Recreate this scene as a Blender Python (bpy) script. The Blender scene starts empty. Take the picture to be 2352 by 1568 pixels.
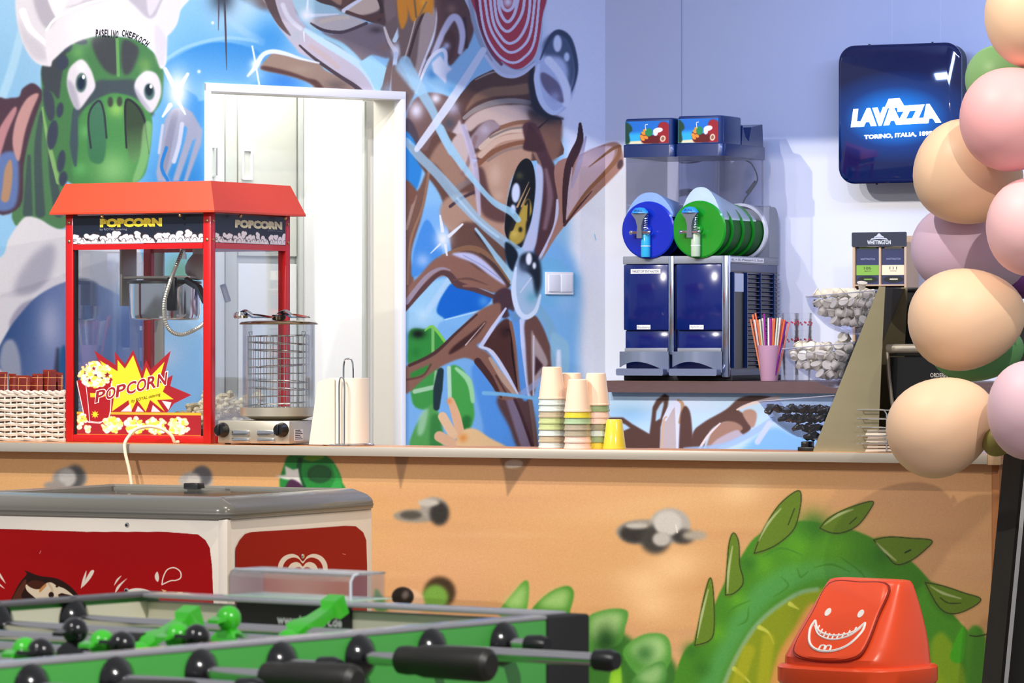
import bpy, bmesh, math, random
import numpy as np
from mathutils import Vector, Matrix

random.seed(7); np.random.seed(7)
PI = math.pi
SC = bpy.context.scene
COL = SC.collection

# ------------------------------------------------------------------ camera, world, lights, exposure
F = 9600.0            # focal length in pixels of the 2352 px wide frame
CX, CY = 1176.0, 784.0
H = 1.25              # camera height
cam = bpy.data.cameras.new('camera'); camo = bpy.data.objects.new('camera', cam); COL.objects.link(camo)
cam.sensor_width = 36.0; cam.sensor_fit = 'HORIZONTAL'; cam.lens = F/2352*36.0
cam.clip_start = 0.5; cam.clip_end = 60
camo.location = (0, 0, H); camo.rotation_euler = (PI/2, 0, 0)
cam.dof.use_dof = True; cam.dof.focus_distance = 12.9; cam.dof.aperture_fstop = 22
SC.camera = camo

wd = bpy.data.worlds.new('world'); SC.world = wd; wd.use_nodes = True
wd.node_tree.nodes['Background'].inputs[0].default_value = (0.93, 0.95, 1.0, 1)
wd.node_tree.nodes['Background'].inputs[1].default_value = 0.36
SC.view_settings.view_transform = 'Standard'; SC.view_settings.look = 'None'
SC.view_settings.gamma = 1.0; SC.view_settings.use_curve_mapping = False
SC.view_settings.exposure = 0.2
SC.cycles.transparent_max_bounces = 48; SC.cycles.max_bounces = 10

def spot(name, loc, aim, power, col, size=80, rad=0.03, blend=0.4):
    l = bpy.data.lights.new(name, 'SPOT'); o = bpy.data.objects.new(name, l); COL.objects.link(o)
    l.energy = power; l.color = col; l.spot_size = math.radians(size); l.spot_blend = blend; l.shadow_soft_size = rad
    o.location = loc
    o.rotation_euler = (Vector(aim)-Vector(loc)).to_track_quat('-Z', 'Y').to_euler()
    return o
def area(name, loc, aim, power, col, sx, sy):
    l = bpy.data.lights.new(name, 'AREA'); o = bpy.data.objects.new(name, l); COL.objects.link(o)
    l.energy = power; l.color = col; l.shape = 'RECTANGLE'; l.size = sx; l.size_y = sy
    o.location = loc; o.rotation_euler = (Vector(aim)-Vector(loc)).to_track_quat('-Z', 'Y').to_euler()
    return o
WARM = (1.0, 0.89, 0.75); NEUT = (1.0, 0.96, 0.92); BLUE = (0.36, 0.50, 1.0)
spot('ceiling_spot', (-2.1, 11.6, 3.55), (-1.25, 13.6, 1.7), 350, NEUT, 84)
spot('ceiling_spot', (-1.2, 11.4, 3.5), (-0.2, 15.1, 1.9), 190, NEUT, 42, blend=.5)
spot('ceiling_spot', (0.0, 10.9, 3.55), (0.3, 13.0, 0.9), 140, WARM, 95)
spot('ceiling_spot', (1.9, 10.0, 3.55), (1.2, 12.6, 0.9), 130, WARM, 95)
spot('ceiling_spot', (-3.4, 8.6, 3.4), (-0.95, 12.3, 0.85), 420, NEUT, 44, blend=.7)
spot('ceiling_spot', (1.7, 7.0, 3.4), (0.95, 11.6, 0.6), 320, WARM, 40, blend=.7)
spot('hall_spot', (-1.6, 3.4, 3.2), (-0.4, 5.1, 0.9), 120, NEUT, 60)
spot('hall_spot', (1.6, 2.6, 3.0), (-0.1, 5.1, 0.9), 300, NEUT, 50)
area('niche_blue_fill', (1.15, 13.75, 2.62), (1.25, 14.6, 1.6), 24, BLUE, 1.6, 0.08)  # unseen blue fill added to tint the niche, not a known fitting

# ------------------------------------------------------------------ helpers
def lin(c):
    return c/12.92 if c <= 0.04045 else ((c+0.055)/1.055)**2.4
def hx(s):
    s = s.lstrip('#'); return tuple(int(s[i:i+2], 16)/255 for i in (0, 2, 4))
def hl(s):
    return tuple(lin(c) for c in hx(s)) + (1,)

def mat(name, col='#888888', rough=0.5, metal=0.0, spec=0.5, emit=None, es=1.0, noise=0.0, nscale=40, bump=0.0, bscale=200, coat=0.0, trans=0.0, stretch=None, sss=0.0):
    m = bpy.data.materials.new(name); m.use_nodes = True
    nt = m.node_tree; b = nt.nodes['Principled BSDF']
    b.inputs['Base Color'].default_value = hl(col); b.inputs['Roughness'].default_value = rough
    b.inputs['Metallic'].default_value = metal; b.inputs['Specular IOR Level'].default_value = spec
    b.inputs['Coat Weight'].default_value = coat; b.inputs['Transmission Weight'].default_value = trans
    if sss: b.inputs['Subsurface Weight'].default_value = sss; b.inputs['Subsurface Radius'].default_value = (.05, .03, .02)
    if emit:
        b.inputs['Emission Color'].default_value = hl(emit); b.inputs['Emission Strength'].default_value = es
    tc = None
    if noise or bump:
        tc = nt.nodes.new('ShaderNodeTexCoord'); mp = nt.nodes.new('ShaderNodeMapping')
        nt.links.new(tc.outputs['Object'], mp.inputs['Vector'])
        if stretch: mp.inputs['Scale'].default_value = stretch
    if noise:
        n = nt.nodes.new('ShaderNodeTexNoise'); n.inputs['Scale'].default_value = nscale; n.inputs['Detail'].default_value = 4
        nt.links.new(mp.outputs[0], n.inputs['Vector'])
        r = nt.nodes.new('ShaderNodeMix'); r.data_type = 'RGBA'
        c = hl(col)
        r.inputs['A'].default_value = tuple(max(0, x*(1-noise)) for x in c[:3])+(1,)
        r.inputs['B'].default_value = tuple(min(1, x*(1+noise)) for x in c[:3])+(1,)
        nt.links.new(n.outputs['Fac'], r.inputs['Factor']); nt.links.new(r.outputs['Result'], b.inputs['Base Color'])
    if bump:
        n2 = nt.nodes.new('ShaderNodeTexNoise'); n2.inputs['Scale'].default_value = bscale
        nt.links.new(mp.outputs[0], n2.inputs['Vector'])
        bp = nt.nodes.new('ShaderNodeBump'); bp.inputs['Strength'].default_value = bump; bp.inputs['Distance'].default_value = 0.002
        nt.links.new(n2.outputs['Fac'], bp.inputs['Height']); nt.links.new(bp.outputs[0], b.inputs['Normal'])
    return m

def glass(name, tint='#ffffff', refl=0.12, rough=0.02):
    m = bpy.data.materials.new(name); m.use_nodes = True; nt = m.node_tree
    nt.nodes.clear(); out = nt.nodes.new('ShaderNodeOutputMaterial')
    t = nt.nodes.new('ShaderNodeBsdfTransparent'); t.inputs[0].default_value = hl(tint)
    g = nt.nodes.new('ShaderNodeBsdfGlossy'); g.inputs['Roughness'].default_value = rough
    fr = nt.nodes.new('ShaderNodeLayerWeight'); fr.inputs['Blend'].default_value = 0.25
    mm = nt.nodes.new('ShaderNodeMath'); mm.operation = 'MULTIPLY_ADD'; mm.inputs[1].default_value = 0.38; mm.inputs[2].default_value = refl*0.4
    nt.links.new(fr.outputs['Fresnel'], mm.inputs[0])
    x = nt.nodes.new('ShaderNodeMixShader'); nt.links.new(mm.outputs[0], x.inputs[0])
    nt.links.new(t.outputs[0], x.inputs[1]); nt.links.new(g.outputs[0], x.inputs[2]); nt.links.new(x.outputs[0], out.inputs[0])
    return m

class FR:
    """A frame standing on the ground plan: origin, and an angle about the vertical."""
    def __init__(s, o, deg):
        s.o = Vector(o); s.a = math.radians(deg); s.deg = deg
        s.ex = Vector((math.cos(s.a), math.sin(s.a), 0)); s.ey = Vector((-math.sin(s.a), math.cos(s.a), 0))
    def px(s, px, py, y=0.0):       # local (x, z) where the sight line meets the local plane y
        r = Vector(((px-CX)/F, 1, (CY-py)/F))
        base = Vector((0, 0, H))
        t = (s.o.dot(s.ey)+y)/r.dot(s.ey)
        p = base+r*t-s.o
        return p.dot(s.ex), p.z
    def pxs(s, px, py, x=0.0):      # local (y, z) on the local plane x
        r = Vector(((px-CX)/F, 1, (CY-py)/F))
        t = (s.o.dot(s.ex)+x)/r.dot(s.ex)
        p = Vector((0, 0, H))+r*t-s.o
        return p.dot(s.ey), p.z
    def w(s, x, y, z=0.0):
        return s.o+s.ex*x+s.ey*y+Vector((0, 0, z))
def at(px, py, d):
    return Vector(((px-CX)*d/F, d, H-(py-CY)*d/F))
CA = -25.0
CFR = FR((0, 0, 0), CA)
def nfr(px, n, z, deg=CA):          # a frame on the plan line n (parallel to the counter) under picture column px
    r = Vector(((px-CX)/F, 1, 0)); t = n/r.dot(CFR.ey); p = r*t
    return FR((p.x, p.y, z), deg)

class MB:
    def __init__(s): s.v = []; s.f = []
    def add(s, vs, fs):
        k = len(s.v); s.v += [tuple(v) for v in vs]; s.f += [tuple(i+k for i in f) for f in fs]; return s
    def box(s, x0, x1, y0, y1, z0, z1, M=None):
        vs = [Vector((x, y, z)) for x in (x0, x1) for y in (y0, y1) for z in (z0, z1)]
        if M: vs = [M@v for v in vs]
        return s.add(vs, [(0, 1, 3, 2), (4, 6, 7, 5), (0, 4, 5, 1), (2, 3, 7, 6), (0, 2, 6, 4), (1, 5, 7, 3)])
    def rbox(s, x0, x1, y0, y1, z0, z1, r=0.005, seg=2, M=None):
        bm = bmesh.new(); bmesh.ops.create_cube(bm, size=1)
        for v in bm.verts: v.co = Vector(((x0+x1)/2+v.co.x*(x1-x0), (y0+y1)/2+v.co.y*(y1-y0), (z0+z1)/2+v.co.z*(z1-z0)))
        bmesh.ops.bevel(bm, geom=list(bm.edges), offset=r, segments=seg, affect='EDGES', profile=0.5)
        return s.bm(bm, M)
    def bm(s, bm, M=None):
        bm.verts.index_update()
        s.add([(M@v.co if M else v.co) for v in bm.verts], [tuple(v.index for v in f.verts) for f in bm.faces]); bm.free(); return s
    def tube(s, path, r, seg=8, closed=False, caps=True):
        P = [Vector(p) for p in path]; n = len(P)
        rs = r if isinstance(r, (list, tuple)) else [r]*n
        rings = []; up = None
        for i in range(n):
            a = P[(i-1) % n] if (closed or i > 0) else P[i]
            b = P[(i+1) % n] if (closed or i < n-1) else P[i]
            t = (b-a).normalized()
            if up is None:
                up = Vector((0, 0, 1)) if abs(t.z) < 0.9 else Vector((1, 0, 0))
            u = (up-t*up.dot(t)).normalized(); w = t.cross(u); up = u
            rings.append([P[i]+(u*math.cos(q*2*PI/seg)+w*math.sin(q*2*PI/seg))*rs[i] for q in range(seg)])
        vs = [v for R in rings for v in R]; fs = []
        for i in range(n if closed else n-1):
            j = (i+1) % n
            for q in range(seg):
                q2 = (q+1) % seg
                fs.append((i*seg+q, i*seg+q2, j*seg+q2, j*seg+q))
        if caps and not closed:
            fs.append(tuple(range(seg-1, -1, -1))); fs.append(tuple((n-1)*seg+q for q in range(seg)))
        return s.add(vs, fs)
    def lathe(s, prof, c=(0, 0, 0), seg=32, M=None, a0=0, a1=2*PI):
        full = abs(a1-a0-2*PI) < 1e-6; n = seg if full else seg+1
        vs = []; fs = []
        for (r, z) in prof:
            for q in range(n):
                a = a0+(a1-a0)*q/seg
                v = Vector((r*math.cos(a), r*math.sin(a), z))
                v = (M@v if M else v)+Vector(c); vs.append(v)
        for i in range(len(prof)-1):
            for q in range(seg):
                q2 = (q+1) % n
                fs.append((i*n+q, i*n+q2, (i+1)*n+q2, (i+1)*n+q))
        return s.add(vs, fs)
    def ball(s, c, rx, ry, rz, seg=24, rings=14, M=None):
        vs = []; fs = []
        for i in range(rings+1):
            t = PI*i/rings
            for q in range(seg):
                a = 2*PI*q/seg
                v = Vector((rx*math.sin(t)*math.cos(a), ry*math.sin(t)*math.sin(a), rz*math.cos(t)))
                vs.append((M@v if M else v)+Vector(c))
        for i in range(rings):
            for q in range(seg):
                q2 = (q+1) % seg
                fs.append((i*seg+q, (i+1)*seg+q, (i+1)*seg+q2, i*seg+q2))
        return s.add(vs, fs)
    def prism(s, poly, y0, y1, fn=None):   # polygon in local x,z pushed along y; fn maps (x,y,z)
        n = len(poly)
        vs = [(x, y0, z) for x, z in poly]+[(x, y1, z) for x, z in poly]
        if fn: vs = [fn(*v) for v in vs]
        fs = [tuple(range(n)), tuple(range(2*n-1, n-1, -1))]+[(i, i+n, (i+1) % n+n, (i+1) % n) for i in range(n)]
        return s.add(vs, fs)
    def ring(s, outer, inner, y0, y1):     # frame between two outlines of the same length (x,z)
        n = len(outer)
        vs = [(x, y0, z) for x, z in outer]+[(x, y0, z) for x, z in inner]+[(x, y1, z) for x, z in outer]+[(x, y1, z) for x, z in inner]
        fs = []
        for i in range(n):
            j = (i+1) % n
            fs += [(i, j, n+j, n+i), (2*n+i, 3*n+i, 3*n+j, 2*n+j), (i, 2*n+i, 2*n+j, j), (n+i, n+j, 3*n+j, 3*n+i)]
        return s.add(vs, fs)
    def loft(s, rings, cap=True):
        n = len(rings[0]); vs = [v for R in rings for v in R]; fs = []
        for i in range(len(rings)-1):
            for q in range(n):
                q2 = (q+1) % n
                fs.append((i*n+q, i*n+q2, (i+1)*n+q2, (i+1)*n+q))
        if cap: fs.append(tuple(range(n-1, -1, -1))); fs.append(tuple((len(rings)-1)*n+q for q in range(n)))
        return s.add(vs, fs)
    def cyl(s, a, b, r, seg=16):
        return s.tube([a, b], r, seg)

def mesh(name, mb, m, smooth=True, ang=0.6, fix=True):
    me = bpy.data.meshes.new(name); me.from_pydata([tuple(v) for v in mb.v], [], mb.f)
    if fix:
        b = bmesh.new(); b.from_mesh(me); bmesh.ops.recalc_face_normals(b, faces=b.faces); b.to_mesh(me); b.free()
    if m: me.materials.append(m)
    if smooth:
        me.shade_smooth(); me.set_sharp_from_angle(angle=ang)
    return me
def obj(name, mb, m, parent=None, smooth=True, ang=0.6, label=None, kind=None):
    me = mb if isinstance(mb, bpy.types.Mesh) else mesh(name, mb, m, smooth, ang)
    o = bpy.data.objects.new(name, me); COL.objects.link(o)
    if parent: o.parent = parent
    if label: o['label'] = label
    if kind: o['kind'] = kind
    return o
def tag(o, label, cat, group=None, kind=None):
    o['label'] = label; o['category'] = cat
    if group: o['group'] = group
    if kind: o['kind'] = kind
    return o
def thing(name, label, cat, fr, group=None):
    o = bpy.data.objects.new(name, None); COL.objects.link(o); o.empty_display_size = 0.05
    o.location = fr.o; o.rotation_euler = (0, 0, fr.a)
    return tag(o, label, cat, group)
def copy_tree(o, parent=None):
    c = o.copy(); COL.objects.link(c)
    if parent: c.parent = parent
    for ch in list(o.children): copy_tree(ch, c)
    return c

_tc = {}
def text_geo(s, bold=0.0, res=3):
    if (s, bold) in _tc: return _tc[(s, bold)]
    cu = bpy.data.curves.new('t', 'FONT'); cu.body = s; cu.size = 1; cu.offset = bold; cu.resolution_u = res; cu.fill_mode = 'BOTH'
    o = bpy.data.objects.new('t', cu); COL.objects.link(o)
    bpy.context.view_layer.update()
    dg = bpy.context.evaluated_depsgraph_get()
    me = bpy.data.meshes.new_from_object(o.evaluated_get(dg))
    V = [tuple(v.co) for v in me.vertices]; FS = [tuple(p.vertices) for p in me.polygons]
    bpy.data.objects.remove(o); bpy.data.curves.remove(cu); bpy.data.meshes.remove(me)
    xs = [v[0] for v in V]; ys = [v[1] for v in V]
    _tc[(s, bold)] = (V, FS, (min(xs), max(xs), min(ys), max(ys)))
    return _tc[(s, bold)]
def text(mb, s, x0, x1, z0, z1, y, bold=0.0, fn=None, th=0.0):
    """write s into the box x0..x1, z0..z1 on the local plane y, facing -y; fn maps local points on"""
    V, FS, (a, b, c, d) = text_geo(s, bold)
    P = [(x0+(v[0]-a)/(b-a)*(x1-x0), y, z0+(v[1]-c)/(d-c)*(z1-z0)) for v in V]
    if fn: P = [fn(*p) for p in P]
    mb.add(P, FS)
    return mb
def quad_map(p00, p10, p01, p11):
    """unit square -> the plan between four points"""
    p00, p10, p01, p11 = map(Vector, (p00, p10, p01, p11))
    def f(x, y, z): return p00*(1-x)*(1-z)+p10*x*(1-z)+p01*(1-x)*z+p11*x*z
    return f
def spl(pts, closed=True, n=6):
    """Catmull-Rom through points (x,z) or (x,y,z)"""
    P = np.array(pts, float); N = len(P); out = []
    rng = range(N) if closed else range(N-1)
    for i in rng:
        if closed: a, b, c, d = P[(i-1) % N], P[i], P[(i+1) % N], P[(i+2) % N]
        else: a, b, c, d = P[max(i-1, 0)], P[i], P[i+1], P[min(i+2, N-1)]
        for k in range(n):
            t = k/n
            out.append(.5*((2*b)+(c-a)*t+(2*a-5*b+4*c-d)*t*t+(3*b-a-3*c+d)*t**3))
    if not closed: out.append(P[-1])
    return [tuple(p) for p in out]
def rrect(x0, x1, z0, z1, r, n=6):
    out = []
    for cx, cz, a in ((x1-r, z1-r, 0), (x0+r, z1-r, PI/2), (x0+r, z0+r, PI), (x1-r, z0+r, 1.5*PI)):
        for k in range(n+1):
            t = a+PI/2*k/n; out.append((cx+r*math.cos(t), cz+r*math.sin(t)))
    return out

# ------------------------------------------------------------------ paint: a small airbrush that fills numpy canvases
class Canvas:
    def __init__(s, x0, y0, x1, y1, sc, base):
        s.x0, s.y0, s.sc = x0, y0, sc
        s.w = int((x1-x0)*sc); s.h = int((y1-y0)*sc)
        s.a = np.empty((s.h, s.w, 3), np.float32); s.a[:] = hx(base)
        s.fo = (0, 0, 1.0)
    def frame(s, ox, oy, k): s.fo = (ox, oy, k)
    def tr(s, pts):
        ox, oy, k = s.fo
        P = np.array(pts, np.float64)
        P[:, 0] = (ox+P[:, 0]/k-s.x0)*s.sc; P[:, 1] = (oy+P[:, 1]/k-s.y0)*s.sc
        return P
    def blend(s, i0, j0, A, col, alpha, grad=None):
        h, w = A.shape
        S = s.a[j0:j0+h, i0:i0+w]
        A = (A*alpha)[..., None]
        if grad is not None: C = grad
        else: C = np.array(hx(col), np.float32)
        S += (C-S)*A
    def region(s, P, m):
        i0 = max(0, int(P[:, 0].min()-m)); i1 = min(s.w, int(P[:, 0].max()+m)+2)
        j0 = max(0, int(P[:, 1].min()-m)); j1 = min(s.h, int(P[:, 1].max()+m)+2)
        return i0, i1, j0, j1
    def fill(s, pts, col, soft=1.5, spline=True, alpha=1.0, col2=None, g=None):
        if spline: pts = spl(pts, True, 5)
        P = s.tr(pts); k = s.sc/s.fo[2]; r = max(0, soft*k)
        i0, i1, j0, j1 = s.region(P, r*2+2)
        if i1-i0 < 2 or j1-j0 < 2: return
        w, h = i1-i0, j1-j0; SS = 2
        acc = np.zeros((h*SS, w+2), np.float32)
        X = P[:, 0]-i0; Y = (P[:, 1]-j0)*SS
        X2 = np.roll(X, -1); Y2 = np.roll(Y, -1)
        for xa, ya, xb, yb in zip(X, Y, X2, Y2):
            if ya == yb: continue
            sg = 1.0
            if ya > yb: xa, ya, xb, yb, sg = xb, yb, xa, ya, -1.0
            r0 = max(0, math.ceil(ya-0.5)); r1 = min(h*SS, math.ceil(yb-0.5))
            if r1 <= r0: continue
            rows = np.arange(r0, r1)
            xc = np.clip(xa+(rows+0.5-ya)/(yb-ya)*(xb-xa), 0, w+0.999)
            ci = xc.astype(int); fr = xc-ci
            acc[rows, ci] += sg*(1-fr); acc[rows, np.minimum(ci+1, w+1)] += sg*fr
        A = np.clip(np.abs(np.cumsum(acc, 1)[:, :w]), 0, 1).reshape(h, SS, w).mean(1)
        if r > 0.8: A = blur(A, r)
        grad = None
        if col2:
            q = s.tr([(g[0], g[1]), (g[2], g[3])]); d = q[1]-q[0]; L = d.dot(d)
            yy, xx = np.mgrid[j0:j1, i0:i1]
            t = np.clip(((xx-q[0, 0])*d[0]+(yy-q[0, 1])*d[1])/L, 0, 1)[..., None].astype(np.float32)
            grad = np.array(hx(col), np.float32)*(1-t)+np.array(hx(col2), np.float32)*t
        s.blend(i0, j0, A, col, alpha, grad)
    def line(s, pts, w, col, soft=1.5, alpha=1.0, spline=True):
        ws = w if isinstance(w, (list, tuple)) else (w, w)
        if spline and len(pts) > 2: pts = spl(pts, False, 5)
        P = s.tr(pts); k = s.sc/s.fo[2]; n = len(P)
        R = np.interp(np.linspace(0, 1, n), np.linspace(0, 1, len(ws)), ws)*k/2; sf = max(0.7, soft*k)
        i0, i1, j0, j1 = s.region(P, R.max()+sf+1)
        if i1-i0 < 2 or j1-j0 < 2: return
        yy, xx = np.mgrid[j0:j1, i0:i1].astype(np.float32); D = np.full(yy.shape, 1e9, np.float32)
        for i in range(n-1):
            dx, dy = P[i+1]-P[i]; L = dx*dx+dy*dy+1e-9
            t = np.clip(((xx-P[i, 0])*dx+(yy-P[i, 1])*dy)/L, 0, 1)
            d = np.hypot(xx-P[i, 0]-t*dx, yy-P[i, 1]-t*dy)-(R[i]+(R[i+1]-R[i])*t)
            np.minimum(D, d, out=D)
        A = np.clip(0.5-D/sf, 0, 1); A = A*A*(3-2*A)
        s.blend(i0, j0, A, col, alpha)
    def ell(s, cx, cy, rx, ry, col, rot=0, soft=1.5, alpha=1.0, **kw):
        c, n = math.cos(math.radians(rot)), math.sin(math.radians(rot))
        s.fill([(cx+rx*math.cos(t)*c-ry*math.sin(t)*n, cy+rx*math.cos(t)*n+ry*math.sin(t)*c) for t in np.linspace(0, 2*PI, 40)[:-1]], col, soft, False, alpha, **kw)
    def glow(s, cx, cy, r, col, alpha=1.0, ry=None):
        P = s.tr([(cx, cy)])[0]; k = s.sc/s.fo[2]; a = r*k; b = (ry or r)*k
        i0, i1, j0, j1 = s.region(np.array([[P[0]-2*a, P[1]-2*b], [P[0]+2*a, P[1]+2*b]]), 0)
        if i1-i0 < 2 or j1-j0 < 2: return
        yy, xx = np.mgrid[j0:j1, i0:i1]
        A = np.exp(-(((xx-P[0])/a)**2+((yy-P[1])/b)**2)*1.2)
        s.blend(i0, j0, np.clip(A, 0, 1).astype(np.float32), col, alpha)
    def grain(s, amt=0.02):
        if amt <= 0: return
        s.a += np.random.normal(0, amt, s.a.shape[:2]).astype(np.float32)[..., None]
        np.clip(s.a, 0, 1, out=s.a)
    def sample(s, px, py):
        x = np.clip((px-s.x0)*s.sc-0.5, 0, s.w-1.001); y = np.clip((py-s.y0)*s.sc-0.5, 0, s.h-1.001)
        i = x.astype(int); j = y.astype(int); u = (x-i)[..., None]; v = (y-j)[..., None]
        a = s.a
        return (a[j, i]*(1-u)+a[j, i+1]*u)*(1-v)+(a[j+1, i]*(1-u)+a[j+1, i+1]*u)*v
def blur(A, r):
    n = max(1, int(round(r/2)))
    for ax in (0, 1):
        for _ in range(2):
            B = np.pad(A, [(n+1, n) if k == ax else (0, 0) for k in (0, 1)])
            c = np.cumsum(B, ax, dtype=np.float64)
            A = ((c[2*n+1:]-c[:-2*n-1]) if ax == 0 else (c[:, 2*n+1:]-c[:, :-2*n-1]))/(2*n+1)
    return A.astype(np.float32)
def image(name, arr, alpha=None):
    h, w = arr.shape[:2]
    im = bpy.data.images.new(name, w, h, alpha=alpha is not None)
    b = np.ones((h, w, 4), np.float32); b[..., :3] = arr
    if alpha is not None: b[..., 3] = alpha
    im.pixels.foreach_set(np.ascontiguousarray(b[::-1]).ravel()); im.update(); im.pack()
    return im
def painted(name, im, rough=0.55, bump=0.15, bscale=250, alpha=False, spec=0.4, nbump=True):
    m = mat(name, '#ffffff', rough, spec=spec, bump=bump, bscale=bscale)
    nt = m.node_tree; t = nt.nodes.new('ShaderNodeTexImage'); t.image = im; t.extension = 'EXTEND'
    nt.links.new(t.outputs['Color'], nt.nodes['Principled BSDF'].inputs['Base Color'])
    if alpha: nt.links.new(t.outputs['Alpha'], nt.nodes['Principled BSDF'].inputs['Alpha'])
    return m
def wall_texture(cv, fr, x0, x1, z0, z1, ppm):
    """lay the sketch out on the wall itself: texel grid in metres along the wall and up"""
    w = int((x1-x0)*ppm); h = int((z1-z0)*ppm)
    X = x0+(np.arange(w)+.5)/w*(x1-x0); Z = z1-(np.arange(h)+.5)/h*(z1-z0)
    wx = fr.o.x+fr.ex.x*X; wy = fr.o.y+fr.ex.y*X
    px = np.broadcast_to(CX+F*wx/wy, (h, w)); py = CY-F*(Z[:, None]+fr.o.z-H)/wy[None, :]
    return cv.sample(px, py)
def set_uv(me, x0, x1, z0, z1, ax=0, az=2):
    uv = me.uv_layers.new(name='UVMap')
    for l in me.loops:
        c = me.vertices[l.vertex_index].co
        uv.data[l.index].uv = ((c[ax]-x0)/(x1-x0), (c[az]-z0)/(z1-z0))
# ------------------------------------------------------------------ the painted walls (layout sketches, later laid on the walls)
def leaf_hand(v):
    v.frame(900, 300, 4.273)
    v.fill([(1600,345),(1850,232),(2080,135),(2190,112),(2245,150),(2272,300),(2210,420),(1690,940),(1460,1290),(1580,1000),(1640,760)], '#a5786a', 4)
    v.fill([(1860,250),(2080,150),(2190,200),(2100,400),(1900,620),(1760,830),(1715,880),(1740,600)], '#c4a9b0', 14)
    v.line([(1845,-70),(1838,110),(1740,330),(1700,600),(1690,900)], (26,90,70,26), '#3d2227', 4)
    v.line([(1900,60),(1830,330),(1760,560)], (20,60,20), '#a59ab6', 14, .8)
    v.line([(1765,360),(1740,560),(1710,860)], (10,24,10), '#b9a7b4', 6)
    v.line([(1690,925),(1800,780),(1960,590)], (26,22,8), '#4a2525', 4)
    v.line([(1730,850),(1900,610),(2100,400),(2215,260),(2235,150)], (16,36,46,30), '#8a5a3c', 5)
    v.line([(2230,150),(2150,185),(1930,355)], (30,30,6), '#7d5030', 5)
    v.ell(2240,330,26,48,'#4b2f35', 15, 8)

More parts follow.
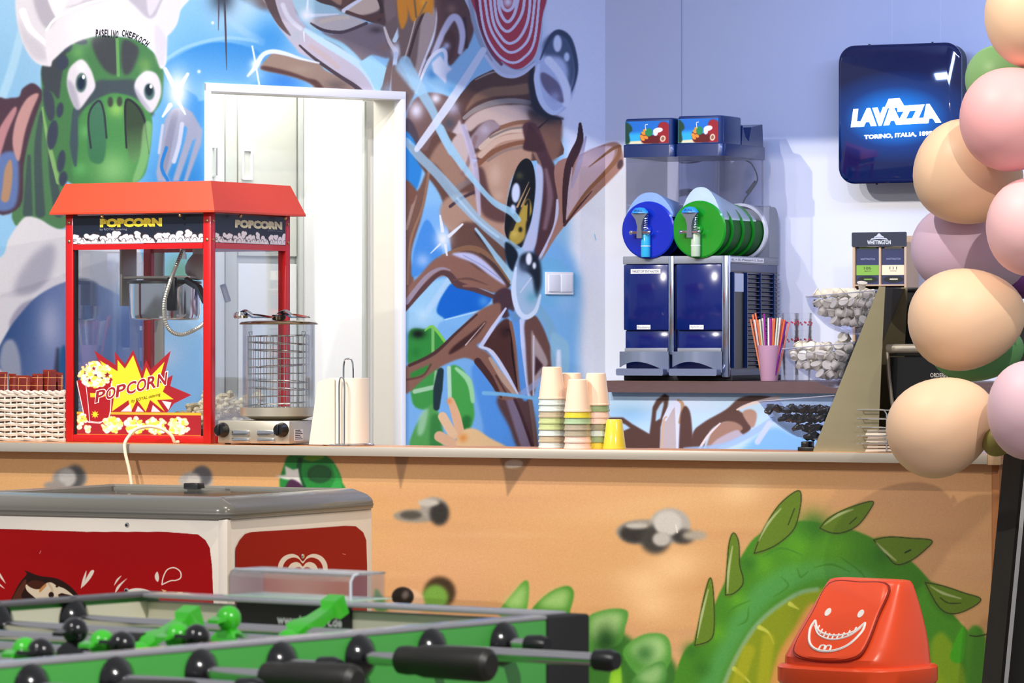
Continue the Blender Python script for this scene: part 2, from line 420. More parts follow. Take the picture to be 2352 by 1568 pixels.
def paint_mural():
    v = Canvas(-260, -340, 1420, 1120, .72, '#8fc3e8')
    W = '#eef1fb'
    # ground colours
    for x, y, r, c in ((150,60,170,'#a6cfe9'),(480,130,150,'#6fb0e2'),(450,240,110,'#3f8fd6'),(620,90,60,'#4b9ad9'),(420,420,120,'#1e79c6'),(540,20,60,'#a8cdea'),(10,160,120,'#86b9dd'),(60,330,90,'#5d9ad0'),(560,150,50,'#2f86cf'),(650,190,50,'#3b83d3')):
        v.glow(x, y, r, c, .9)
    v.fill([(1225,-200),(1500,-200),(1500,1200),(1290,1200),(1270,900),(1310,560),(1300,330),(1250,250)], W, 22, False)
    v.fill([(928,500),(1290,560),(1330,800),(1280,1040),(928,1040)], '#7db6ea', 20)
    # the painting goes on above the doorway
    for a in ((110,-50,80,90,'#dcdbe3'),(230,-80,110,90,'#e4e3ea'),(350,-50,80,90,'#dad9e3')): v.ell(*a, 0, 8)
    v.line([(160,-10),(190,-120)], 20, '#b4b2c0', 16, .7); v.line([(300,-10),(290,-130)], 20, '#b4b2c0', 16, .7)
    v.fill([(600,20),(560,-90),(620,-180),(760,-230),(900,-200),(1000,-120),(1060,-150),(1085,20)], '#77625b', 10); v.line([(640,0),(620,-90),(700,-180),(840,-190)], (30,20), '#c0b8c6', 12); v.line([(760,0),(820,-110),(930,-130)], (30,12), '#54403b', 10); v.fill([(910,0),(930,-70),(990,-60),(990,10)], '#dd8d25', 10)
    for k, c in ((1, '#c6cddd'), (.93, '#bd4552'), (.82, '#e6dfee'), (.76, '#bd4552'), (.64, '#e6dfee'), (.57, '#bd4552'), (.45, '#e6dfee'), (.38, '#bd4552')): v.ell(1160, -10, 88*k, 150*k, c, 0, 2)
    # --- the green chef
    v.frame(0, 0, 3.485)
    v.fill([(1310,560),(1450,430),(1650,350),(1850,343),(2091,430),(2100,620),(1640,800),(1560,760)], '#2f86d2', 14, alpha=.9, col2='#7fb6e4', g=(1600,350,1600,720))
    v.line([(1330,470),(1500,370),(1800,300),(2060,330)], 26, '#a9d2ee', 14, .55)
    v.line([(1800,120),(1950,250),(2091,330)], 60, '#a5cbea', 30, .5)
    v.line([(20,760),(90,560),(180,220)], 70, '#b8dbec', 30, .55)
    v.line([(1750,0),(1745,240)], (14,4), '#5a4a52', 6); v.line([(1795,0),(1805,300),(1812,560)], (16,14,3), '#4a3a40', 6)
    v.glow(1780,-10,110,'#39424e', .95)
    v.fill([(120,1800),(150,1400),(240,1050),(330,780),(420,1000),(500,1400),(560,1800)], '#4b7a50', 10)
    for p in ([(330,900),(300,1200),(320,1700)],[(400,1150),(420,1400),(470,1700)],[(230,1250),(220,1700)]): v.line(p, (30,60,80), '#39464f', 24, .8)
    v.line([(340,860),(390,1150),(470,1450)], (20,50), '#7fae6a', 12)
    v.fill([(-60,860),(60,790),(150,775),(180,710),(260,665),(330,715),(345,760),(290,920),(230,1120),(190,1330),(160,1650),(-60,1650)], '#47323f', 12)
    v.fill([(-60,1300),(100,1210),(150,1330),(120,1650),(-60,1650)], '#5b74aa', 24)
    v.fill([(-60,1150),(10,1000),(110,860),(132,890),(60,1060),(0,1250),(-60,1400)], '#b07f86', 12)
    v.fill([(100,1150),(130,950),(215,790),(310,750),(255,890),(200,1060),(150,1290)], '#b98f8d', 10)
    v.fill([(20,1500),(40,1350),(85,1275),(100,1400),(70,1600),(10,1600)], '#a9866a', 10)
    # coat and dark pot below the head
    v.frame(0, 400, 3.135)
    v.fill([(-300,700),(0,600),(60,470),(150,335),(205,303),(290,325),(380,378),(470,400),(800,420),(1000,520),(1000,900),(600,1000),(0,1600),(-300,1600)], '#d6d6dc', 6)
    v.fill([(150,700),(260,560),(380,500),(395,620),(330,790),(220,860),(100,850)], '#a9a9b8', 40)
    v.fill([(-300,880),(0,885),(220,870),(420,720),(470,800),(250,920),(160,1000),(60,1200),(-300,1500)], '#e2e1e6', 16)
    v.fill([(70,1060),(150,940),(260,900),(170,1010),(90,1130)], '#a3a2b6', 14)
    v.fill([(-40,1330),(50,1140),(150,1000),(280,870),(470,775),(640,768),(720,800),(900,900),(1100,1100),(1140,1700),(150,1700),(100,1480),(0,1400)], '#35548a', 6, col2='#7285b4', g=(80,1100,420,1150))
    v.fill([(540,770),(680,775),(700,830),(690,1040),(560,1050)], '#4d5872', 20, alpha=.8)
    v.glow(360,1090,90,'#aab3d2', .9, 200); v.line([(415,1260),(405,1568)], (20,70), '#333b52', 40); v.fill([(430,1300),(480,1250),(520,1600),(440,1600)], '#1f5a8e', 16)
    v.fill([(20,1230),(90,1190),(140,1300),(150,1480),(90,1500),(0,1390)], '#98a2b8', 14)
    v.glow(760,1200,200,'#5f87c0', .8); v.glow(880,900,130,'#9fbfe4',.7); v.glow(1300,700,150,'#5a8a66',.8); v.glow(1330,1050,170,'#a6cbe2', .9); v.glow(1200,1300,120,'#b5cfe4',.9)
    # head
    v.frame(0, 0, 3.485)
    v.fill([(335,540),(430,470),(560,360),(750,290),(950,290),(1100,320),(1240,430),(1300,540),(1310,640),(1290,810),(1215,930),(1215,1020),(1190,1250),(1130,1420),(1000,1500),(700,1520),(540,1450),(480,1420),(400,1100),(345,850)], '#437a48', 7)
    v.fill([(335,535),(430,470),(540,380),(520,470),(490,640),(470,790),(420,740),(350,690)], '#3a4248', 12)
    v.fill([(350,700),(420,760),(440,880),(430,950),(390,960),(350,830)], '#39424f', 12)
    for a in ([540,370,40,50],[480,880,28,62],[420,1080,42,120],[490,1290,32,90],[505,1430,34,60],[500,500,50,60],[640,330,60,26]): v.ell(*a, '#353f50', 8, 9)
    v.fill([(740,310),(920,300),(945,420),(940,590),(850,570),(770,450)], '#3c4143', 16); v.fill([(985,320),(1090,360),(1110,430),(1060,560),(1000,600),(970,500)], '#3c4143', 16)
    v.line([(935,310),(945,600)], 26, '#5f9a58', 8)
    v.glow(620,420,60,'#5fa35a',.8); v.glow(1160,520,60,'#6b9a52',.8)
    v.fill([(760,660),(900,640),(1080,640),(1110,720),(1200,860),(1230,930),(1100,800),(1000,760),(870,755),(700,850),(600,960),(600,880)], '#3d4a50', 16)
    v.fill([(700,850),(870,755),(1000,760),(1110,810),(1200,910),(1215,1020),(1190,1250),(1130,1430),(900,1500),(600,1480),(610,1150),(640,960)], '#458848', 10)
    v.glow(930,870,70,'#86bd5e',.9); v.glow(900,1350,150,'#7db870',.9); v.glow(690,1050,60,'#5fa860',.8); v.glow(640,1350,60,'#5fae63',.7)
    v.line([(600,880),(590,1150),(600,1320)], (40,70,20), '#3b5058', 24)
    v.fill([(720,860),(770,800),(820,810),(840,950),(850,1150),(820,1300),(720,1280),(700,1100)], '#3f6f58', 14, col2='#37734b', g=(760,820,760,1280))
    v.line([(725,1180),(705,1000),(720,880),(790,805),(830,900),(850,1100)], 16, '#2c3538', 6)
    v.fill([(1005,800),(1060,810),(1140,880),(1170,1000),(1160,1150),(1090,1300),(1030,1250),(1005,1000)], '#33452f', 12, col2='#5c8f55', g=(1050,1000,1090,1290))
    v.line([(1010,1180),(1000,960),(1010,800),(1090,840),(1150,950),(1170,1080),(1190,1230)], (14,18,18,14,6), '#25282c', 5)
    v.ell(883,815,22,42,'#3a4236',0,6); v.ell(957,812,22,40,'#3a4236',0,6)
    v.fill([(1150,1000),(1215,1000),(1190,1250),(1130,1420),(1060,1450),(1120,1250)], '#8fc27f', 14, alpha=.6)
    # eyes
    v.fill([(660,476),(720,545),(750,620),(762,700),(710,780),(640,870),(600,860),(555,760),(535,660),(550,560),(600,500)], '#d9d7e0', 6)
    v.fill([(540,640),(600,700),(640,870),(600,860),(555,760)], '#8d8aa0', 18, alpha=.6); v.glow(650,530,40,'#f2f1f6')
    v.ell(650,662,44,78,'#4e6a66',4,8); v.ell(650,665,30,52,'#16263c',4,5); v.ell(668,616,12,18,'#f4f6fa')
    v.fill([(1180,570),(1250,590),(1288,680),(1280,790),(1215,900),(1150,850),(1095,760),(1075,680),(1110,610)], '#d5d4de', 6)
    v.fill([(1080,700),(1150,800),(1215,900),(1150,850),(1090,760)], '#85839a', 16, alpha=.6); v.glow(1170,600,36,'#eeedf4')
    v.ell(1195,735,42,66,'#4d6a64',-4,8); v.ell(1193,722,28,46,'#14222f',-4,5); v.ell(1208,692,12,16,'#f4f6fa')
    # hat
    v.fill([(150,-60),(130,130),(190,360),(280,495),(385,532),(415,500),(400,300),(450,130),(380,-60)], '#dcdbe3', 6)
    v.line([(180,90),(240,230),(370,350)], (60,40), '#f3f2f6', 14); v.fill([(150,150),(220,260),(330,350),(375,470),(280,470),(190,340)], '#bdbbc6', 26, alpha=.7)
    v.fill([(380,-90),(1460,-90),(1440,90),(1410,200),(1340,290),(1330,500),(1285,548),(1240,430),(1105,325),(950,292),(750,292),(560,365),(425,482),(385,515),(360,240),(440,140)], '#e4e3ea', 6)
    v.fill([(270,-60),(420,-60),(450,120),(380,230),(300,120)], '#a9a7b4', 24, alpha=.8)
    v.fill([(380,-60),(560,-60),(480,120),(430,110)], '#f1f0f5', 10)
    v.fill([(520,60),(640,20),(760,-60),(1010,-60),(900,-10),(700,40)], '#c9c7d2', 14)
    v.fill([(1010,-60),(1340,-60),(1220,150),(1090,60)], '#b4b2c0', 18); v.fill([(1180,-60),(1300,-60),(1200,130)], '#d2d0dc', 10)
    v.fill([(1340,-60),(1460,-60),(1430,120),(1400,220),(1330,280),(1240,180)], '#dad9e3', 10)
    v.line([(370,240),(450,140),(650,40),(850,-10)], 20, '#f6f5f9', 10); v.glow(640,200,130,'#f2f1f5',.8); v.fill([(1240,200),(1330,300),(1320,480),(1290,540),(1240,420)], '#cfcddb', 18)
    # sparkle and fork
    v.fill([(1360,880),(1460,850),(1540,900),(1620,1040),(1610,1150),(1500,1450),(1470,1450),(1570,1100),(1540,1130),(1430,1450),(1380,1450),(1480,1130),(1500,1020),(1460,1000),(1380,1300),(1340,1400),(1370,1460),(1260,1450),(1250,1380),(1280,1200),(1320,960)], '#9aa0b8', 6, False)
    v.fill([(1385,900),(1430,900),(1400,1040),(1330,1380),(1290,1380),(1310,1180)], '#7f8199', 8, alpha=.7); v.line([(1330,1180),(1290,1330),(1340,1440)], 26, '#1f78c6', 6)
    v.line([(1455,990),(1430,1150),(1390,1290)], 34, '#c3c8dc', 14); v.line([(1300,1000),(1270,1220)], 22, '#b9c0d6', 12)
    v.glow(1420,730,90,'#f4f6fd', 1, 170)
    for p, w in (([(1320,550),(1390,690)],(30,40)),([(1500,590),(1440,690)],(24,36)),([(1300,930),(1360,840)],(16,40)),([(1480,910),(1430,820)],(14,30))): v.line(p, w, '#e9f1fb', 10)
    v.glow(1590,570,14,'#ffffff'); v.glow(1700,180,12,'#ffffff')
    # --- the brown beast, top part
    v.frame(560, 0, 5.8725)
    v.glow(350,500,200,'#3f92d8',.8); v.glow(500,1190,330,'#3b83d6',.95,110); v.glow(150,1000,120,'#8bbfe2',.9); v.glow(40,60,160,'#aacfea',.8)
    v.fill([(600,-100),(960,-100),(1300,150),(1500,260),(1000,420),(780,260)], '#a9cfe0', 20)
    v.fill([(930,-120),(1000,20),(1290,110),(1600,260),(1900,350),(1935,300),(1900,0),(1880,-120)], '#56403c', 6)
    v.fill([(1070,-120),(1310,-120),(1300,72)], '#a98370', 10); v.fill([(1310,-120),(1560,-120),(1340,130)], '#6a4a3e', 8, False)
    v.fill([(1360,150),(1430,60),(1600,-30),(1800,-60),(1835,110),(1720,180),(1560,208),(1420,185)], '#cbb5a6', 12)
    v.line([(1345,140),(1420,85),(1600,-30)], (60,50,40), '#e2e7f5', 14)
    v.line([(1800,-60),(1860,120),(1820,260)], 50, '#45322f', 8); v.line([(1390,160),(1560,220),(1740,250),(1860,200)], 50, '#5e4038', 10)
    v.fill([(1900,-60),(2100,-60),(2090,180),(1960,330),(1915,280)], '#84706c', 14)
    v.fill([(910,260),(1150,208),(1400,205),(1650,310),(1450,400),(1250,432),(1060,405),(920,330)], '#c6bebe', 8)
    v.line([(1040,290),(1250,240),(1400,230)], 50, '#d9c9b6', 30, .7)
    v.fill([(1050,430),(1250,455),(1650,320),(1890,350),(1990,560),(1960,780),(1725,740),(1550,840),(1400,690),(1200,545)], '#807279', 24)
    v.glow(1880,640,70,'#8d6f66',.8); v.glow(1780,400,100,'#4a3f42',.9,50)
    v.line([(900,310),(1060,400),(1250,432),(1400,410),(1650,310)], (24,42,46,40,40), '#51434a', 5)
    v.line([(900,400),(1150,540),(1350,650),(1560,850)], (40,110,90), '#9ccbe2', 40)
    v.line([(1080,520),(1280,640),(1480,800)], (10,40,20), '#5d6470', 26, .7)
    v.fill([(260,-60),(330,100),(450,330),(560,480),(700,650),(760,720),(1010,850),(1250,1000),(1500,1180),(1640,1290),(1830,1330),(1790,1200),(1700,1000),(1550,880),(1300,700),(1000,520),(850,380),(720,200),(600,-60)], '#c0b8c6', 8)
    v.line([(330,-60),(400,140),(500,330),(620,470)], (150,110,70,20), '#5d4a48', 18)
    v.line([(520,60),(600,230),(760,380)], 60, '#dcdbe6', 30); v.glow(700,470,100,'#a9b8c6',.6)
    v.line([(830,400),(1000,520),(1300,700),(1560,880),(1700,1050),(1800,1240)], (60,100,90,60), '#bfdcf0', 30)
    v.line([(900,620),(1100,760),(1260,900)], 70, '#c4b2b4', 30)
    v.fill([(225,925),(330,770),(420,705),(600,745),(1000,840),(1100,945),(1400,1090),(1640,1290),(1080,1290),(900,1130),(700,1050),(450,985)], '#9b8374', 8)
    v.glow(760,930,160,'#a89380',.7,60); v.glow(1250,1150,180,'#6b5a55',.9,90)
    v.fill([(225,925),(280,888),(600,960),(850,1050),(1000,1095),(1150,1290),(1060,1260),(900,1125),(650,1030),(350,965)], '#5a3b34', 10)
    v.line([(750,610),(900,745),(1080,880),(1300,1030),(1500,1160),(1640,1290)], (26,44,50,70), '#4a3c42', 6)
    v.line([(50,1020),(150,900),(250,740),(380,690),(560,720),(760,785),(1010,845)], (30,70,60,60,40,20), '#dde8f6', 18)
    v.glow(840,200,90,'#f4f5fc'); v.glow(150,860,70,'#e8f0fb')
    for p, w in (([(862,-60),(850,150)],(16,40)),([(900,205),(1270,185)],(50,14)),([(805,430),(812,560)],(18,6)),([(110,620),(150,830),(215,1200)],(24,24,22))): v.line(p, w, '#e6effa', 10)
    v.fill([(1900,330),(2090,180),(2090,-60),(2360,-60),(2360,800),(2100,1300),(1840,1300),(1880,1000),(1965,800)], '#77635e', 10, False)
    v.fill([(1550,845),(1720,745),(1925,912),(1870,1150),(1800,1280),(1700,1050)], '#a3d4ea', 5, False)
    v.fill([(2075,-60),(2360,-60),(2360,130),(2290,275),(2210,215),(2120,405),(2085,180)], '#de8f26', 12, False)
    for p in ([(2200,-20),(2180,200)],[(2250,-20),(2260,180)],[(2120,380),(2200,160)]): v.line(p, 30, '#8d6a3c', 16, .8)
    v.line([(2340,160),(2200,600),(1985,1250)], (24,24,16), '#b9a9a6', 6); v.line([(2355,330),(2230,800),(2100,1200)], (40,30,8), '#4e3a38', 8); v.line([(2350,560),(2280,900)], 70, '#a98c80', 20)
    v.line([(1893,370),(1960,560),(2050,700)], (30,50,60), '#dccfc9', 8); v.line([(2110,370),(2030,540)], (70,60), '#cfe6f2', 14); v.glow(2050,680,70,'#f0f0fa', 1, 110)
    v.line([(2050,720),(1980,1250)], (60,50), '#cfe0f2', 16); v.line([(2180,860),(2360,1130)], 130, '#a8c4e2', 60, .8); v.glow(1940,1200,90,'#8e9cae',.7)
    # --- head, lollipop, pearls
    v.frame(900, 0, 4.704)
    v.fill([(880,310),(960,420),(1020,560),(1150,760),(860,880),(690,1010),(600,1060),(400,920),(330,830),(420,640),(540,520),(590,560),(620,720),(740,600),(830,500)], '#9ccdeb', 10)
    v.glow(430,800,60,'#5d9fd6'); v.glow(640,960,60,'#7fbde6')
    v.fill([(60,-60),(485,-60),(485,200),(440,450),(310,850),(250,1000),(130,1250),(60,1250),(0,1050),(0,720),(100,650)], '#7b655e', 8)
    v.fill([(330,150),(440,60),(480,200),(440,420),(330,760),(260,960),(180,900),(260,700)], '#b09c96', 14)
    v.line([(485,80),(472,300),(400,520),(300,780),(250,1000)], (20,26,26,10), '#e6e3ee', 8)
    v.line([(345,120),(260,330),(165,660)], 30, '#4c3733', 8); v.line([(270,130),(180,480),(110,700)], 16, '#c8b3a8', 6)
    v.fill([(60,-60),(150,-60),(172,180),(110,315),(68,170)], '#dd8d25', 8); v.fill([(165,-60),(435,-60),(432,160),(400,130),(300,165),(230,235),(180,120)], '#dd8d25', 8)
    v.glow(340,20,50,'#f2a42e'); v.line([(240,-20),(260,180)], 22, '#8c6a3c', 12); v.line([(370,20),(300,160)], 20, '#9c7a50', 12)
    v.line([(110,720),(300,960)], 140, '#a6cce6', 60, .85)
    v.fill([(490,-60),(840,-60),(860,200),(890,310),(830,490),(740,590),(625,710),(600,560),(560,500),(430,600),(370,640),(450,450),(490,200)], '#694a45', 8)
    v.glow(640,90,60,'#9a7460',.8); v.line([(780,200),(800,500)], 40, '#4a353b', 24)
    v.line([(450,580),(560,330),(650,190),(720,220),(760,380),(735,560)], (60,70,80,70,50), '#d5d0e2', 30)
    v.fill([(565,420),(620,330),(680,370),(690,480),(655,630),(605,660),(635,520)], '#5f4038', 14); v.glow(590,490,40,'#c9c2da')
    v.line([(265,1000),(330,800),(420,620),(520,540),(575,565),(582,690)], (14,30,36,40,40,30), '#f4f4fb', 6)
    v.fill([(430,680),(520,600),(600,700),(650,745),(590,800),(585,905),(520,840),(450,780)], '#f4f6fc', 16, False)
    # brown skull
    v.fill([(680,1150),(700,1080),(800,950),(880,860),(1010,790),(1150,745),(1290,830),(1420,790),(1545,700),(1560,1100),(1700,1240),(1835,1300),(1800,1450),(1790,1700),(820,1700)], '#5e4138', 5)
    v.fill([(790,1210),(880,1040),(1050,950),(1300,925),(1490,900),(1490,1010),(1100,1045),(900,1110)], '#8e6a52', 12)
    v.line([(900,860),(1050,790),(1180,760)], (10,20,6), '#a5928c', 6)
    v.fill([(780,1340),(900,1220),(1080,1150),(1300,1130),(1500,1150),(1580,1300),(1400,1320),(1180,1370),(1090,1300),(950,1340),(840,1420)], '#cdb2a6', 10)
    v.line([(780,1270),(900,1180),(1080,1110),(1300,1085),(1480,1105)], (40,62,50), '#998c85', 8)
    v.fill([(820,1560),(900,1420),(1000,1320),(1080,1300),(1170,1370),(1060,1450),(960,1600)], '#a08a8e', 10); v.glow(1000,1400,60,'#b9a9b4')
    v.fill([(960,1620),(1100,1450),(1250,1370),(1450,1330),(1480,1400),(1480,1700),(900,1700)], '#b98f76', 10)
    v.line([(960,1590),(1100,1470),(1250,1410),(1440,1400)], 56, '#d6b9a2', 10); v.line([(1180,1370),(1350,1320),(1560,1310)], 40, '#8e6248', 10); v.line([(1060,1480),(1250,1395),(1440,1370)], 24, '#8b7a70', 8)
    v.fill([(1470,1200),(1600,1230),(1830,1300),(1790,1700),(1600,1700),(1530,1400)], '#7d5848', 20); v.glow(1560,1180,110,'#2c2d38',.9,150); v.glow(1680,1290,110,'#3a3236',.8,60)
    v.line([(1512,720),(1500,900),(1560,1130),(1680,1250),(1840,1280)], (40,60,70,60,20), '#2c2d38', 40)
    v.line([(1550,1405),(1710,1268)], (26,8), '#36262a', 6)
    # lollipop
    v.fill([(815,-160),(850,150),(930,400),(1050,640),(1180,790),(1290,832),(1400,800),(1520,700),(1605,520),(1632,200),(1632,-160)], '#c6cddd', 5)
    v.line([(840,-60),(880,220),(960,460),(1060,650)], 50, '#9aa5b8', 20, .8)
    v.fill([(885,-160),(930,200),(1010,430),(1130,620),(1250,720),(1345,748),(1450,705),(1560,560),(1622,200),(1625,-160)], '#bd4552', 4)
    v.line([(900,-60),(950,260),(1060,540),(1180,690)], 34, '#6e2a3e', 14, .8)
    for p, w in (([(930,-160),(990,300),(1120,560),(1280,672),(1420,622),(1540,430),(1600,-160)],28),([(985,-160),(1040,230),(1130,430),(1260,560),(1400,510),(1500,330),(1555,-160)],30),([(1045,-160),(1090,220),(1180,400),(1270,465),(1380,400),(1470,200),(1500,-160)],32),([(1095,-160),(1130,190),(1230,335),(1330,270),(1415,100),(1435,-160)],32),([(1140,-160),(1160,100),(1240,232),(1320,150),(1372,-60)],34),([(1165,-160),(1185,50),(1245,112),(1312,60),(1335,-80)],34)): v.line(p, w, '#e6dfee', 4)
    v.glow(1250,20,60,'#f5eef6'); v.line([(1010,600),(1150,780),(1290,826),(1420,785),(1540,680)], 36, '#d3d9ec', 12); v.line([(1180,660),(1300,740),(1420,742),(1540,660)], 10, '#a7acc0', 6)
    # upper pearl
    v.ell(1772,790,228,448,'#c6d1ea',3,10)
    v.fill([(1640,600),(1650,440),(1800,348),(1925,430),(1990,700),(1960,900),(1860,1130),(1905,800),(1850,640),(1700,600)], '#52607a', 34)
    v.line([(1600,640),(1700,420),(1800,345),(1920,430),(1990,700),(1960,920),(1860,1130)], (10,40,60,50,40,20,10), '#3d4a62', 22)
    v.line([(1690,650),(1800,780),(1885,960),(1880,1110)], 90, '#eff3fd', 30)
    v.fill([(1610,790),(1680,800),(1800,900),(1850,1050),(1840,1110),(1700,1020),(1620,900)], '#776e86', 10); v.glow(1760,1040,60,'#b2b4d2',.8)
    v.line([(1585,700),(1560,850),(1620,1100),(1740,1215),(1840,1160)], (30,60,60,50,20), '#dde5f8', 16)
    v.ell(1790,470,46,92,'#e6edfb',0,14); v.ell(1890,615,30,50,'#dbe6f8',0,12)
    # zone left under the crossing bars
    v.fill([(160,1260),(200,1140),(260,1060),(400,1000),(600,1040),(700,1150),(760,1300),(820,1700),(140,1700)], '#7a5c55', 10)
    v.glow(260,1190,80,'#e6dfea', 1, 100); v.fill([(610,1520),(700,1350),(745,1320),(830,1700),(640,1700)], '#d9c6c2', 10); v.fill([(150,1290),(220,1320),(290,1480),(300,1700),(140,1500)], '#51444c', 8); v.fill([(140,1420),(270,1600),(140,1800)], '#2f8ad2', 10)
    v.glow(620,1330,60,'#4a5058',.8); v.glow(470,1060,60,'#efe9ef'); v.glow(650,1160,80,'#c5c4da',.8)
    # --- middle: snout, eye
    v.frame(900, 300, 4.273)
    v.fill([(125,60),(230,160),(300,330),(235,590),(125,500)], '#2a86d0', 12)
    v.fill([(150,130),(330,200),(420,40),(640,40),(820,380),(860,600),(850,880),(1110,1100),(1125,1330),(1190,1420),(1100,1568),(700,1568),(600,1250),(500,700),(330,420)], '#69483b', 10)
    v.fill([(370,280),(520,90),(640,330),(730,480),(640,600),(560,520),(450,350)], '#a57e67', 20)
    v.fill([(580,130),(690,30),(790,280),(820,470),(760,480),(640,330)], '#d2b9b0', 14); v.line([(820,60),(740,330),(690,420)], 40, '#8b6a64', 24, .7)
    v.fill([(500,700),(640,620),(830,640),(850,880),(700,900),(600,1000),(480,860)], '#b58e76', 24); v.line([(570,740),(680,660),(830,590)], 30, '#4b3436', 10); v.line([(640,560),(800,460)], 60, '#8a7a76', 30, .7)
    v.fill([(820,390),(950,240),(1150,170),(1310,140),(1370,290),(1200,430),(1140,640),(1110,900),(1110,1080),(850,880),(830,600)], '#bb9177', 8)
    v.glow(1010,430,80,'#d6b196',.9,140); v.glow(1040,640,60,'#d0ab92',.8)
    v.fill([(830,390),(900,380),(960,600),(1050,750),(1115,800),(1110,900),(960,870),(870,760)], '#64433d', 20)
    v.line([(830,330),(1000,200),(1180,130),(1330,105)], (60,46,40), '#8a5a40', 8); v.line([(870,240),(1050,90),(1290,45)], 56, '#d6b39b', 12); v.line([(940,290),(1100,195),(1290,155)], 30, '#9b7f6f', 10)
    v.fill([(1290,-60),(1420,-60),(1540,230),(1610,380),(1632,650),(1600,900),(1520,1100),(1455,1270),(1395,1190),(1440,950),(1472,650),(1460,350),(1400,180),(1310,90)], '#4f3136', 6)
    v.line([(1510,380),(1550,650),(1500,950)], (30,60,40), '#80616a', 36); v.line([(1330,100),(1400,220),(1450,330)], 30, '#8d6a5c', 12)
    v.fill([(1330,273),(1385,340),(1412,520),(1390,760),(1350,960),(1280,1140),(1180,1140),(1112,1000),(1115,850),(1140,660),(1200,430),(1260,310)], '#101317', 4)
    v.fill([(1335,670),(1362,700),(1372,800),(1320,900),(1305,1050),(1220,1120),(1150,1060),(1180,960),(1235,850),(1290,720)], '#b99b3e', 16)
    v.glow(1200,1010,40,'#d8bf5c',.8); v.line([(1342,500),(1228,745)], (6,20), '#c39a6a', 6); v.line([(1355,555),(1270,740)], (6,18), '#c39a6a', 6)
    v.line([(1310,720),(1340,690),(1335,860)], 22, '#22201a', 8); v.line([(1170,960),(1210,860)], 40, '#22201a', 16); v.ell(1262,970,18,26,'#1d1a12',0,8); v.glow(1250,440,40,'#5a5a36',.7)
    v.ell(1217,610,42,98,'#d7e0f4',3,6); v.ell(1190,770,28,48,'#cfdcf2',0,6)
    v.fill([(1415,340),(1480,380),(1482,600),(1440,900),(1400,1150),(1250,1270),(1300,1080),(1380,850),(1412,600)], '#bfc6e2', 6)
    v.line([(1625,680),(1590,950),(1440,1260)], 28, '#c9c6de', 8); v.line([(1680,620),(1640,900),(1540,1110)], (30,46,20), '#2c2433', 8)
    leaf_hand(v); v.frame(900, 300, 4.273)
    v.line([(700,-40),(790,250),(830,500),(855,820)], (60,70,60,30), '#ccc4dc', 20, .8)
    v.fill([(340,400),(375,390),(350,560),(290,850),(190,1200),(215,1480),(130,1600),(125,620),(250,590)], '#7a5646', 8)
    v.line([(360,400),(300,740),(180,1080),(150,1500)], 24, '#9a7157', 6); v.line([(230,640),(140,960)], 30, '#a88676', 14); v.fill([(125,480),(240,590),(200,720),(125,680)], '#7a5040', 8)
    v.fill([(340,870),(440,1020),(500,1200),(430,1290),(210,1440),(205,1250),(250,1060)], '#4790dc', 10); v.glow(300,1270,70,'#a9c6ee',.8)
    v.line([(470,-20),(560,150),(700,350),(830,520),(1000,700),(1160,790),(1235,870)], (90,80,56,50,70,60), '#a5d3e8', 14, .88)
    v.line([(140,100),(260,240),(450,430),(640,650),(850,880),(1050,1050),(1260,1210)], (70,90,90,110,80,90,120), '#a1c6dc', 18, .8)
    v.line([(640,660),(850,890),(1040,1040)], 24, '#bfe0f0', 14, .7)
    v.line([(820,960),(1000,1200),(1180,1450)], (24,50,110), '#a9d0e2', 12, .88)
    v.fill([(810,1000),(900,1060),(1120,1310),(1110,1380),(1000,1230)], '#33242a', 16, alpha=.85)
    v.line([(820,960),(1000,1200),(1180,1450)], (18,40,90), '#a9d0e2', 10, .9)
    v.frame(900, 0, 4.704)
    v.line([(140,660),(300,960),(440,1200),(520,1400),(640,1640)], (120,110,90,70,70), '#a8d2e8', 30, .85)
    v.line([(985,540),(760,900),(560,1200),(300,1560),(260,1620)], (70,90,90,70,30), '#e1e7f3', 10, .92)
    v.fill([(1440,1500),(1480,1350),(1540,1400),(1660,1620),(1430,1620)], '#43292a', 8)
    # --- limbs
    v.frame(900, 560, 4.273)
    v.fill([(130,540),(560,330),(1000,500),(860,660),(500,760),(420,840),(130,860)], '#9fd0ec', 20)
    v.fill([(440,640),(560,400),(700,430),(980,505),(860,655),(560,735),(500,720)], '#0f66c8', 16); v.glow(900,560,60,'#5fa3e2',.7)
    v.line([(360,640),(580,320)], 60, '#b9d8f0', 24, .8); v.glow(300,700,80,'#bfe2f4',.9)
    v.fill([(470,780),(860,650),(780,740),(640,900),(540,960)], '#7fb9ea', 10); v.line([(520,740),(860,655)], 14, '#b7dcf2', 6)
    v.line([(490,120),(700,40),(860,60),(1000,180),(1140,370)], (30,50,60,50,40), '#8b6348', 8); v.line([(860,90),(1000,210),(1130,400)], (10,40,50), '#4c3733', 12)
    v.fill([(130,470),(280,300),(420,150),(560,103),(700,140),(850,250),(1100,380),(1115,440),(1060,482),(800,425),(640,405),(560,330),(480,320),(350,400),(130,650)], '#8e6352', 6)
    v.line([(120,640),(300,440),(460,290),(560,300),(640,390),(800,440),(1010,520)], (50,50,40,60,70,50,40), '#5c3c3c', 10); v.line([(140,570),(330,330),(470,240),(570,255)], (50,46,30,10), '#a08f9c', 10)
    v.line([(600,350),(760,340),(940,400)], (10,26,6), '#6d4a40', 8); v.line([(700,410),(860,410),(1000,450)], (20,40,30), '#8e6352', 10)
    v.fill([(590,100),(760,88),(900,160),(1050,310),(1112,405),(950,300),(800,190)], '#c6c6e4', 6); v.line([(700,110),(900,220),(1060,340)], 10, '#9aa0c8', 6)
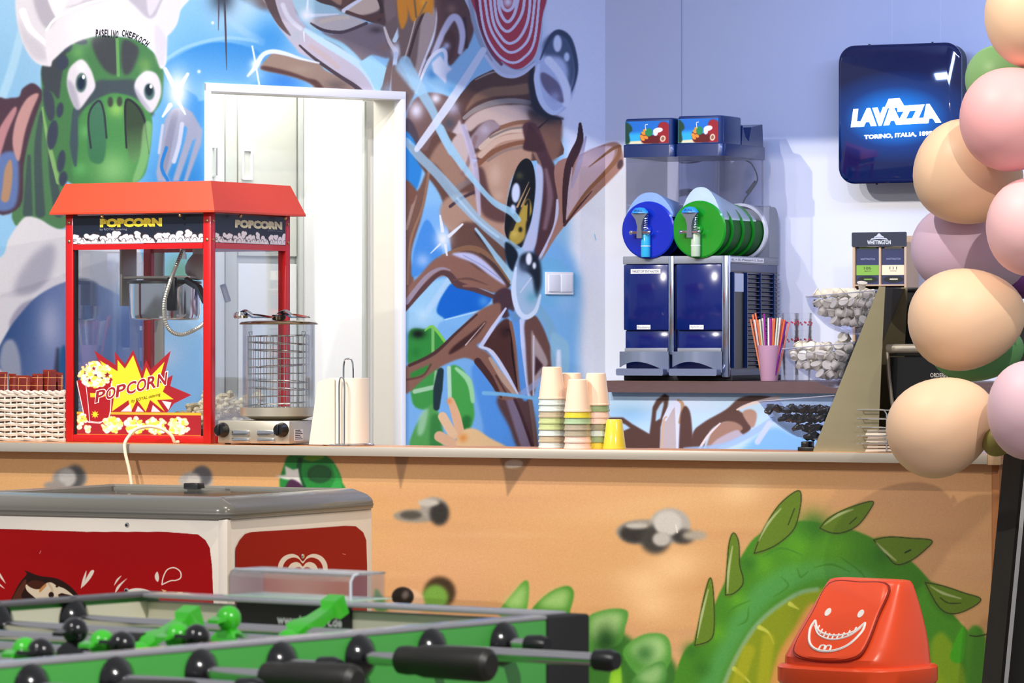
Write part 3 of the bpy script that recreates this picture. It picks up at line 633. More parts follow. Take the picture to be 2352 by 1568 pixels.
    v.fill([(1000,500),(1100,430),(1190,480),(1210,640),(1100,730),(1000,610)], '#4a3138', 12)
    v.fill([(1115,-20),(1235,90),(1200,270),(1130,180)], '#0e1a26', 10)
    # leaves of the plant
    v.fill([(168,870),(220,828),(330,838),(400,800),(445,860),(520,970),(420,1100),(180,1200),(158,1000)], '#2f8f38', 7); v.glow(255,880,75,'#061006',1,50); v.glow(230,1060,50,'#1f7a2c',.8)
    v.line([(320,850),(400,812),(520,960)], (10,30,26), '#86d24e', 6); v.line([(400,830),(400,1060)], 30, '#7fc46a', 14)
    v.fill([(180,1330),(430,1170),(455,1300),(430,1600),(230,1600),(180,1420)], '#3f9a44', 8); v.line([(220,1445),(420,1400)], 44, '#a9d4a8', 14); v.line([(430,1250),(420,1380)], 30, '#8fc48f', 10)
    v.frame(900, 500, 2.852)
    v.fill([(128,1510),(140,1400),(205,1285),(268,1218),(315,1310),(330,1510)], '#55a350', 6); v.fill([(180,1300),(240,1250),(210,1400),(170,1420)], '#a9d6ac', 14, alpha=.8); v.fill([(260,1300),(320,1320),(320,1510),(250,1510)], '#2f7d35', 16, alpha=.8)
    v.line([(318,1000),(300,1120),(290,1240)], (40,60,40), '#1c3236', 12)
    v.fill([(380,985),(440,975),(500,1050),(528,1180),(540,1300),(505,1388),(465,1380),(430,1280),(385,1190)], '#48a848', 6); v.line([(420,985),(505,1070),(528,1200)], (20,40,24), '#a5e0a4', 12); v.fill([(470,1300),(520,1310),(500,1388),(450,1380)], '#1f6a2a', 14, alpha=.8)
    v.line([(372,980),(378,1180)], 26, '#c0e3c4', 8)
    v.fill([(520,1000),(620,1000),(780,1350),(820,1510),(560,1510),(600,1380)], '#4f93e2', 14, alpha=.8)
    v.line([(385,1195),(420,1300),(455,1450)], (44,60,60), '#f0b98c', 6); v.line([(330,1300),(400,1420)], 60, '#f2c79a', 6); v.line([(310,1430),(400,1480)], 70, '#e8b68e', 8); v.glow(375,1200,18,'#ee9a5a')
    v.fill([(440,1520),(460,1400),(540,1380),(640,1440),(760,1520)], '#f5ca90', 8); v.glow(465,1440,30,'#ee9440',.9)
    v.fill([(690,1180),(900,1180),(945,1520),(835,1520),(770,1370)], '#5c3d3a', 12); v.line([(770,1170),(880,1500)], (60,70), '#8d7f96', 26, .8); v.line([(905,1190),(948,1510)], 26, '#7a5a52', 8); v.line([(800,1180),(850,1300),(920,1500)], 20, '#46282a', 8)
    v.frame(900, 560, 4.273)
    v.fill([(130,1210),(400,1090),(640,860),(850,660),(1040,578),(1072,640),(1050,720),(900,940),(835,1000),(960,1085),(1020,1220),(1180,1420),(1240,1500),(1060,1520),(950,1300),(830,1165),(700,1120),(500,1195),(330,1310),(130,1470)], '#8c6150', 6)
    v.fill([(565,1085),(600,1010),(780,870),(925,757),(850,880),(700,1010)], '#43241f', 5); v.line([(170,1190),(420,1065),(640,860),(830,690)], (30,34,26,20), '#4d2e2b', 6); v.line([(910,770),(720,990)], (6,12), '#d8c8c8', 5)
    v.fill([(185,1265),(390,1172),(340,1262),(180,1328)], '#2f8a34', 5, False); v.line([(140,1330),(300,1290),(380,1180)], 20, '#6a4238', 8)
    v.line([(840,1150),(960,1310),(1070,1500)], (70,60,20), '#4a2a26', 8); v.line([(960,1120),(1100,1330),(1225,1490)], (30,60,40), '#c39f86', 8); v.line([(1020,1290),(1130,1480)], 20, '#5b3a33', 6)
    v.fill([(1110,735),(1170,780),(1215,1000),(1265,1480),(1150,1290),(1030,1100),(895,1015),(1000,840)], '#4e2c26', 5); v.glow(1110,860,60,'#2c1616',.8)
    v.line([(1125,842),(1165,868),(1182,1100),(1230,1420)], (14,16,16,8), '#1e0e0e', 4); v.line([(1165,770),(1212,1050),(1255,1480)], 34, '#8a5a44', 6)
    v.fill([(1140,640),(1250,720),(1290,800),(1300,1100),(1345,1490),(1268,1490),(1220,1000),(1190,800)], '#5b97da', 8); v.glow(1220,700,60,'#6a8fae',.8)
    v.line([(1115,630),(980,830),(870,1000)], (20,40,40), '#cdd0ea', 6); v.line([(865,1005),(980,1060),(1120,1270),(1235,1470)], (20,40,40,14), '#d5d8ee', 6)
    v.line([(1275,750),(1290,1000),(1345,1480)], (50,50,36), '#ccd3ee', 8)
    v.fill([(1305,770),(1400,700),(1475,800),(1540,960),(1610,1190),(1450,1300),(1385,1490),(1340,1400),(1312,1000)], '#6a4840', 5)
    v.fill([(1370,890),(1400,900),(1530,1150),(1480,1240),(1390,1420)], '#b09a98', 8); v.fill([(1410,1095),(1485,1190),(1400,1300)], '#45262a', 6, False); v.line([(1390,900),(1385,1480)], 16, '#cfc4cc', 6)
    v.line([(1260,1480),(1450,1340)], 60, '#a9b4dc', 20, .6)
    v.fill([(1450,180),(1600,140),(1740,250),(1830,320),(1790,500),(1560,620),(1450,520)], '#74b8e2', 46); v.line([(1440,640),(1540,790),(1580,920)], 90, '#82b2cf', 40, .8); v.glow(1700,560,120,'#9cc4ee',.6)
    v.fill([(1560,900),(1620,880),(1700,940),(1738,1010),(1730,1250),(1580,1250)], '#93c2de', 14, alpha=.9); v.fill([(1620,1040),(1655,1040),(1665,1230),(1610,1230)], '#e2eafa', 8, False)
    v.line([(900,1460),(1130,1475),(1440,1520)], (40,36,30), '#80bfe6', 14)
    # lower pearl
    v.ell(1320,402,145,336,'#a7c1da',2,8)
    v.fill([(1270,110),(1390,85),(1455,180),(1465,400),(1410,530),(1375,320),(1260,230)], '#16202e', 22); v.glow(1290,230,60,'#4f5f78',.8); v.glow(1370,520,70,'#6fb0c6',.9)
    v.line([(1215,230),(1192,450),(1232,640),(1310,715),(1405,655),(1455,500)], (20,50,50,50,40,20), '#d6e3f5', 14); v.line([(1260,470),(1365,330)], 12, '#d0d8ea', 6)
    v.ell(1345,147,30,62,'#f2f5fc',2,5); v.ell(1398,213,18,34,'#f2f5fc',0,5)
    v.frame(900, 300, 4.273)
    v.glow(500,1060,80,'#f0f3fd',1,100)
    for p, w in (([(470,830),(495,980)],(18,36)),([(560,1030),(690,915)],(36,20)),([(378,1200),(470,1110)],(8,20)),([(538,1220),(522,1120)],(16,30))): v.line(p, w, '#eef1fb', 6)
    v.line([(1985,1015),(2000,1070)], 6, '#5fb0d8', 4)
    v.grain(.008)
    return v

def paint_niche():
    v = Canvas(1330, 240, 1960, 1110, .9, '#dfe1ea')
    leaf_hand(v)
    v.frame(1380, 880, 4.704)
    v.fill([(-250,90),(2700,90),(2700,1100),(-250,1100)], '#b5d0ea', 8, False); v.glow(900,200,400,'#c9d6f0',.8,130); v.glow(300,330,300,'#84b2da',.8,120)
    v.fill([(-250,370),(240,368),(340,440),(525,548),(548,380),(560,260),(600,180),(690,112),(737,140),(722,250),(665,400),(645,480),(640,1000),(-250,1000)], '#4c2d26', 5, False)
    v.fill([(590,412),(600,300),(640,230),(678,190),(680,230),(645,380)], '#a9c6e2', 5, False); v.fill([(200,418),(260,440),(318,482),(232,520)], '#a9c4e0', 5, False)
    v.fill([(645,1000),(655,480),(715,300),(815,188),(850,200),(855,400),(858,1000)], '#b7a7ab', 6); v.line([(690,380),(760,250),(815,205),(832,400),(840,1000)], (50,60,60,46), '#ced3ef', 10); v.line([(652,1000),(670,450),(705,360)], 20, '#c9a58c', 6)
    v.line([(830,180),(872,205),(880,270),(848,420)], (20,40,30), '#b58f70', 6)
    v.fill([(852,1000),(855,420),(885,275),(922,246),(968,330),(990,560),(1010,1000)], '#50302a', 5)
    v.fill([(985,570),(1100,430),(1350,285),(1480,172),(1620,136),(1850,148),(1770,190),(1560,230),(1485,285),(1570,350),(1625,475),(1530,560),(1420,430),(1290,435),(1150,570),(1040,1000),(960,1000)], '#53332c', 5)
    v.fill([(1060,1000),(1180,560),(1300,430),(1440,415),(1530,500),(1300,620),(1150,1000)], '#9c7464', 10); v.fill([(1530,320),(1620,280),(1685,330),(1665,450),(1620,470)], '#a98272', 8)
    v.fill([(1250,610),(1450,508),(1512,530),(1505,585),(1180,720)], '#b3a3b0', 10); v.line([(1020,780),(1150,570),(1285,430)], (30,28,16), '#dccdd0', 6); v.line([(1470,282),(1640,212),(1900,160)], (20,34,60), '#d9c5c3', 6)
    v.line([(900,700),(1300,680),(1620,540),(1850,390)], (20,70,70,60), '#98b4dc', 26, .85); v.fill([(1560,680),(1850,480),(2100,560),(2400,640),(2400,1000),(1300,1000)], '#7fb4e8', 40); v.line([(1690,630),(1820,430)], 60, '#c0c9f0', 20)
    return v

def paint_counter():
    v = Canvas(-60, 1020, 2330, 1720, .72, '#cc9c68')
    rng = np.random.RandomState(3)
    for _ in range(150):
        x, y = rng.uniform(-60, 2330), rng.uniform(1040, 1700)
        v.glow(x, y, rng.uniform(60, 220), ('#c08c5a', '#d9b080', '#d0a070', '#c79670', '#bd8d68')[rng.randint(5)], .35, rng.uniform(8, 30))
    for x, y in ((2180,1180),(2060,1110),(2230,1300),(1250,1090),(300,1080),(1050,1300)): v.glow(x, y, 170, '#cf9c78', .5, 70)
    for x, y in ((1480,1340),(1550,1300),(1700,1130),(1500,1390)): v.glow(x, y, 60, '#e6c08e', .7, 40)
    def stone(x, y, w, h, parts):
        for (a, b, rx, ry, c, s) in parts: v.ell(x+a*w, y+b*h, rx*w, ry*h, c, 0, s*.55)
    stone(160,1098,50,36,[(0,0,.8,.7,'#8f8a86',10),(.25,-.1,.45,.75,'#4e4c4c',14),(-.1,-.05,.4,.6,'#aaa7a3',12),(-.7,.45,.5,.25,'#8d8680',10)])
    stone(450,1100,46,34,[(0,.1,.85,.65,'#a6a19c',10),(.3,-.2,.5,.7,'#5a595c',12),(-.1,.1,.35,.5,'#b9b4ae',10)])
    stone(975,1175,62,38,[(-.3,.25,.85,.4,'#8a8378',8),(.35,-.2,.5,.7,'#938d86',8),(.55,.1,.36,.72,'#2b2927',14),(-.5,.2,.4,.25,'#4a4640',12),(.15,-.55,.4,.22,'#b4aea6',8)])
    stone(1510,1218,95,56,[(-.3,.05,.7,.5,'#8b857c',12),(.3,-.2,.5,.72,'#a5a19a',12),(-.55,.12,.36,.4,'#2d2a27',16),(-.05,.35,.36,.6,'#3a3733',18),(.62,.25,.28,.3,'#35322f',14),(.25,-.3,.34,.5,'#bdbab4',12),(.1,.35,.22,.3,'#b0aca6',10),(-.5,-.2,.28,.14,'#b3aea6',8),(.9,.2,.3,.2,'#a39a8c',14)])
    v.line([(1552,1205),(1555,1222)], 3, '#d8d4ce', 2)
    # green head with white teeth
    v.frame(0, 960, 2.6133)
    v.fill([(1712,260),(1750,220),(1830,212),(1900,206),(1980,240),(2030,310),(2052,380),(2045,440),(1700,440)], '#1f7d33', 6); v.fill([(1820,240),(1900,206),(1950,230),(1880,260)], '#6aa32a', 10); v.fill([(1990,270),(2045,360),(2045,440),(1980,440),(2010,360)], '#2f9a44', 10)
    v.ell(1918,335,72,54,'#123a20',0,10); v.ell(1918,335,70,52,'#215c2c',0,20,.7); v.line([(1800,250),(1790,330),(1820,410)], 30, '#0f4a24', 14)
    v.fill([(1650,345),(1715,340),(1710,285),(1760,310),(1790,300),(1800,360),(1815,410),(1760,375),(1700,365)], '#d8d6d2', 5, False); v.fill([(1715,440),(1740,370),(1800,390),(1820,440)], '#43203f', 8)
    v.frame(0, 0, 1)
    for t in ([(905,1040),(945,1040),(938,1050),(920,1126),(914,1090)],[(1145,1040),(1228,1040),(1200,1085),(1165,1140),(1158,1085)]): v.fill(t, '#8b6b4f', 2, False, .75)
    v.fill([(1160,1062),(1180,1055),(1200,1060),(1195,1072),(1165,1074)], '#d8cfc6', 3, alpha=.8)
    # small creature behind the table
    v.ell(1010,1360,36,36,'#3a2a1a',0,8); v.ell(1000,1372,30,30,'#6a9a3c',0,8); v.ell(935,1385,40,34,'#d2ab88',0,6); v.ell(925,1370,25,22,'#15120f',0,4); v.ell(931,1366,8,11,'#5c5450',20,5); v.fill([(862,1352),(878,1370),(890,1400),(862,1400)], '#3f7a2a', 5)
    # bushes
    def leaf(p, dark, lite):
        v.fill(p, dark, 4); c = np.mean(p, 0); q = [(c[0]+(x-c[0])*.72, c[1]-8+(y-c[1])*.6) for x, y in p]; v.fill(q, lite, 16, alpha=.85)
    D, L = '#4f8f2e', '#9cc276'
    leaf([(1145,1410),(1180,1360),(1205,1333),(1215,1345),(1210,1400),(1195,1420)], D, L); leaf([(1220,1410),(1255,1365),(1300,1345),(1318,1360),(1310,1400),(1300,1420)], '#3f7f24', L)
    v.fill([(1330,1720),(1340,1440),(1420,1450),(1470,1480),(1530,1500),(1560,1560),(1560,1720)], '#2f6a20', 10)
    leaf([(1345,1425),(1390,1400),(1440,1402),(1436,1440),(1420,1480),(1350,1500)], '#4a8a34', '#a9c886'); v.glow(1390,1470,30,'#0f3a10',.9,40); leaf([(1430,1500),(1470,1460),(1520,1455),(1540,1480),(1535,1530),(1480,1560)], '#4c8f34', '#a9cc8c')
    leaf([(1450,1568),(1490,1530),(1525,1520),(1530,1560),(1500,1600)], '#3f8030', '#93bc7c'); v.glow(1480,1500,26,'#1c5a1c',.7); leaf([(1400,1560),(1420,1510),(1428,1560),(1424,1700),(1398,1700)], '#6fae1e', '#9fd03c')
    # the green tail
    v.frame(1380, 1080, 2.42)
    v.fill([(380,1300),(450,1030),(560,900),(680,640),(780,480),(860,370),(1000,300),(1130,280),(1260,300),(1400,330),(1560,400),(1720,500),(1850,640),(1960,800),(2060,920),(2140,1080),(2160,1500),(380,1500)], '#3f7f1a', 8)
    v.fill([(560,1150),(640,1000),(760,760),(900,600),(1060,520),(1300,500),(1480,560),(1640,700),(1600,700),(1300,600),(1100,640),(900,780),(700,1100),(600,1400),(500,1400)], '#4f9a54', 46, alpha=.75)
    for x, y, r in ((1100,420,120),(900,520,80),(760,720,60),(1300,430,120),(640,900,60)): v.glow(x, y, r, '#5da31e', .7)
    for x, y, r in ((820,520,50),(1180,300,90),(500,1000,50),(560,1100,60),(1560,470,60)): v.glow(x, y, r, '#2d6a18', .8)
    for p in ([(1090,540),(1110,590),(1150,560)],[(1330,480),(1440,560),(1480,620)],[(820,760),(810,830),(760,860)],[(1000,590),(1040,640),(960,700)],[(900,480),(1000,430),(1120,470)],[(1180,540),(1280,520),(1380,560)],[(700,800),(740,760),(830,720)]): v.line(p, (4,12,4), '#3a7c1c', 8, .8)
    v.fill([(640,1500),(700,1150),(800,950),(930,800),(1080,700),(1200,660),(1400,640),(1600,740),(1720,900),(1850,1100),(1960,1250),(1960,1500)], '#7f8f10', 12); v.line([(640,1300),(740,1060),(880,840),(1080,690),(1200,660)], 26, '#86a890', 20, .7)
    v.fill([(900,1500),(960,1100),(1060,900),(1200,760),(1200,1500)], '#c98f4a', 20)
    for p in ([(740,1100),(800,1150),(830,1180)],[(880,870),(930,900),(960,960)],[(1050,740),(1100,770)]): v.line(p, (26,14,4), '#b8bf4a', 10)
    for p in ([(930,940),(900,1180)],[(820,1000),(760,1180)]): v.line(p, 70, '#a3a41a', 30, .7)
    v.fill([(1830,1000),(1900,900),(2000,1060),(2050,1300),(1900,1300)], '#7f9a14', 20, alpha=.8)
    v.fill([(1940,1040),(2000,880),(2030,900),(2010,1060)], '#3f9a14', 10); v.fill([(2030,930),(2140,930),(2150,1500),(2060,1500)], '#4a8a22', 12)
    def spike(p, hi):
        v.fill([(x+3, y+5) for x, y in p], '#4a4a1a', 14, alpha=.6); v.fill(p, '#5c7a1c', 3); v.line(list(p)+[p[0]], 5, '#1d2a0c', 3, .9); v.line(hi, (4,16,6), '#aeb88a', 8, .85)
    spike([(520,970),(540,860),(575,690),(607,595),(625,690),(628,880),(600,945)], [(535,930),(560,800),(596,660)])
    spike([(690,690),(700,530),(712,400),(737,345),(765,400),(770,520),(790,620),(740,680)], [(703,680),(708,560),(730,420)])
    spike([(850,460),(900,330),(990,190),(1090,112),(1112,150),(1095,260),(1060,340),(960,420)], [(875,390),(930,290),(1000,210)])
    spike([(1215,318),(1270,260),(1380,205),(1506,170),(1495,215),(1430,300),(1350,342),(1280,345)], [(1240,300),(1320,245),(1400,215)])
    spike([(1515,385),(1600,368),(1720,375),(1838,388),(1800,440),(1720,500),(1640,520),(1580,460)], [(1530,400),(1580,450),(1640,500)])
    spike([(1800,620),(1900,640),(2020,680),(2110,712),(2060,760),(1960,795),(1880,760)], [(1830,640),(1900,680),(2000,710)])
    v.line([(2050,915),(2090,920),(2160,905)], 6, '#26300e', 4)
    v.line([(1885,705),(1930,735),(2000,735)], 5, '#22300c', 3); v.line([(1690,455),(1720,440)], 8, '#1c260a', 4); v.line([(1040,300),(1075,210)], 5, '#22300c', 3); v.line([(1380,295),(1420,260)], 5, '#22300c', 3)
    v.grain(.012)
    return v
# ------------------------------------------------------------------ materials
M_white = mat('white_paint', '#e9e9ec', .55, bump=.08, bscale=300)
M_trim = mat('white_lacquer', '#eeeef3', .35)
M_cream = mat('cream_paint', '#e6e2d6', .6)
M_floor = mat('floor_vinyl', '#8b8378', .4, noise=.08, nscale=6)
M_grey = mat('grey_panel', '#c4c9c4', .4)
M_steel = mat('brushed_steel', '#cfc8b6', .38, .75, noise=.06, nscale=60, stretch=(1, 1, 12))
M_chrome = mat('chrome', '#dfe0e4', .12, 1.0)
M_alu = mat('aluminium_edge', '#b9b2a7', .38, .35)
M_black = mat('black_plastic', '#141417', .32)
M_black_matte = mat('black_matte', '#1a1a1b', .7)
M_red = mat('red_enamel', '#c30c12', .32, coat=.3)
M_redroof = mat('red_roof_enamel', '#d3401b', .42, spec=.7, noise=.03, nscale=300)
M_glass = glass('clear_glass', '#fbfdff', .03)
M_acryl = glass('clear_acrylic', '#f4f5fb', .08)
M_screw = mat('screw_metal', '#c8a878', .3, 1.0)
M_wood = mat('dark_oak_laminate', '#5a3f3d', .5, noise=.35, nscale=18, stretch=(1.2, 6, 26))
M_oak = mat('light_oak', '#c3a27e', .5, noise=.15, nscale=14, stretch=(8, 8, 1))
M_top = mat('worktop_laminate', '#c98d5c', .3, noise=.12, nscale=10, stretch=(1, 10, 1))
M_print = mat('white_print', '#f2f0ee', .4)
M_ink = mat('black_ink', '#15141a', .5)
M_paper = mat('paper', '#efe6d8', .8, bump=.2, bscale=120)

# ------------------------------------------------------------------ the setting
WANG = 37.4
wl_o = at(-200, 784, 13.97); wl_o.z = 0
C0 = at(1390, 784, 15.8)
d = Vector((C0.x-wl_o.x, C0.y-wl_o.y, 0)); WANG = math.degrees(math.atan2(d.y, d.x)); WL = FR((wl_o.x, wl_o.y, 0), WANG); WLEN = d.length
WTOP = 2.95
dx0, dz0 = WL.px(477, 207); dx1, _ = WL.px(921, 207); dz = (WL.px(470, 205)[1]+WL.px(928, 229)[1])/2
PPM = 520
TH = .17
# wall with a door opening
w = MB()
for a, b, c, e in ((0, dx0, 0, WTOP), (dx0, dx1, dz, WTOP), (dx1, WLEN, 0, WTOP)):
    w.add([(a, 0, c), (b, 0, c), (b, 0, e), (a, 0, e)], [(0, 1, 2, 3)])
w.add([(0, TH, 0), (dx0, TH, 0), (dx0, TH, WTOP), (0, TH, WTOP), (dx1, TH, 0), (WLEN, TH, 0), (WLEN, TH, WTOP), (dx1, TH, WTOP)], [(3, 2, 1, 0), (7, 6, 5, 4)])
w.add([(dx0, 0, 0), (dx0, TH, 0), (dx0, TH, dz), (dx0, 0, dz), (dx1, 0, 0), (dx1, TH, 0), (dx1, TH, dz), (dx1, 0, dz), (dx0, TH, WTOP), (dx1, TH, WTOP)], [(0, 3, 2, 1), (4, 5, 6, 7), (3, 7, 6, 2), (2, 6, 9, 8)])
mural = paint_mural()
me = mesh('wall_left', w, None, False, fix=False)
me.materials.append(painted('mural_paint', image('mural_sketch', wall_texture(mural, WL, 0, WLEN, .2, WTOP, PPM)), .5)); me.materials.append(M_cream)
set_uv(me, 0, WLEN, .2, WTOP)
for i, p in enumerate(me.polygons): p.material_index = 0 if i < 3 else 1
wall_left = obj('wall_left', me, None, kind='structure'); wall_left.location = WL.o; wall_left.rotation_euler = (0, 0, WL.a)
# writing on the chef's hat
tm = MB()
for word, pa, pb, hh in (('PASELINO', (219, 75), (272, 78), 17), ('CHEFKOCH', (279, 75), (341, 103), 15)):
    n = len(word)
    for i, ch in enumerate(word):
        t = (i+.5)/n; bx = pa[0]+(pb[0]-pa[0])*t; by = pa[1]+(pb[1]-pa[1])*t+(6*(t-.5)**2 if word[0] == 'P' else -7*math.sin(PI*t)*.6)
        an = math.radians([2, 6, -3, 4, 0, 3, 2, 7][i]) if word[0] == 'P' else math.radians(8+i*5)
        x, z = WL.px(bx, by); k = 1/640; wd_ = (pb[0]-pa[0])/n*.40*k*1.12; hg = hh*.5*k
        if ch == 'I': wd_ *= .3
        text(tm, ch, -wd_, wd_, -hg, hg, -.0012, .03, fn=lambda a, y, c, x=x, z=z, an=an: (x+a*math.cos(an)+c*math.sin(an), y, z-a*math.sin(an)+c*math.cos(an)))
obj('lettering', tm, M_ink, wall_left, False)
# niche wall, with a left return hidden behind the corner
NB = FR((C0.x, C0.y, 0), CA)
nz0, nz1, NL = .2, WTOP, 3.3
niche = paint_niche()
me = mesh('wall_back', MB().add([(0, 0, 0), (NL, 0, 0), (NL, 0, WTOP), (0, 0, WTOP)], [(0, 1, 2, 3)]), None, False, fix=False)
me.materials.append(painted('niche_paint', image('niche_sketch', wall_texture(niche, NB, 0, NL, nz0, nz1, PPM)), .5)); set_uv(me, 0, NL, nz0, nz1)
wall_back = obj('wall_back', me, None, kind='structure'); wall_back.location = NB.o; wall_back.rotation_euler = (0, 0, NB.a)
sx, _ = NB.px(1566, 200)
obj('seam', MB().box(sx-.0014, sx+.0014, -.0012, .001, 1.15, WTOP), mat('seam_grey', '#a9aec4', .6), wall_back, False)
def world_obj(name, mb, m, fr, kind='structure', **k):
    o = obj(name, mb, m, None, kind=kind, **k); o.location = fr.o; o.rotation_euler = (0, 0, fr.a); return o
world_obj('ceiling', MB().prism([(-.38, 0), (NL, 0), (NL, .12), (-.38, .12)], -1.95, .2).box(-.38, NL, -1.95, -1.9, -.16, 0), M_white, FR((NB.o.x, NB.o.y, 2.78), CA), smooth=False)
fl = MB().box(-9, 9, -3, 19, -.06, 0)
world_obj('floor', fl, M_floor, FR((0, 0, 0), 0), smooth=False)
# room behind the doorway
RB = 1.55
world_obj('wall_rear', MB().box(dx0-1.2, dx1+.03, RB, RB+.06, 0, 2.5), M_white, WL, smooth=False)
world_obj('wall_side', MB().box(dx0-1.26, dx0-1.2, TH+.01, RB, 0, 2.5), M_white, WL, smooth=False)
world_obj('ceiling_room', MB().box(dx0-1.2, dx1, TH+.01, RB, 2.5, 2.56), M_white, WL, smooth=False)
rp = WL.pxs(836, 500, dx1)[0]
world_obj('wall_right', MB().box(dx1-.002, dx1+.06, rp+.006, RB, 0, 2.5), mat('bright_white', '#f6f7f8', .5), WL, smooth=False)
world_obj('trim_1', MB().box(dx1-.006, dx1+.002, rp-.012, rp+.004, 0, dz), M_grey, WL, smooth=False)
bl = bpy.data.lights.new('room_ceiling_lamp', 'POINT'); bo = bpy.data.objects.new('room_ceiling_lamp', bl); COL.objects.link(bo)
bl.energy = 8.5; bl.shadow_soft_size = .12; bl.color = (1, .98, .95); bo.location = WL.w(dx1-.45, .42, 2.3)
# door frame: two jambs and a head
ft = .014
df = world_obj('door_1', MB().rbox(dx0-ft, dx0+.008, -.012, TH+.01, 0, dz+.026, .002), M_trim, WL)
obj('jamb', MB().rbox(dx1-.008, dx1+ft, -.012, .03, 0, dz+.026, .002), M_trim, df)
obj('head', MB().rbox(dx0-ft, dx1+ft, -.0122, .05, dz-.004, dz+.0262, .002), M_trim, df)

# ------------------------------------------------------------------ tall cabinet seen through the doorway
cy_ = .62
KX = lambda px: WL.px(px, 500, cy_)[0]
t = thing('tall_cabinet', 'pale grey tall cabinet with handled doors seen through the white doorway', 'cabinet', WL)
obj('carcass', MB().box(KX(440), min(KX(699), dx1-.006), cy_+.022, cy_+.5, .0, 2.35), mat('cabinet_grey', '#b9bfb9', .45), t, False)
z6 = WL.px(560, 602, cy_)[1]
doors = [(440, 516, 0, 2.3, '#d6dcd8'), (519, 545, 0, 2.3, '#bfc4ba'), (548, 682, z6+.004, 2.3, '#d3d6cb'), (548, 682, 0, z6-.004, '#dcdfdc')]
for a, b, z0, z1, c in doors:
    dd_ = obj('door', MB().rbox(KX(a), min(KX(b), dx1-.022), cy_, cy_+.02, z0+.02, z1, .003), mat('cabinet_door', c, .35), t)
    if a == 440:
        hx_ = KX(490); za = WL.px(490, 405, cy_)[1]; zb = WL.px(490, 338, cy_)[1]
        obj('handle', MB().tube([(hx_, cy_, za), (hx_, cy_-.022, za+.004), (hx_, cy_-.022, zb-.004), (hx_, cy_, zb)], .005), M_chrome, dd_)
    if a == 548 and z0 > .1:
        hx0, hx1 = KX(554), KX(578); za = WL.px(565, 413, cy_)[1]; zb = WL.px(565, 341, cy_)[1]
        obj('handle', MB().ring(rrect(hx0, hx1, za, zb, .004), rrect(hx0+.008, hx1-.008, za+.01, zb-.01, .003), cy_-.008, cy_+.001), M_trim, dd_)
obj('side_post', MB().rbox(min(KX(685), dx1-.02), min(KX(699), dx1-.004), cy_-.01, cy_+.02, .02, 2.35, .002), M_grey, t)

# ------------------------------------------------------------------ light switch
sxa, sza = WL.px(1251, 676); sxb, szb = WL.px(1314, 625)
SW = FR(WL.w(sxa, 0, sza), WANG); sw_, sh_ = sxb-sxa, szb-sza
t = thing('light_switch', 'white double light switch on the painted wall beside a glassy painted drop', 'switch', SW)
obj('frame', MB().rbox(0, sw_, -.009, 0, 0, sh_, .002), M_trim, t)
for k in (0, 1):
    x0 = sw_*(.08+.45*k)
    obj('rocker', MB().rbox(x0, x0+sw_*.40, -.014, -.006, sh_*.12, sh_*.88, .002), mat('switch_white', '#e6e8f2', .3), t)

# ------------------------------------------------------------------ shelf along the niche
n_sh = 13.90
SH = nfr(1392, n_sh, 0); shz = SH.px(1400, 874)[1]
sh_d = 14.46-n_sh
t = thing('wall_shelf', 'dark wood shelf along the back wall carrying the slush machine', 'shelf', SH)
sx0 = .02+(sh_d)*.42
obj('board', MB().prism([(.0, 0), (NL-.6, 0), (NL-.6, .042), (.0, .042)], 0, sh_d-.01), M_wood, t, False)
for o in t.children: o.location.z = shz-.042
SHZ = shz

# low wall whose top carries the shelf
LW = FR(SH.w(0, .05), CA); lx0 = LW.px(1392, 950)[0]
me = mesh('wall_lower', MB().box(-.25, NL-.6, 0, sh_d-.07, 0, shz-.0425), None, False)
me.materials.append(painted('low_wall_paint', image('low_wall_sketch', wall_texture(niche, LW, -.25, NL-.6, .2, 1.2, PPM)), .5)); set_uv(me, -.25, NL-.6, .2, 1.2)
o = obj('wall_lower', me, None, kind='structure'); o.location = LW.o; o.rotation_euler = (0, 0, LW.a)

# ------------------------------------------------------------------ counter and worktop
CN = 11.586; CZ = .9235
CO = nfr(0, CN, 0)                       # x runs along the counter, y away from the lens
CXP = lambda px, y=0: CO.px(px, 1000, y)[0]
xr = CXP(2296); edge = .03
# where the front line meets the mural wall
A = Vector((CO.o.x, CO.o.y)); B = Vector((WL.o.x, WL.o.y)); u = Vector((CO.ex.x, CO.ex.y)); wv = Vector((WL.ex.x, WL.ex.y))
def hit(y):   # local x on the line y where the wall runs
    p = A+Vector((CO.ey.x, CO.ey.y))*y; den = u.x*wv.y-u.y*wv.x; q = B-p
    return (q.x*wv.y-q.y*wv.x)/den
xl = max(hit(0)+.02, -.75)
xm = CXP(738); xs_ = CXP(1912)
poly = [(xl, 0), (xr, 0), (xr, .52), (xs_, .52), (xs_, .205), (CXP(738, .205), .205), (CXP(738, .74), .74), (hit(.74)+.02, .74), (max(xl, hit(0)+.02), .02)]
if xl > hit(.02): poly[-1] = (xl, .02)
t = thing('worktop', 'long brown worktop with a pale metal front edge on the painted counter', 'worktop', FR((CO.o.x, CO.o.y, CZ-edge), CA))
wt = MB(); n = len(poly)
wt.add([(x, y+.003, 0) for x, y in poly]+[(x, y+.003, edge) for x, y in poly], [tuple(range(n-1, -1, -1)), tuple(range(n, 2*n))]+[(i, (i+1) % n, n+(i+1) % n, n+i) for i in range(n)])
obj('board', wt, M_top, t, False)
obj('edge_strip', MB().rbox(xl, CXP(2268), -.003, .003, 0, edge-.001, .0012), M_alu, t)
obj('edge_strip', MB().rbox(CXP(2269), xr+.004, -.004, .003, -.002, edge-.001, .0012), M_oak, t, label='short wooden edge strip at the end of the worktop')
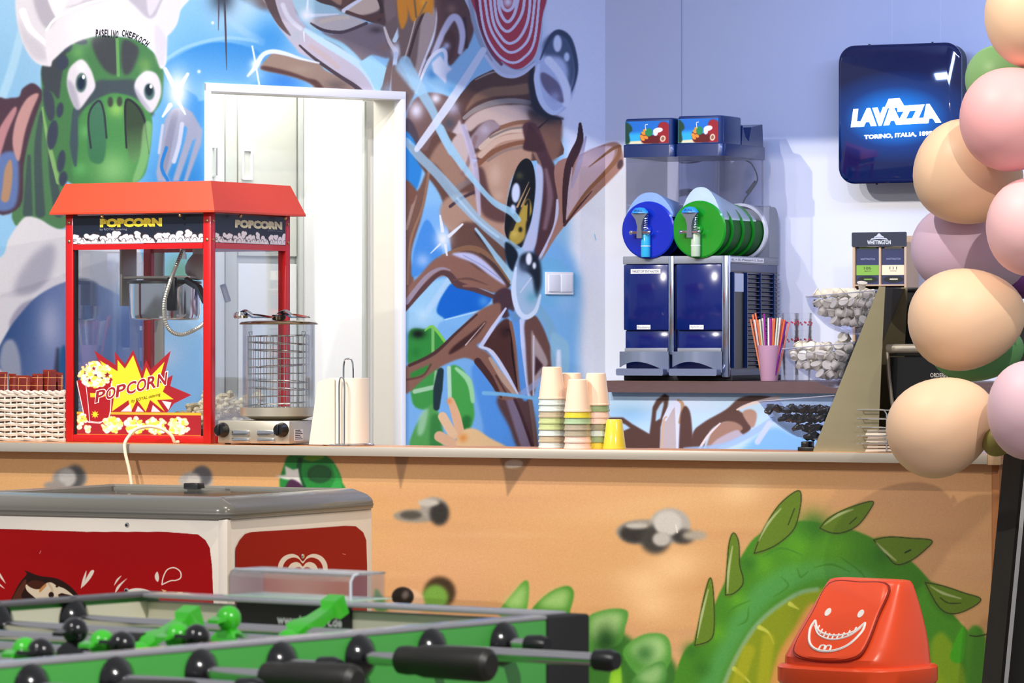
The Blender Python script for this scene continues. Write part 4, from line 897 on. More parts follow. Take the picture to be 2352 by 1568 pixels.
# counter body
body_y = .05
cfx1 = CO.px(2278, 1300, body_y)[0]
t = thing('service_counter', 'service counter with a painted desert and green spiny tail on its front', 'counter', CO)
counter = paint_counter()
CB = FR(CO.w(0, body_y), CA)
cm = MB().box(xl, cfx1, .0, .10, 0.0, CZ-edge-.001)
me = mesh('front_panel', MB().add([(xl, 0, 0), (cfx1, 0, 0), (cfx1, 0, CZ-edge-.001), (xl, 0, CZ-edge-.001), (xl, .02, 0), (cfx1, .02, 0), (cfx1, .02, CZ-edge-.001), (xl, .02, CZ-edge-.001)], [(0, 1, 2, 3), (7, 6, 5, 4), (1, 5, 6, 2), (0, 3, 7, 4), (3, 2, 6, 7)]), None, False, fix=False)
me.materials.append(painted('counter_paint', image('counter_sketch', wall_texture(counter, CB, xl, cfx1, .1, CZ, 560)), .38, .1)); set_uv(me, xl, cfx1, .1, CZ)
o = obj('front_panel', me, None, t); o.location = (0, body_y, 0)
obj('carcass', MB().box(xl+.05, xs_, body_y+.021, .2, .08, CZ-edge-.002).box(xs_, xr-.06, body_y+.021, .5, .08, CZ-edge-.002), M_white, t, False)
obj('plinth', MB().box(xl+.05, cfx1-.02, body_y+.05, body_y+.12, 0, .079), M_black_matte, t, False)
x2 = CO.px(2296, 1300, body_y)[0]
obj('corner_batten', MB().rbox(cfx1+.001, x2, body_y-.004, body_y+.03, 0, CZ-edge-.002, .002), mat('batten_brown', '#a86a35', .5, noise=.1, nscale=20), t)

def on_top(px, y, deg=CA, z=CZ, py=1000):
    """frame standing on the worktop, y metres behind its front edge, under picture column px"""
    x, _ = CO.px(px, py, y); p = CO.w(x, y, z); return FR(p, deg)
# ------------------------------------------------------------------ popcorn machine
PA = -28.0
po = at(484, 784, 13.36); PF = FR((po.x, po.y, CZ), PA)
zP = lambda py, px=484: PF.px(px, py)[1]
x0 = PF.px(150, 700)[0]; PD = PF.pxs(667, 700)[0]; zt = zP(487); PW = -x0
t = thing('popcorn_machine', 'red popcorn machine with sloped roof and glass walls on the counter', 'popcorn machine', PF)
pr = .030
for (px_, py_) in ((x0, 0), (-pr, 0), (x0, PD-pr), (-pr, PD-pr)):
    obj('post', MB().rbox(px_, px_+pr, py_, py_+pr, .0, zt, .003), M_red, t)
obj('base', MB().rbox(x0+.002, -.002, .002, PD-.002, 0, zP(1001), .003), M_red, t)
# roof: a shallow truncated pyramid with a thin eave
eo = .037; zr = zP(415)-zt
R0 = [(x0-eo, -eo), (eo, -eo), (eo, PD+eo), (x0-eo, PD+eo)]; R1 = [(x0, 0), (0, 0), (0, PD), (x0, PD)]
obj('roof', MB().loft([[(x, y, zt-.001) for x, y in R0], [(x, y, zt+.005) for x, y in R0], [(x, y, zt+zr) for x, y in R1]]), M_redroof, t, False)
obj('roof_screw', MB().ball((x0+.16, -eo+.012, zt-.009), .006, .006, .006, 8, 6).ball((-.1, -eo+.012, zt-.009), .006, .006, .006, 8, 6).ball((eo-.012, .14, zt-.009), .006, .006, .006, 8, 6).ball((eo-.012, .42, zt-.009), .006, .006, .006, 8, 6), M_screw, t, kind='stuff')
# printed header boards, painted as flat print
def header_sketch(w, h, txt):
    v = Canvas(0, 0, w, h, 2, '#1b2233')
    rng = np.random.RandomState(5); v.fill([(0, h*.8), (w, h*.8), (w, h+4), (0, h+4)], '#e8dce0', .5, False)
    xs = np.linspace(4, w-2, int(w/15))
    for k, x in enumerate(xs):
        hh = h*(.74+.08*math.sin(k*1.9)+.04*math.sin(k*.7))
        for q in range(4): v.ell(x+rng.uniform(-6, 6), hh+rng.uniform(-4, 7), 6.5, 6, '#2a2630', 0, .8)
        for q in range(6): v.ell(x+rng.uniform(-6, 6), hh+rng.uniform(-3, 8)+1, 5.6, 5, '#efe4e8', 0, .8)
        v.line([(x-5, h*.9), (x-2, h*.83), (x+3, h*.85), (x+5, h*.95)], 1.1, '#2a2630', .8)
    return v.a
def header(face, a, b, side):
    f = (lambda x, y, z: (x, y, z)) if not side else (lambda x, y, z: (-y, x, z))
    z0, z1 = (zP(556), zP(490))
    m_ = MB().add([f(*p) for p in ((a, 0.001, z0), (b, 0.001, z0), (b, 0.001, z1), (a, 0.001, z1), (a, .012, z0), (b, .012, z0), (b, .012, z1), (a, .012, z1))], [(0, 1, 2, 3), (7, 6, 5, 4), (0, 4, 5, 1), (3, 2, 6, 7)])
    me = mesh('header_board', m_, None, False); wpx = 290 if not side else 290*(b-a)/(PW-2*pr)
    me.materials.append(painted('header_print', image('header', header_sketch(wpx, 67, 1)), .35, 0.0)); set_uv(me, *((a, b, z0, z1) if not side else (a, b, z0, z1)), ax=1 if side else 0)
    hb = obj('header_board', me, None, t)
    tx = MB(); W = b-a; hz = z1-z0
    if not side: text(tx, 'POPCORN', a+W*.21, a+W*.69, z0+hz*.57, z0+hz*.88, 0, .08, fn=f)
    else: text(tx, 'POPCORN', a+W*.27, a+W*.95, z0+hz*.54, z0+hz*.83, 0, .08, fn=f)
    obj('lettering', tx, mat('header_gold', '#e9cf3a' if not side else '#d8cfa8', .4), hb, False)
    tx = MB()
    if not side: text(tx, 'by ROYAL catering', a+W*.21, a+W*.42, z0+hz*.44, z0+hz*.54, 0, .0, fn=f)
    else: text(tx, 'by ROYAL catering', a+W*.74, a+W*.95, z0+hz*.46, z0+hz*.51, 0, .0, fn=f)
    obj('lettering', tx, mat('header_grey', '#8c8fa0', .4), hb, False)
    obj('rail', MB().add([f(*p) for p in ((a, 0, zP(570)), (b, 0, zP(570)), (b, 0, zP(557)), (a, 0, zP(557)), (a, .02, zP(570)), (b, .02, zP(570)), (b, .02, zP(557)), (a, .02, zP(557)))], [(0, 1, 2, 3), (7, 6, 5, 4), (0, 4, 5, 1), (3, 2, 6, 7), (0, 3, 7, 4), (1, 5, 6, 2)]), M_red, t, False)
header('front', x0+pr, -pr, False); header('side', pr, PD-pr, True)
for zz in (zP(506), zP(550)):
    for fx in (x0+pr*.5, -pr*.45): obj('screw', MB().ball((fx, -.001, zz), .0055, .003, .0055, 10, 6), M_screw, t)
    for fy in (pr*.5, PD-pr*.5): obj('screw', MB().ball((.001, fy, zz), .003, .0055, .0055, 10, 6), M_screw, t)
zg0, zg1 = zP(1001), zP(570)
obj('front_glass', MB().box(x0+pr, -pr, .012, .016, zg0, zg1), M_glass, t, False)
obj('side_glass', MB().box(-.016, -.012, pr, PD-pr, zg0, zg1), M_glass, t, False)
obj('side_glass', MB().box(x0+.012, x0+.016, pr, PD-pr, zg0, zg1), M_glass, t, False)
obj('rear_rail', MB().box(x0+pr, -pr, PD-.02, PD-.002, zP(570), zt), M_red, t, False); obj('rear_rail', MB().box(x0+pr, -pr, PD-.02, PD-.002, 0, zg0), M_red, t, False)
xs1 = PF.px(368, 700, PD-.02)[0]
obj('door_stile', MB().rbox(xs1-.017, xs1+.017, PD-.03, PD-.018, zg0, zg1, .002), M_alu, t)
obj('glass_edge', MB().box(x0+pr, x0+pr+.008, .006, .02, zg0, zg1), M_black, t, False)
# inner tray under the corn
obj('tray', MB().box(x0+.03, -.03, .03, PD-.03, zP(1000), zP(985)), M_alu, t, False)
# kettle and what carries it
KY = .26
kx = PF.px(378, 680, KY)[0]; kr = .118; kz0, kz1 = zP(735)+.002, zP(648)
kt = obj('kettle', MB().lathe([(.0, kz0), (kr-.012, kz0), (kr-.003, kz0+.006), (kr, kz0+.02), (kr, kz1), (kr-.003, kz1), (kr-.003, kz0+.02), (0, kz0+.01)], (kx, KY, 0), 40), M_chrome, t)
obj('lid', MB().lathe([(0, kz1+.016), (kr*.5, kz1+.015), (kr+.004, kz1+.008), (kr+.004, kz1), (0, kz1)], (kx, KY, 0), 40), mat('kettle_lid', '#55524f', .4, .8), kt)
hxk = kx+kr*.75
obj('handle', MB().rbox(hxk-.015, hxk+.015, KY-kr*.86, KY-kr*.7, kz0+.03, kz1+.02, .004).tube([(hxk+.03, KY-.05, kz1+.01), (hxk+.12, KY-.12, kz1-.015), (hxk+.17, KY-.16, kz1-.06)], .012), M_black, kt)
bx = PF.px(293, 620, KY)[0]
obj('hanger', MB().rbox(bx-.006, bx+.004, KY-.04, KY+.05, zP(700), zg1+.01, .002).rbox(bx, kx+kr, KY-.03, KY+.03, kz1+.017, kz1+.026, .002), M_alu, t)
hx_ = PF.px(404, 600, .12)[0]
hose = [(hx_+.005, .16, zg1+.01), (hx_, .13, zP(600)), (hx_-.012, .10, zP(650)), (hx_-.026, .09, zP(700)), (hx_-.02, .10, zP(750)), (hx_+.005, .14, zP(768)), (hx_+.035, .2, zP(752)), (hx_+.048, KY-.02, kz0+.004)]
hp = spl(hose, False, 18)
obj('hose', MB().tube(hp, [.0072 if i % 2 else .0058 for i in range(len(hp))], 8), M_steel, t)
obj('hose_nut', MB().lathe([(0, zg1-.03), (.012, zg1-.03), (.012, zg1-.012), (.009, zg1-.012), (.009, zg1+.01), (0, zg1+.01)], (hx_+.004, .155, 0), 8), M_chrome, t)
lx = PF.px(455, 600, .3)[0]
lb = obj('lamp', MB().lathe([(.0, zP(640)), (.025, zP(637)), (.042, zP(622)), (.044, zP(608)), (.034, zP(592)), (.018, zP(578)), (.018, zg1+.01)], (lx, .3, 0), 24), mat('lamp_glass', '#c9c4c2', .3), t)
obj('lever', MB().tube([(PF.px(512, 650, .36)[0], .36, zP(650)), (PF.px(524, 690, .36)[0], .36, zP(690))], .011), M_black, t)
# sticker on the front pane
def K(px, py): return PF.px(px, py, .0105)
stk = Canvas(172, 800, 462, 1002, 3.0, '#a3121c'); al = Canvas(172, 800, 462, 1002, 3.0, '#000000')
burst = [(217,805),(266,838),(265,808),(288,836),(307,803),(327,855),(337,825),(347,848),(393,805),(376,872),(398,860),(392,885),(440,905),(400,925),(385,945),(225,945),(215,900),(246,875)]
inner = [(229,827),(271,852),(271,826),(288,846),(307,815),(328,873),(337,843),(347,863),(379,830),(365,878),(384,878),(375,898),(400,915),(362,917),(380,944),(346,917),(336,944),(316,917),(302,944),(296,918),(258,944),(262,915),(245,890),(260,872)]
for c, col in ((stk, '#a3202a'), (al, '#ffffff')):
    c.fill([(172, 945), (462, 945), (462, 1004), (172, 1004)], col, .5, False); c.fill(burst, col, .5, False)
stk.fill(inner, '#ecd832', .6, False); stk.fill([(172,945),(462,945),(462,951),(172,951)], '#e0b030', .5, False); stk.fill([(172,996),(462,996),(462,999),(172,999)], '#e0b030', .5, False)
for p in ([(278,944),(300,926),(304,944)],[(312,944),(318,930),(332,944)],[(348,944),(352,928),(370,944)],[(372,918),(395,922),(388,940)]): stk.fill(p, '#dcd8de', .5, False)
bucket = [(177,872),(183,900),(196,960),(205,968),(228,970),(250,957),(254,940),(257,872),(240,868),(200,868)]
for c, col in ((stk, '#eee9ea'), (al, '#ffffff')): c.fill([(x+(-2 if x < 215 else 2), y+2) for x, y in bucket], col, .6, False)
stk.fill(bucket, '#a81822', .6, False); stk.line([(197,880),(203,930),(206,968)], 1.6, '#eee4e4', .6); stk.line([(206,966),(230,968),(252,956),(256,880)], 1.6, '#eee4e4', .6)
stk.fill([(207,902),(235,902),(252,893),(252,905),(235,912),(208,912)], '#e9d030', .6, False)
def star(cx, cy, r, col, n=5, q=.42):
    stk.fill([(cx+(r if k % 2 == 0 else r*q)*math.sin(PI*k/n), cy-(r if k % 2 == 0 else r*q)*math.cos(PI*k/n)) for k in range(2*n)], col, .5, False)
star(219, 951, 10, '#ecd832', 8, .5)
rng = np.random.RandomState(2)
def corn(cx, cy, rx, ry, n):
    for q in range(n):
        a = rng.uniform(0, 2*PI); k = math.sqrt(rng.uniform()); x, y = cx+rx*k*math.cos(a), cy+ry*k*math.sin(a); r = rng.uniform(3, 5.5)
        for c, col in ((stk, ('#efe19a', '#f7f2d8', '#f2df50', '#fbf8ea')[rng.randint(4)]), (al, '#ffffff')): c.ell(x, y, r, r*.85, col, 0, 1.2)
corn(219, 860, 37, 29, 210); corn(189, 962, 9, 12, 30); corn(183, 981, 5, 5, 10); corn(201, 984, 6, 7, 14)
for k in range(4): corn(258+k*51, 975, 23, 18, 95)
for a, b, r in ((216,846,5.5),(247,861,7.5),(206,873,5),(195,857,3)): star(a, b, r, '#8a1a22')
a3 = al.a[..., 0]
K0, K1 = K(172, 1002), K(462, 800)
m_ = MB().add([(K0[0], .0105, K0[1]), (K1[0], .0105, K0[1]), (K1[0], .0105, K1[1]), (K0[0], .0105, K1[1])], [(0, 1, 2, 3)])
me = mesh('sticker', m_, None, False, fix=False); me.materials.append(painted('sticker_print', image('sticker', stk.a, a3), .4, 0, alpha=True)); set_uv(me, K0[0], K1[0], K0[1], K1[1])
st = obj('sticker', me, None, t)
for bold, yy, col in ((.07, .0098, '#f2ece8'), (.02, .0094, '#a3202a')):
    tx = MB(); ga = .0 if bold > .05 else .0035
    n = 7
    pts = [(218+i*23.6, 925-i*6.0) for i in range(8)]
    for i, ch in enumerate('POPCORN'):
        p0, p1 = pts[i], pts[i+1]
        hgt = 27+i*.4
        A0, B0 = K(p0[0]+.9, p0[1]), K(p1[0]-1.2, p1[1]); A1, B1 = K(p0[0]+.9+3, p0[1]-hgt), K(p1[0]-1.2+3, p1[1]-hgt)
        q = quad_map((A0[0], yy, A0[1]), (B0[0], yy, B0[1]), (A1[0], yy, A1[1]), (B1[0], yy, B1[1]))
        e = .07 if bold > .05 else 0
        text(tx, ch, -e, 1+e, -e, 1+e, 0, bold, fn=lambda x, y, z, q=q: tuple(q(x, 0, z)))
    obj('lettering', tx, mat('sticker_lettering', col, .4), st, False)
tx = MB(); A0, B0, A1, B1 = K(302, 926), K(368, 910), K(303, 917), K(369, 901)
q = quad_map((A0[0], .0096, A0[1]), (B0[0], .0096, B0[1]), (A1[0], .0096, A1[1]), (B1[0], .0096, B1[1]))
text(tx, 'by ROYAL catering', 0, 1, 0, 1, 0, .0, fn=lambda x, y, z: tuple(q(x, 0, z))); obj('lettering', tx, mat('sticker_small_print', '#5a3a1a', .4), st, False)
# corn heap inside
cm = MB(); rg = random.Random(4)
for _ in range(330):
    a = rg.random(); x = -.05-a*.28; y = rg.uniform(.06, PD-.08); top = .10*math.exp(-((x+.06)/.11)**2)
    z = zP(985)+.012+rg.random()*top
    for q in range(3):
        r = rg.uniform(.008, .013)
        cm.ball((x+rg.uniform(-.009, .009), y+rg.uniform(-.009, .009), z+rg.uniform(-.007, .007)), r, r, r*.85, 6, 4)
pc = obj('popcorn_heap', cm, mat('popcorn', '#e6d7b4', .8, noise=.25, nscale=60), None); pc.location = PF.o; pc.rotation_euler = (0, 0, PF.a)
tag(pc, 'heap of popped corn lying behind the glass of the red machine', 'popcorn', kind='stuff')

# ------------------------------------------------------------------ hot dog cooker
HF = on_top(500, .035); hw = HF.px(665, 990)[0]; hd = .24
hz = lambda py, px=600: HF.px(px, py)[1]
zb1 = hz(966)
t = thing('hot_dog_cooker', 'steel hot dog cooker with a glass cylinder beside the red popcorn machine', 'cooker', HF)
obj('housing', MB().rbox(0, hw, 0, hd, .004, zb1, .004), M_steel, t)
for fx in (.02, hw-.02):
    for fy in (.03, hd-.03): obj('foot', MB().cyl((fx, fy, 0), (fx, fy, .006), .01, 10), M_black, t)
for px in (512, 648):
    x, z = HF.px(px, 987)
    kn = obj('knob', MB().lathe([(0, .03), (.016, .03), (.019, .024), (.022, .004), (.024, 0), (0, 0)], (x, 0, z), 20, Matrix.Rotation(PI/2, 4, 'X')), M_black, t)
    obj('pointer', MB().rbox(x-.004, x+.004, -.036, -.028, z-.018, z+.018, .002), M_black, kn)
for pxa, pxb in ((534, 574), (592, 632)):
    for pya, pyb in ((988, 1000), (1006, 1014)):
        xa, za = HF.px(pxa, pyb); xb, zb = HF.px(pxb, pya)
        obj('roller_plate', MB().rbox(xa, xb, -.007, .001, za, zb, .003), M_chrome, t)
xa, za = HF.pxs(672, 1010, hw); ya, zaa = HF.pxs(676, 1012, hw); yb, zbb = HF.pxs(696, 985, hw)
rp_ = obj('rating_plate', MB().box(hw-.0005, hw+.0008, ya, yb, zaa, zbb), M_print, t, False)
tp = MB()
for k in range(6): tp.box(hw+.0009, hw+.0011, ya+.004, yb-.004-(k % 3)*.008, zaa+.004+k*(zbb-zaa)/6.5, zaa+.0065+k*(zbb-zaa)/6.5)
obj('small_print', tp, M_ink, rp_, False, kind='stuff')
cxh, cyh = HF.px(640, 900, hd/2)[0], hd/2
CRr = .117; zc0, zc1 = hz(936), hz(744)
obj('pan', MB().lathe([(0, zb1), (.07, zb1), (.09, zb1+.005), (.1, zb1+.01), (CRr+.004, zb1+.014), (CRr+.005, zc0), (CRr-.004, zc0), (CRr-.006, zb1+.018), (0, zb1+.018)], (cxh, cyh, 0), 48), M_steel, t)
obj('glass_cylinder', MB().lathe([(CRr-.005, zb1+.02), (CRr-.002, zb1+.02), (CRr-.002, zc1), (CRr-.005, zc1), (CRr-.005, zb1+.02)], (cxh, cyh, 0), 48), M_glass, t)
ld = obj('lid', MB().lathe([(0, zc1+.012), (.08, zc1+.011), (CRr+.002, zc1+.007), (CRr+.008, zc1+.002), (CRr+.008, zc1-.001), (0, zc1)], (cxh, cyh, 0), 48), mat('lid_steel', '#a98f6a', .2, 1.0), t)
obj('lid_knob', MB().lathe([(0, zc1+.03), (.02, zc1+.03), (.024, zc1+.024), (.02, zc1+.014), (.012, zc1+.012)], (cxh, cyh, 0), 20), M_black, ld)
bk = MB(); br = .098; zw0, zw1 = zb1+.024, hz(771)
for k in range(28):
    a = 2*PI*k/28; bk.tube([(cxh+br*math.cos(a), cyh+br*math.sin(a), zw0), (cxh+br*math.cos(a), cyh+br*math.sin(a), zw1)], .0013, 5)
bw = obj('wire_basket', bk, M_chrome, t)
for k in range(11):
    z = zw0+.004+k*(zw1-zw0-.004)/10; dzz = .006*math.sin(k*1.3)
    obj('ring_wire', MB().tube([(cxh+br*math.cos(a), cyh+br*math.sin(a), z+dzz*math.cos(a)) for a in np.linspace(0, 2*PI, 37)[:-1]], .0018 if k else .0026, 5, True), M_chrome, bw)
for sgn in (-1, 1):
    obj('basket_hook', MB().tube([(cxh+sgn*br, cyh-.01, zw1-.004), (cxh+sgn*(br+.004), cyh-.01, zw1+.012), (cxh+sgn*(br-.008), cyh-.012, zw1+.014), (cxh+sgn*(br-.008), cyh-.012, zw1+.004)], .002, 6), M_chrome, bw)
# tongs lying on the lid
def tongs(px, py, ang, lab, scal=False):
    x, z = HF.px(px, 735, cyh-.02); p = HF.w(x, cyh-.02, zc1+.0155)
    f = FR(p, CA+ang); tt = thing('serving_tongs', lab, 'tongs', f, 'tongs on the cooker lid')
    for s in (0, 1):
        m_ = MB(); N = 12; rings = []
        for i in range(N+1):
            u_ = i/N; wd2 = .006+.010*max(0, (u_-.55)/.45); zz = .004+.012*s*math.sin(u_*PI*.5)+(.012 if u_ > .6 else 0)*math.sin((u_-.6)/.4*PI)
            xx = -.07+.14*u_
            rings.append([(xx, -wd2, zz), (xx, 0, zz+.005), (xx, wd2, zz), (xx, 0, zz+.0035)])
        m_.loft(rings); obj('arm', m_, M_chrome, tt)
    if scal: obj('claw', MB().lathe([(.02, .004), (.024, .012), (.018, .024), (0, .027)], (.058, 0, 0), 12).ball((.075, .008, .012), .008, .006, .01, 8, 6).ball((.075, -.008, .012), .008, .006, .01, 8, 6), M_chrome, tt)
tongs(588, 728, 172, 'steel tongs with a scalloped claw on the cooker lid by the popcorn machine', True)
tongs(676, 728, 160, 'slim steel tongs lying on the cooker lid towards the paper towel roll')

# ------------------------------------------------------------------ paper towel holder and roll
TF = on_top(800, .10); tz = lambda py: TF.px(800, py)[1]
tr_ = .066; th_ = tz(868)
t = thing('paper_towel_holder', 'bent wire paper towel stand with two tall loops on the counter', 'holder', TF)
def loop(x, y, w_, z1): return spl([(x-w_, y, .003), (x-w_, y, z1*.5), (x-w_, y, z1-.018), (x, y, z1), (x+w_, y, z1-.018), (x+w_, y, z1*.5), (x+w_, y, .003)], False, 6)
obj('front_loop', MB().tube(loop(TF.px(785, 900, -tr_-.01)[0], -tr_-.01, .009, tz(866)), .0026, 8), M_chrome, t)
obj('core_loop', MB().tube(loop(.0, .0, .016, tz(824)), .0028, 8), M_chrome, t)
obj('foot_wire', MB().tube([(.08*math.cos(a), .08*math.sin(a)*.95, .003) for a in np.linspace(0, 2*PI, 33)[:-1]], .003, 6, True).tube([(-.02, -tr_-.01, .003), (0, 0, .003)], .003, 6), M_chrome, t)
rl = MB().lathe([(.02, .007), (tr_, .007), (tr_, th_), (.02, th_), (.02, .007)], (0, 0, 0), 40)
t = thing('paper_towel_roll', 'cream paper towel roll on the wire stand with one loose sheet hanging', 'paper towels', TF)
obj('roll', rl, M_paper, t)
xq0, _ = TF.px(716, 1015, -.075); xq1 = -tr_*.75
sh = MB(); N = 8; pts = []
for i in range(N+1):
    u_ = i/N
    xb = -.012+(xq0+.002)*u_; xtop = -.012+(-.072)*u_
    pts.append(((xb, -tr_-.002-.012*math.sin(u_*2.5), .004), (xtop, -tr_*(1-.35*u_)-.004, th_-.002-(.0 if u_ < .5 else .02*(u_-.5)))))
vs = [p for pr_ in pts for p in pr_]; vs2 = [(x, y+.0012, z) for x, y, z in vs]; nn = len(vs)
fs = [(2*i, 2*i+2, 2*i+3, 2*i+1) for i in range(N)]+[(nn+2*i, nn+2*i+1, nn+2*i+3, nn+2*i+2) for i in range(N)]+[(1, 3, nn+3, nn+1)]
obj('loose_sheet', MB().add(vs+vs2, fs), mat('loose_paper', '#d9d0c2', .8), t)

# ------------------------------------------------------------------ wicker basket and sachets
BF = on_top(148, .16); bz = BF.px(100, 898)[1]; bl_ = BF.px(-70, 950)[0]; bd = .16
M_wick = mat('white_wicker', '#d9cfc2', .7, noise=.12, nscale=30)
t = thing('wicker_basket', 'white woven wicker basket of snack sachets beside the red popcorn machine', 'basket', BF)
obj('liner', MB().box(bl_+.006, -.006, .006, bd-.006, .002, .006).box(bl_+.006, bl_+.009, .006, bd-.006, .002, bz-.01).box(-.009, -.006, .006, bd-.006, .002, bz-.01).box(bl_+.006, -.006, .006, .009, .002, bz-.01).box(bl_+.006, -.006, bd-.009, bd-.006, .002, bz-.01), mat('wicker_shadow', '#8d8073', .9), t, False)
per = []
for a, b, n_ in (((bl_, 0), (0, 0), 48), ((0, 0), (0, bd), 24), ((0, bd), (bl_, bd), 48), ((bl_, bd), (bl_, 0), 24)):
    for i in range(n_): per.append((a[0]+(b[0]-a[0])*i/n_, a[1]+(b[1]-a[1])*i/n_))
stp = 6
for r in range(10):
    z = .006+r*(bz-.018)/9.2; P_ = []
    for i, (x, y) in enumerate(per):
        off = .0035*math.cos(PI*i/(stp/2)+PI*(r % 2))
        nx, ny = (0, -1) if i < 48 else (1, 0) if i < 72 else (0, 1) if i < 120 else (-1, 0)
        P_.append((x+nx*off, y+ny*off, z+.0015*math.sin(i*.5+r)))
    obj('strand', MB().tube(P_, .0062, 5, True), M_wick, t)
for i in range(0, len(per), stp // 2):
    x, y = per[i]; obj('stake', MB().tube([(x, y, .002), (x, y, bz-.006)], .003, 5), M_wick, t)
for k in (0, 1):
    P_ = [(x+(.004*math.cos(i*.9+k*PI)) if 48 <= i < 72 or i >= 120 else x, y+(.004*math.cos(i*.9+k*PI) if not (48 <= i < 72 or i >= 120) else 0), bz-.005+.0035*math.sin(i*.9+k*PI)) for i, (x, y) in enumerate(per)]
    obj('rim_braid', MB().tube(P_, .0055, 5, True), M_wick, t)
ms = mat('sachet_print', '#6d1a14', .35, coat=.3)
nt = ms.node_tree; br_ = nt.nodes.new('ShaderNodeTexBrick'); tc_ = nt.nodes.new('ShaderNodeTexCoord'); mp_ = nt.nodes.new('ShaderNodeMapping')
mp_.inputs['Rotation'].default_value = (PI/2, 0, 0)
nt.links.new(tc_.outputs['Object'], mp_.inputs[0]); nt.links.new(mp_.outputs[0], br_.inputs['Vector'])
br_.offset = 0; br_.inputs['Scale'].default_value = 1; br_.inputs['Brick Width'].default_value = .032; br_.inputs['Row Height'].default_value = .026; br_.inputs['Mortar Size'].default_value = .0012
br_.inputs['Color1'].default_value = hl('#6a1712'); br_.inputs['Color2'].default_value = hl('#7f2216'); br_.inputs['Mortar'].default_value = hl('#c98a52')
nt.links.new(br_.outputs[0], nt.nodes['Principled BSDF'].inputs['Base Color'])
rg = random.Random(9)
names_ = ['red plaid snack sachet at the basket end far from the popcorn machine', 'red plaid snack sachet leaning second from the basket end', 'wide red plaid sachet facing out near the basket middle', 'red plaid sachet tucked behind the wide one in the basket', 'red plaid sachet with a pale vertical seam in the basket', 'short red plaid sachet dipping low in the basket row', 'tall red plaid sachet rising above the basket row', 'red plaid sachet beside the tall one in the basket', 'red sachet pressed against the popcorn machine end of the basket']
for i, (px, py, dpt) in enumerate(((8, 858, .05), (28, 862, .075), (52, 866, .03), (66, 868, .09), (86, 862, .045), (98, 868, .08), (114, 853, .06), (124, 858, .10), (139, 860, .04))):
    x, zt_ = BF.px(px, py, dpt); wd_ = (.03, .028, .055, .04, .04, .03, .05, .036, .02)[i]
    m_ = MB(); N = 6; fr_ = []
    for j in range(N+1):
        u_ = j/N; thk = .007*math.sin(PI*min(1, max(0.02, u_*.98)))+.0008
        z = .012+(zt_-.012)*u_; fr_.append([(x-wd_/2, dpt-.0008, z), (x-wd_*.2, dpt-thk, z), (x+wd_*.2, dpt-thk, z), (x+wd_/2, dpt, z), (x+wd_*.2, dpt+thk, z), (x-wd_*.2, dpt+thk, z)])
    m_.loft(fr_)
    f = FR(BF.w(0, 0, 0), CA); s_ = thing('snack_sachet', names_[i], 'sachet', f, 'red sachets in the wicker basket')
    obj('pouch', m_, ms, s_); obj('top_seal', MB().box(x-wd_/2, x+wd_/2, dpt-.0012, dpt+.0012, zt_-.001, zt_+.006), mat('sachet_seal', '#8a2c20', .4), s_, False)

# ------------------------------------------------------------------ stacked cups
CUPC = {'peach': '#f3d3bb', 'pale blue': '#c9d6d4', 'tan': '#b8ab92', 'light green': '#bcc98f', 'yellow': '#dcc93c', 'sage': '#a3bc95', 'taupe': '#a89d89', 'pink': '#f3cfc2', 'olive grey': '#97917c', 'moss green': '#8fa276'}
cup_m = {k: mat('cup_'+k.replace(' ', '_'), c, .18, coat=.4) for k, c in CUPC.items()}
cr0, cr1, chh = .030, .0425, .099
prof = [(0, chh), (cr0-.003, chh), (cr0, chh-.003), (cr1-.0016, .006), (cr1, .0045), (cr1, 0), (cr1-.001, 0), (cr1-.0012, .004), (cr1-.003, .006), (cr0-.0012, chh-.004), (0, chh-.0015)]
cup_proto = {}
def cup(f, colr, z, label, group):
    o = bpy.data.objects.new('party_cup', cup_proto.setdefault(colr, mesh('party_cup', MB().lathe(prof, (0, 0, 0), 36), cup_m[colr], ang=.5)))
    COL.objects.link(o); o.location = f.o+Vector((0, 0, z)); return tag(o, label, 'cup', group)
pit = .0188
ORD = ['lowest', 'second from the bottom', 'third from the bottom', 'fourth from the bottom', 'fifth from the bottom', 'sixth from the bottom', 'seventh from the bottom', 'eighth from the bottom', 'ninth from the bottom']
for px, y, seq, nm in ((1268, .085, ['pale blue', 'tan', 'pale blue', 'light green', 'light green', 'tan', 'pale blue', 'pale blue', 'peach'], 'tallest stack'),
                       (1327, .05, ['pink', 'pink', 'taupe', 'taupe', 'sage', 'yellow', 'peach'], 'front stack'),
                       (1369, .105, ['yellow', 'moss green', 'pale blue', 'olive grey', 'pink', 'pink', 'moss green', 'peach'], 'stack by the lone cup')):
    f = on_top(px, y)
    for i, c in enumerate(seq):
        lab = ('peach cup upside down topping the %s' % nm) if i == len(seq)-1 else '%s cup, %s in the %s' % (c, ORD[i], nm)
        cup(f, c, i*pit, lab, 'upturned cups in stacks on the counter')
f = on_top(1313, .155)
for i in range(8): cup(f, 'peach' if i > 5 else 'pink', i*pit, ('peach cup topping the stack hidden behind the front cups' if i == 7 else 'hidden pink cup, %s in the rear stack' % ORD[i]), 'upturned cups in stacks on the counter')
# the lone yellow cup is a smaller one
f = on_top(1411, .085); yc = MB().lathe([(0, .090), (.021, .090), (.0245, .086), (.0345, .005), (.036, .004), (.036, 0), (.035, 0), (.033, .005), (.0235, .0855), (0, .088)], (0, 0, 0), 36)
o = obj('party_cup', yc, cup_m['yellow']); o.location = f.o; tag(o, 'lone yellow cup upside down at the end of the cup stacks', 'cup')

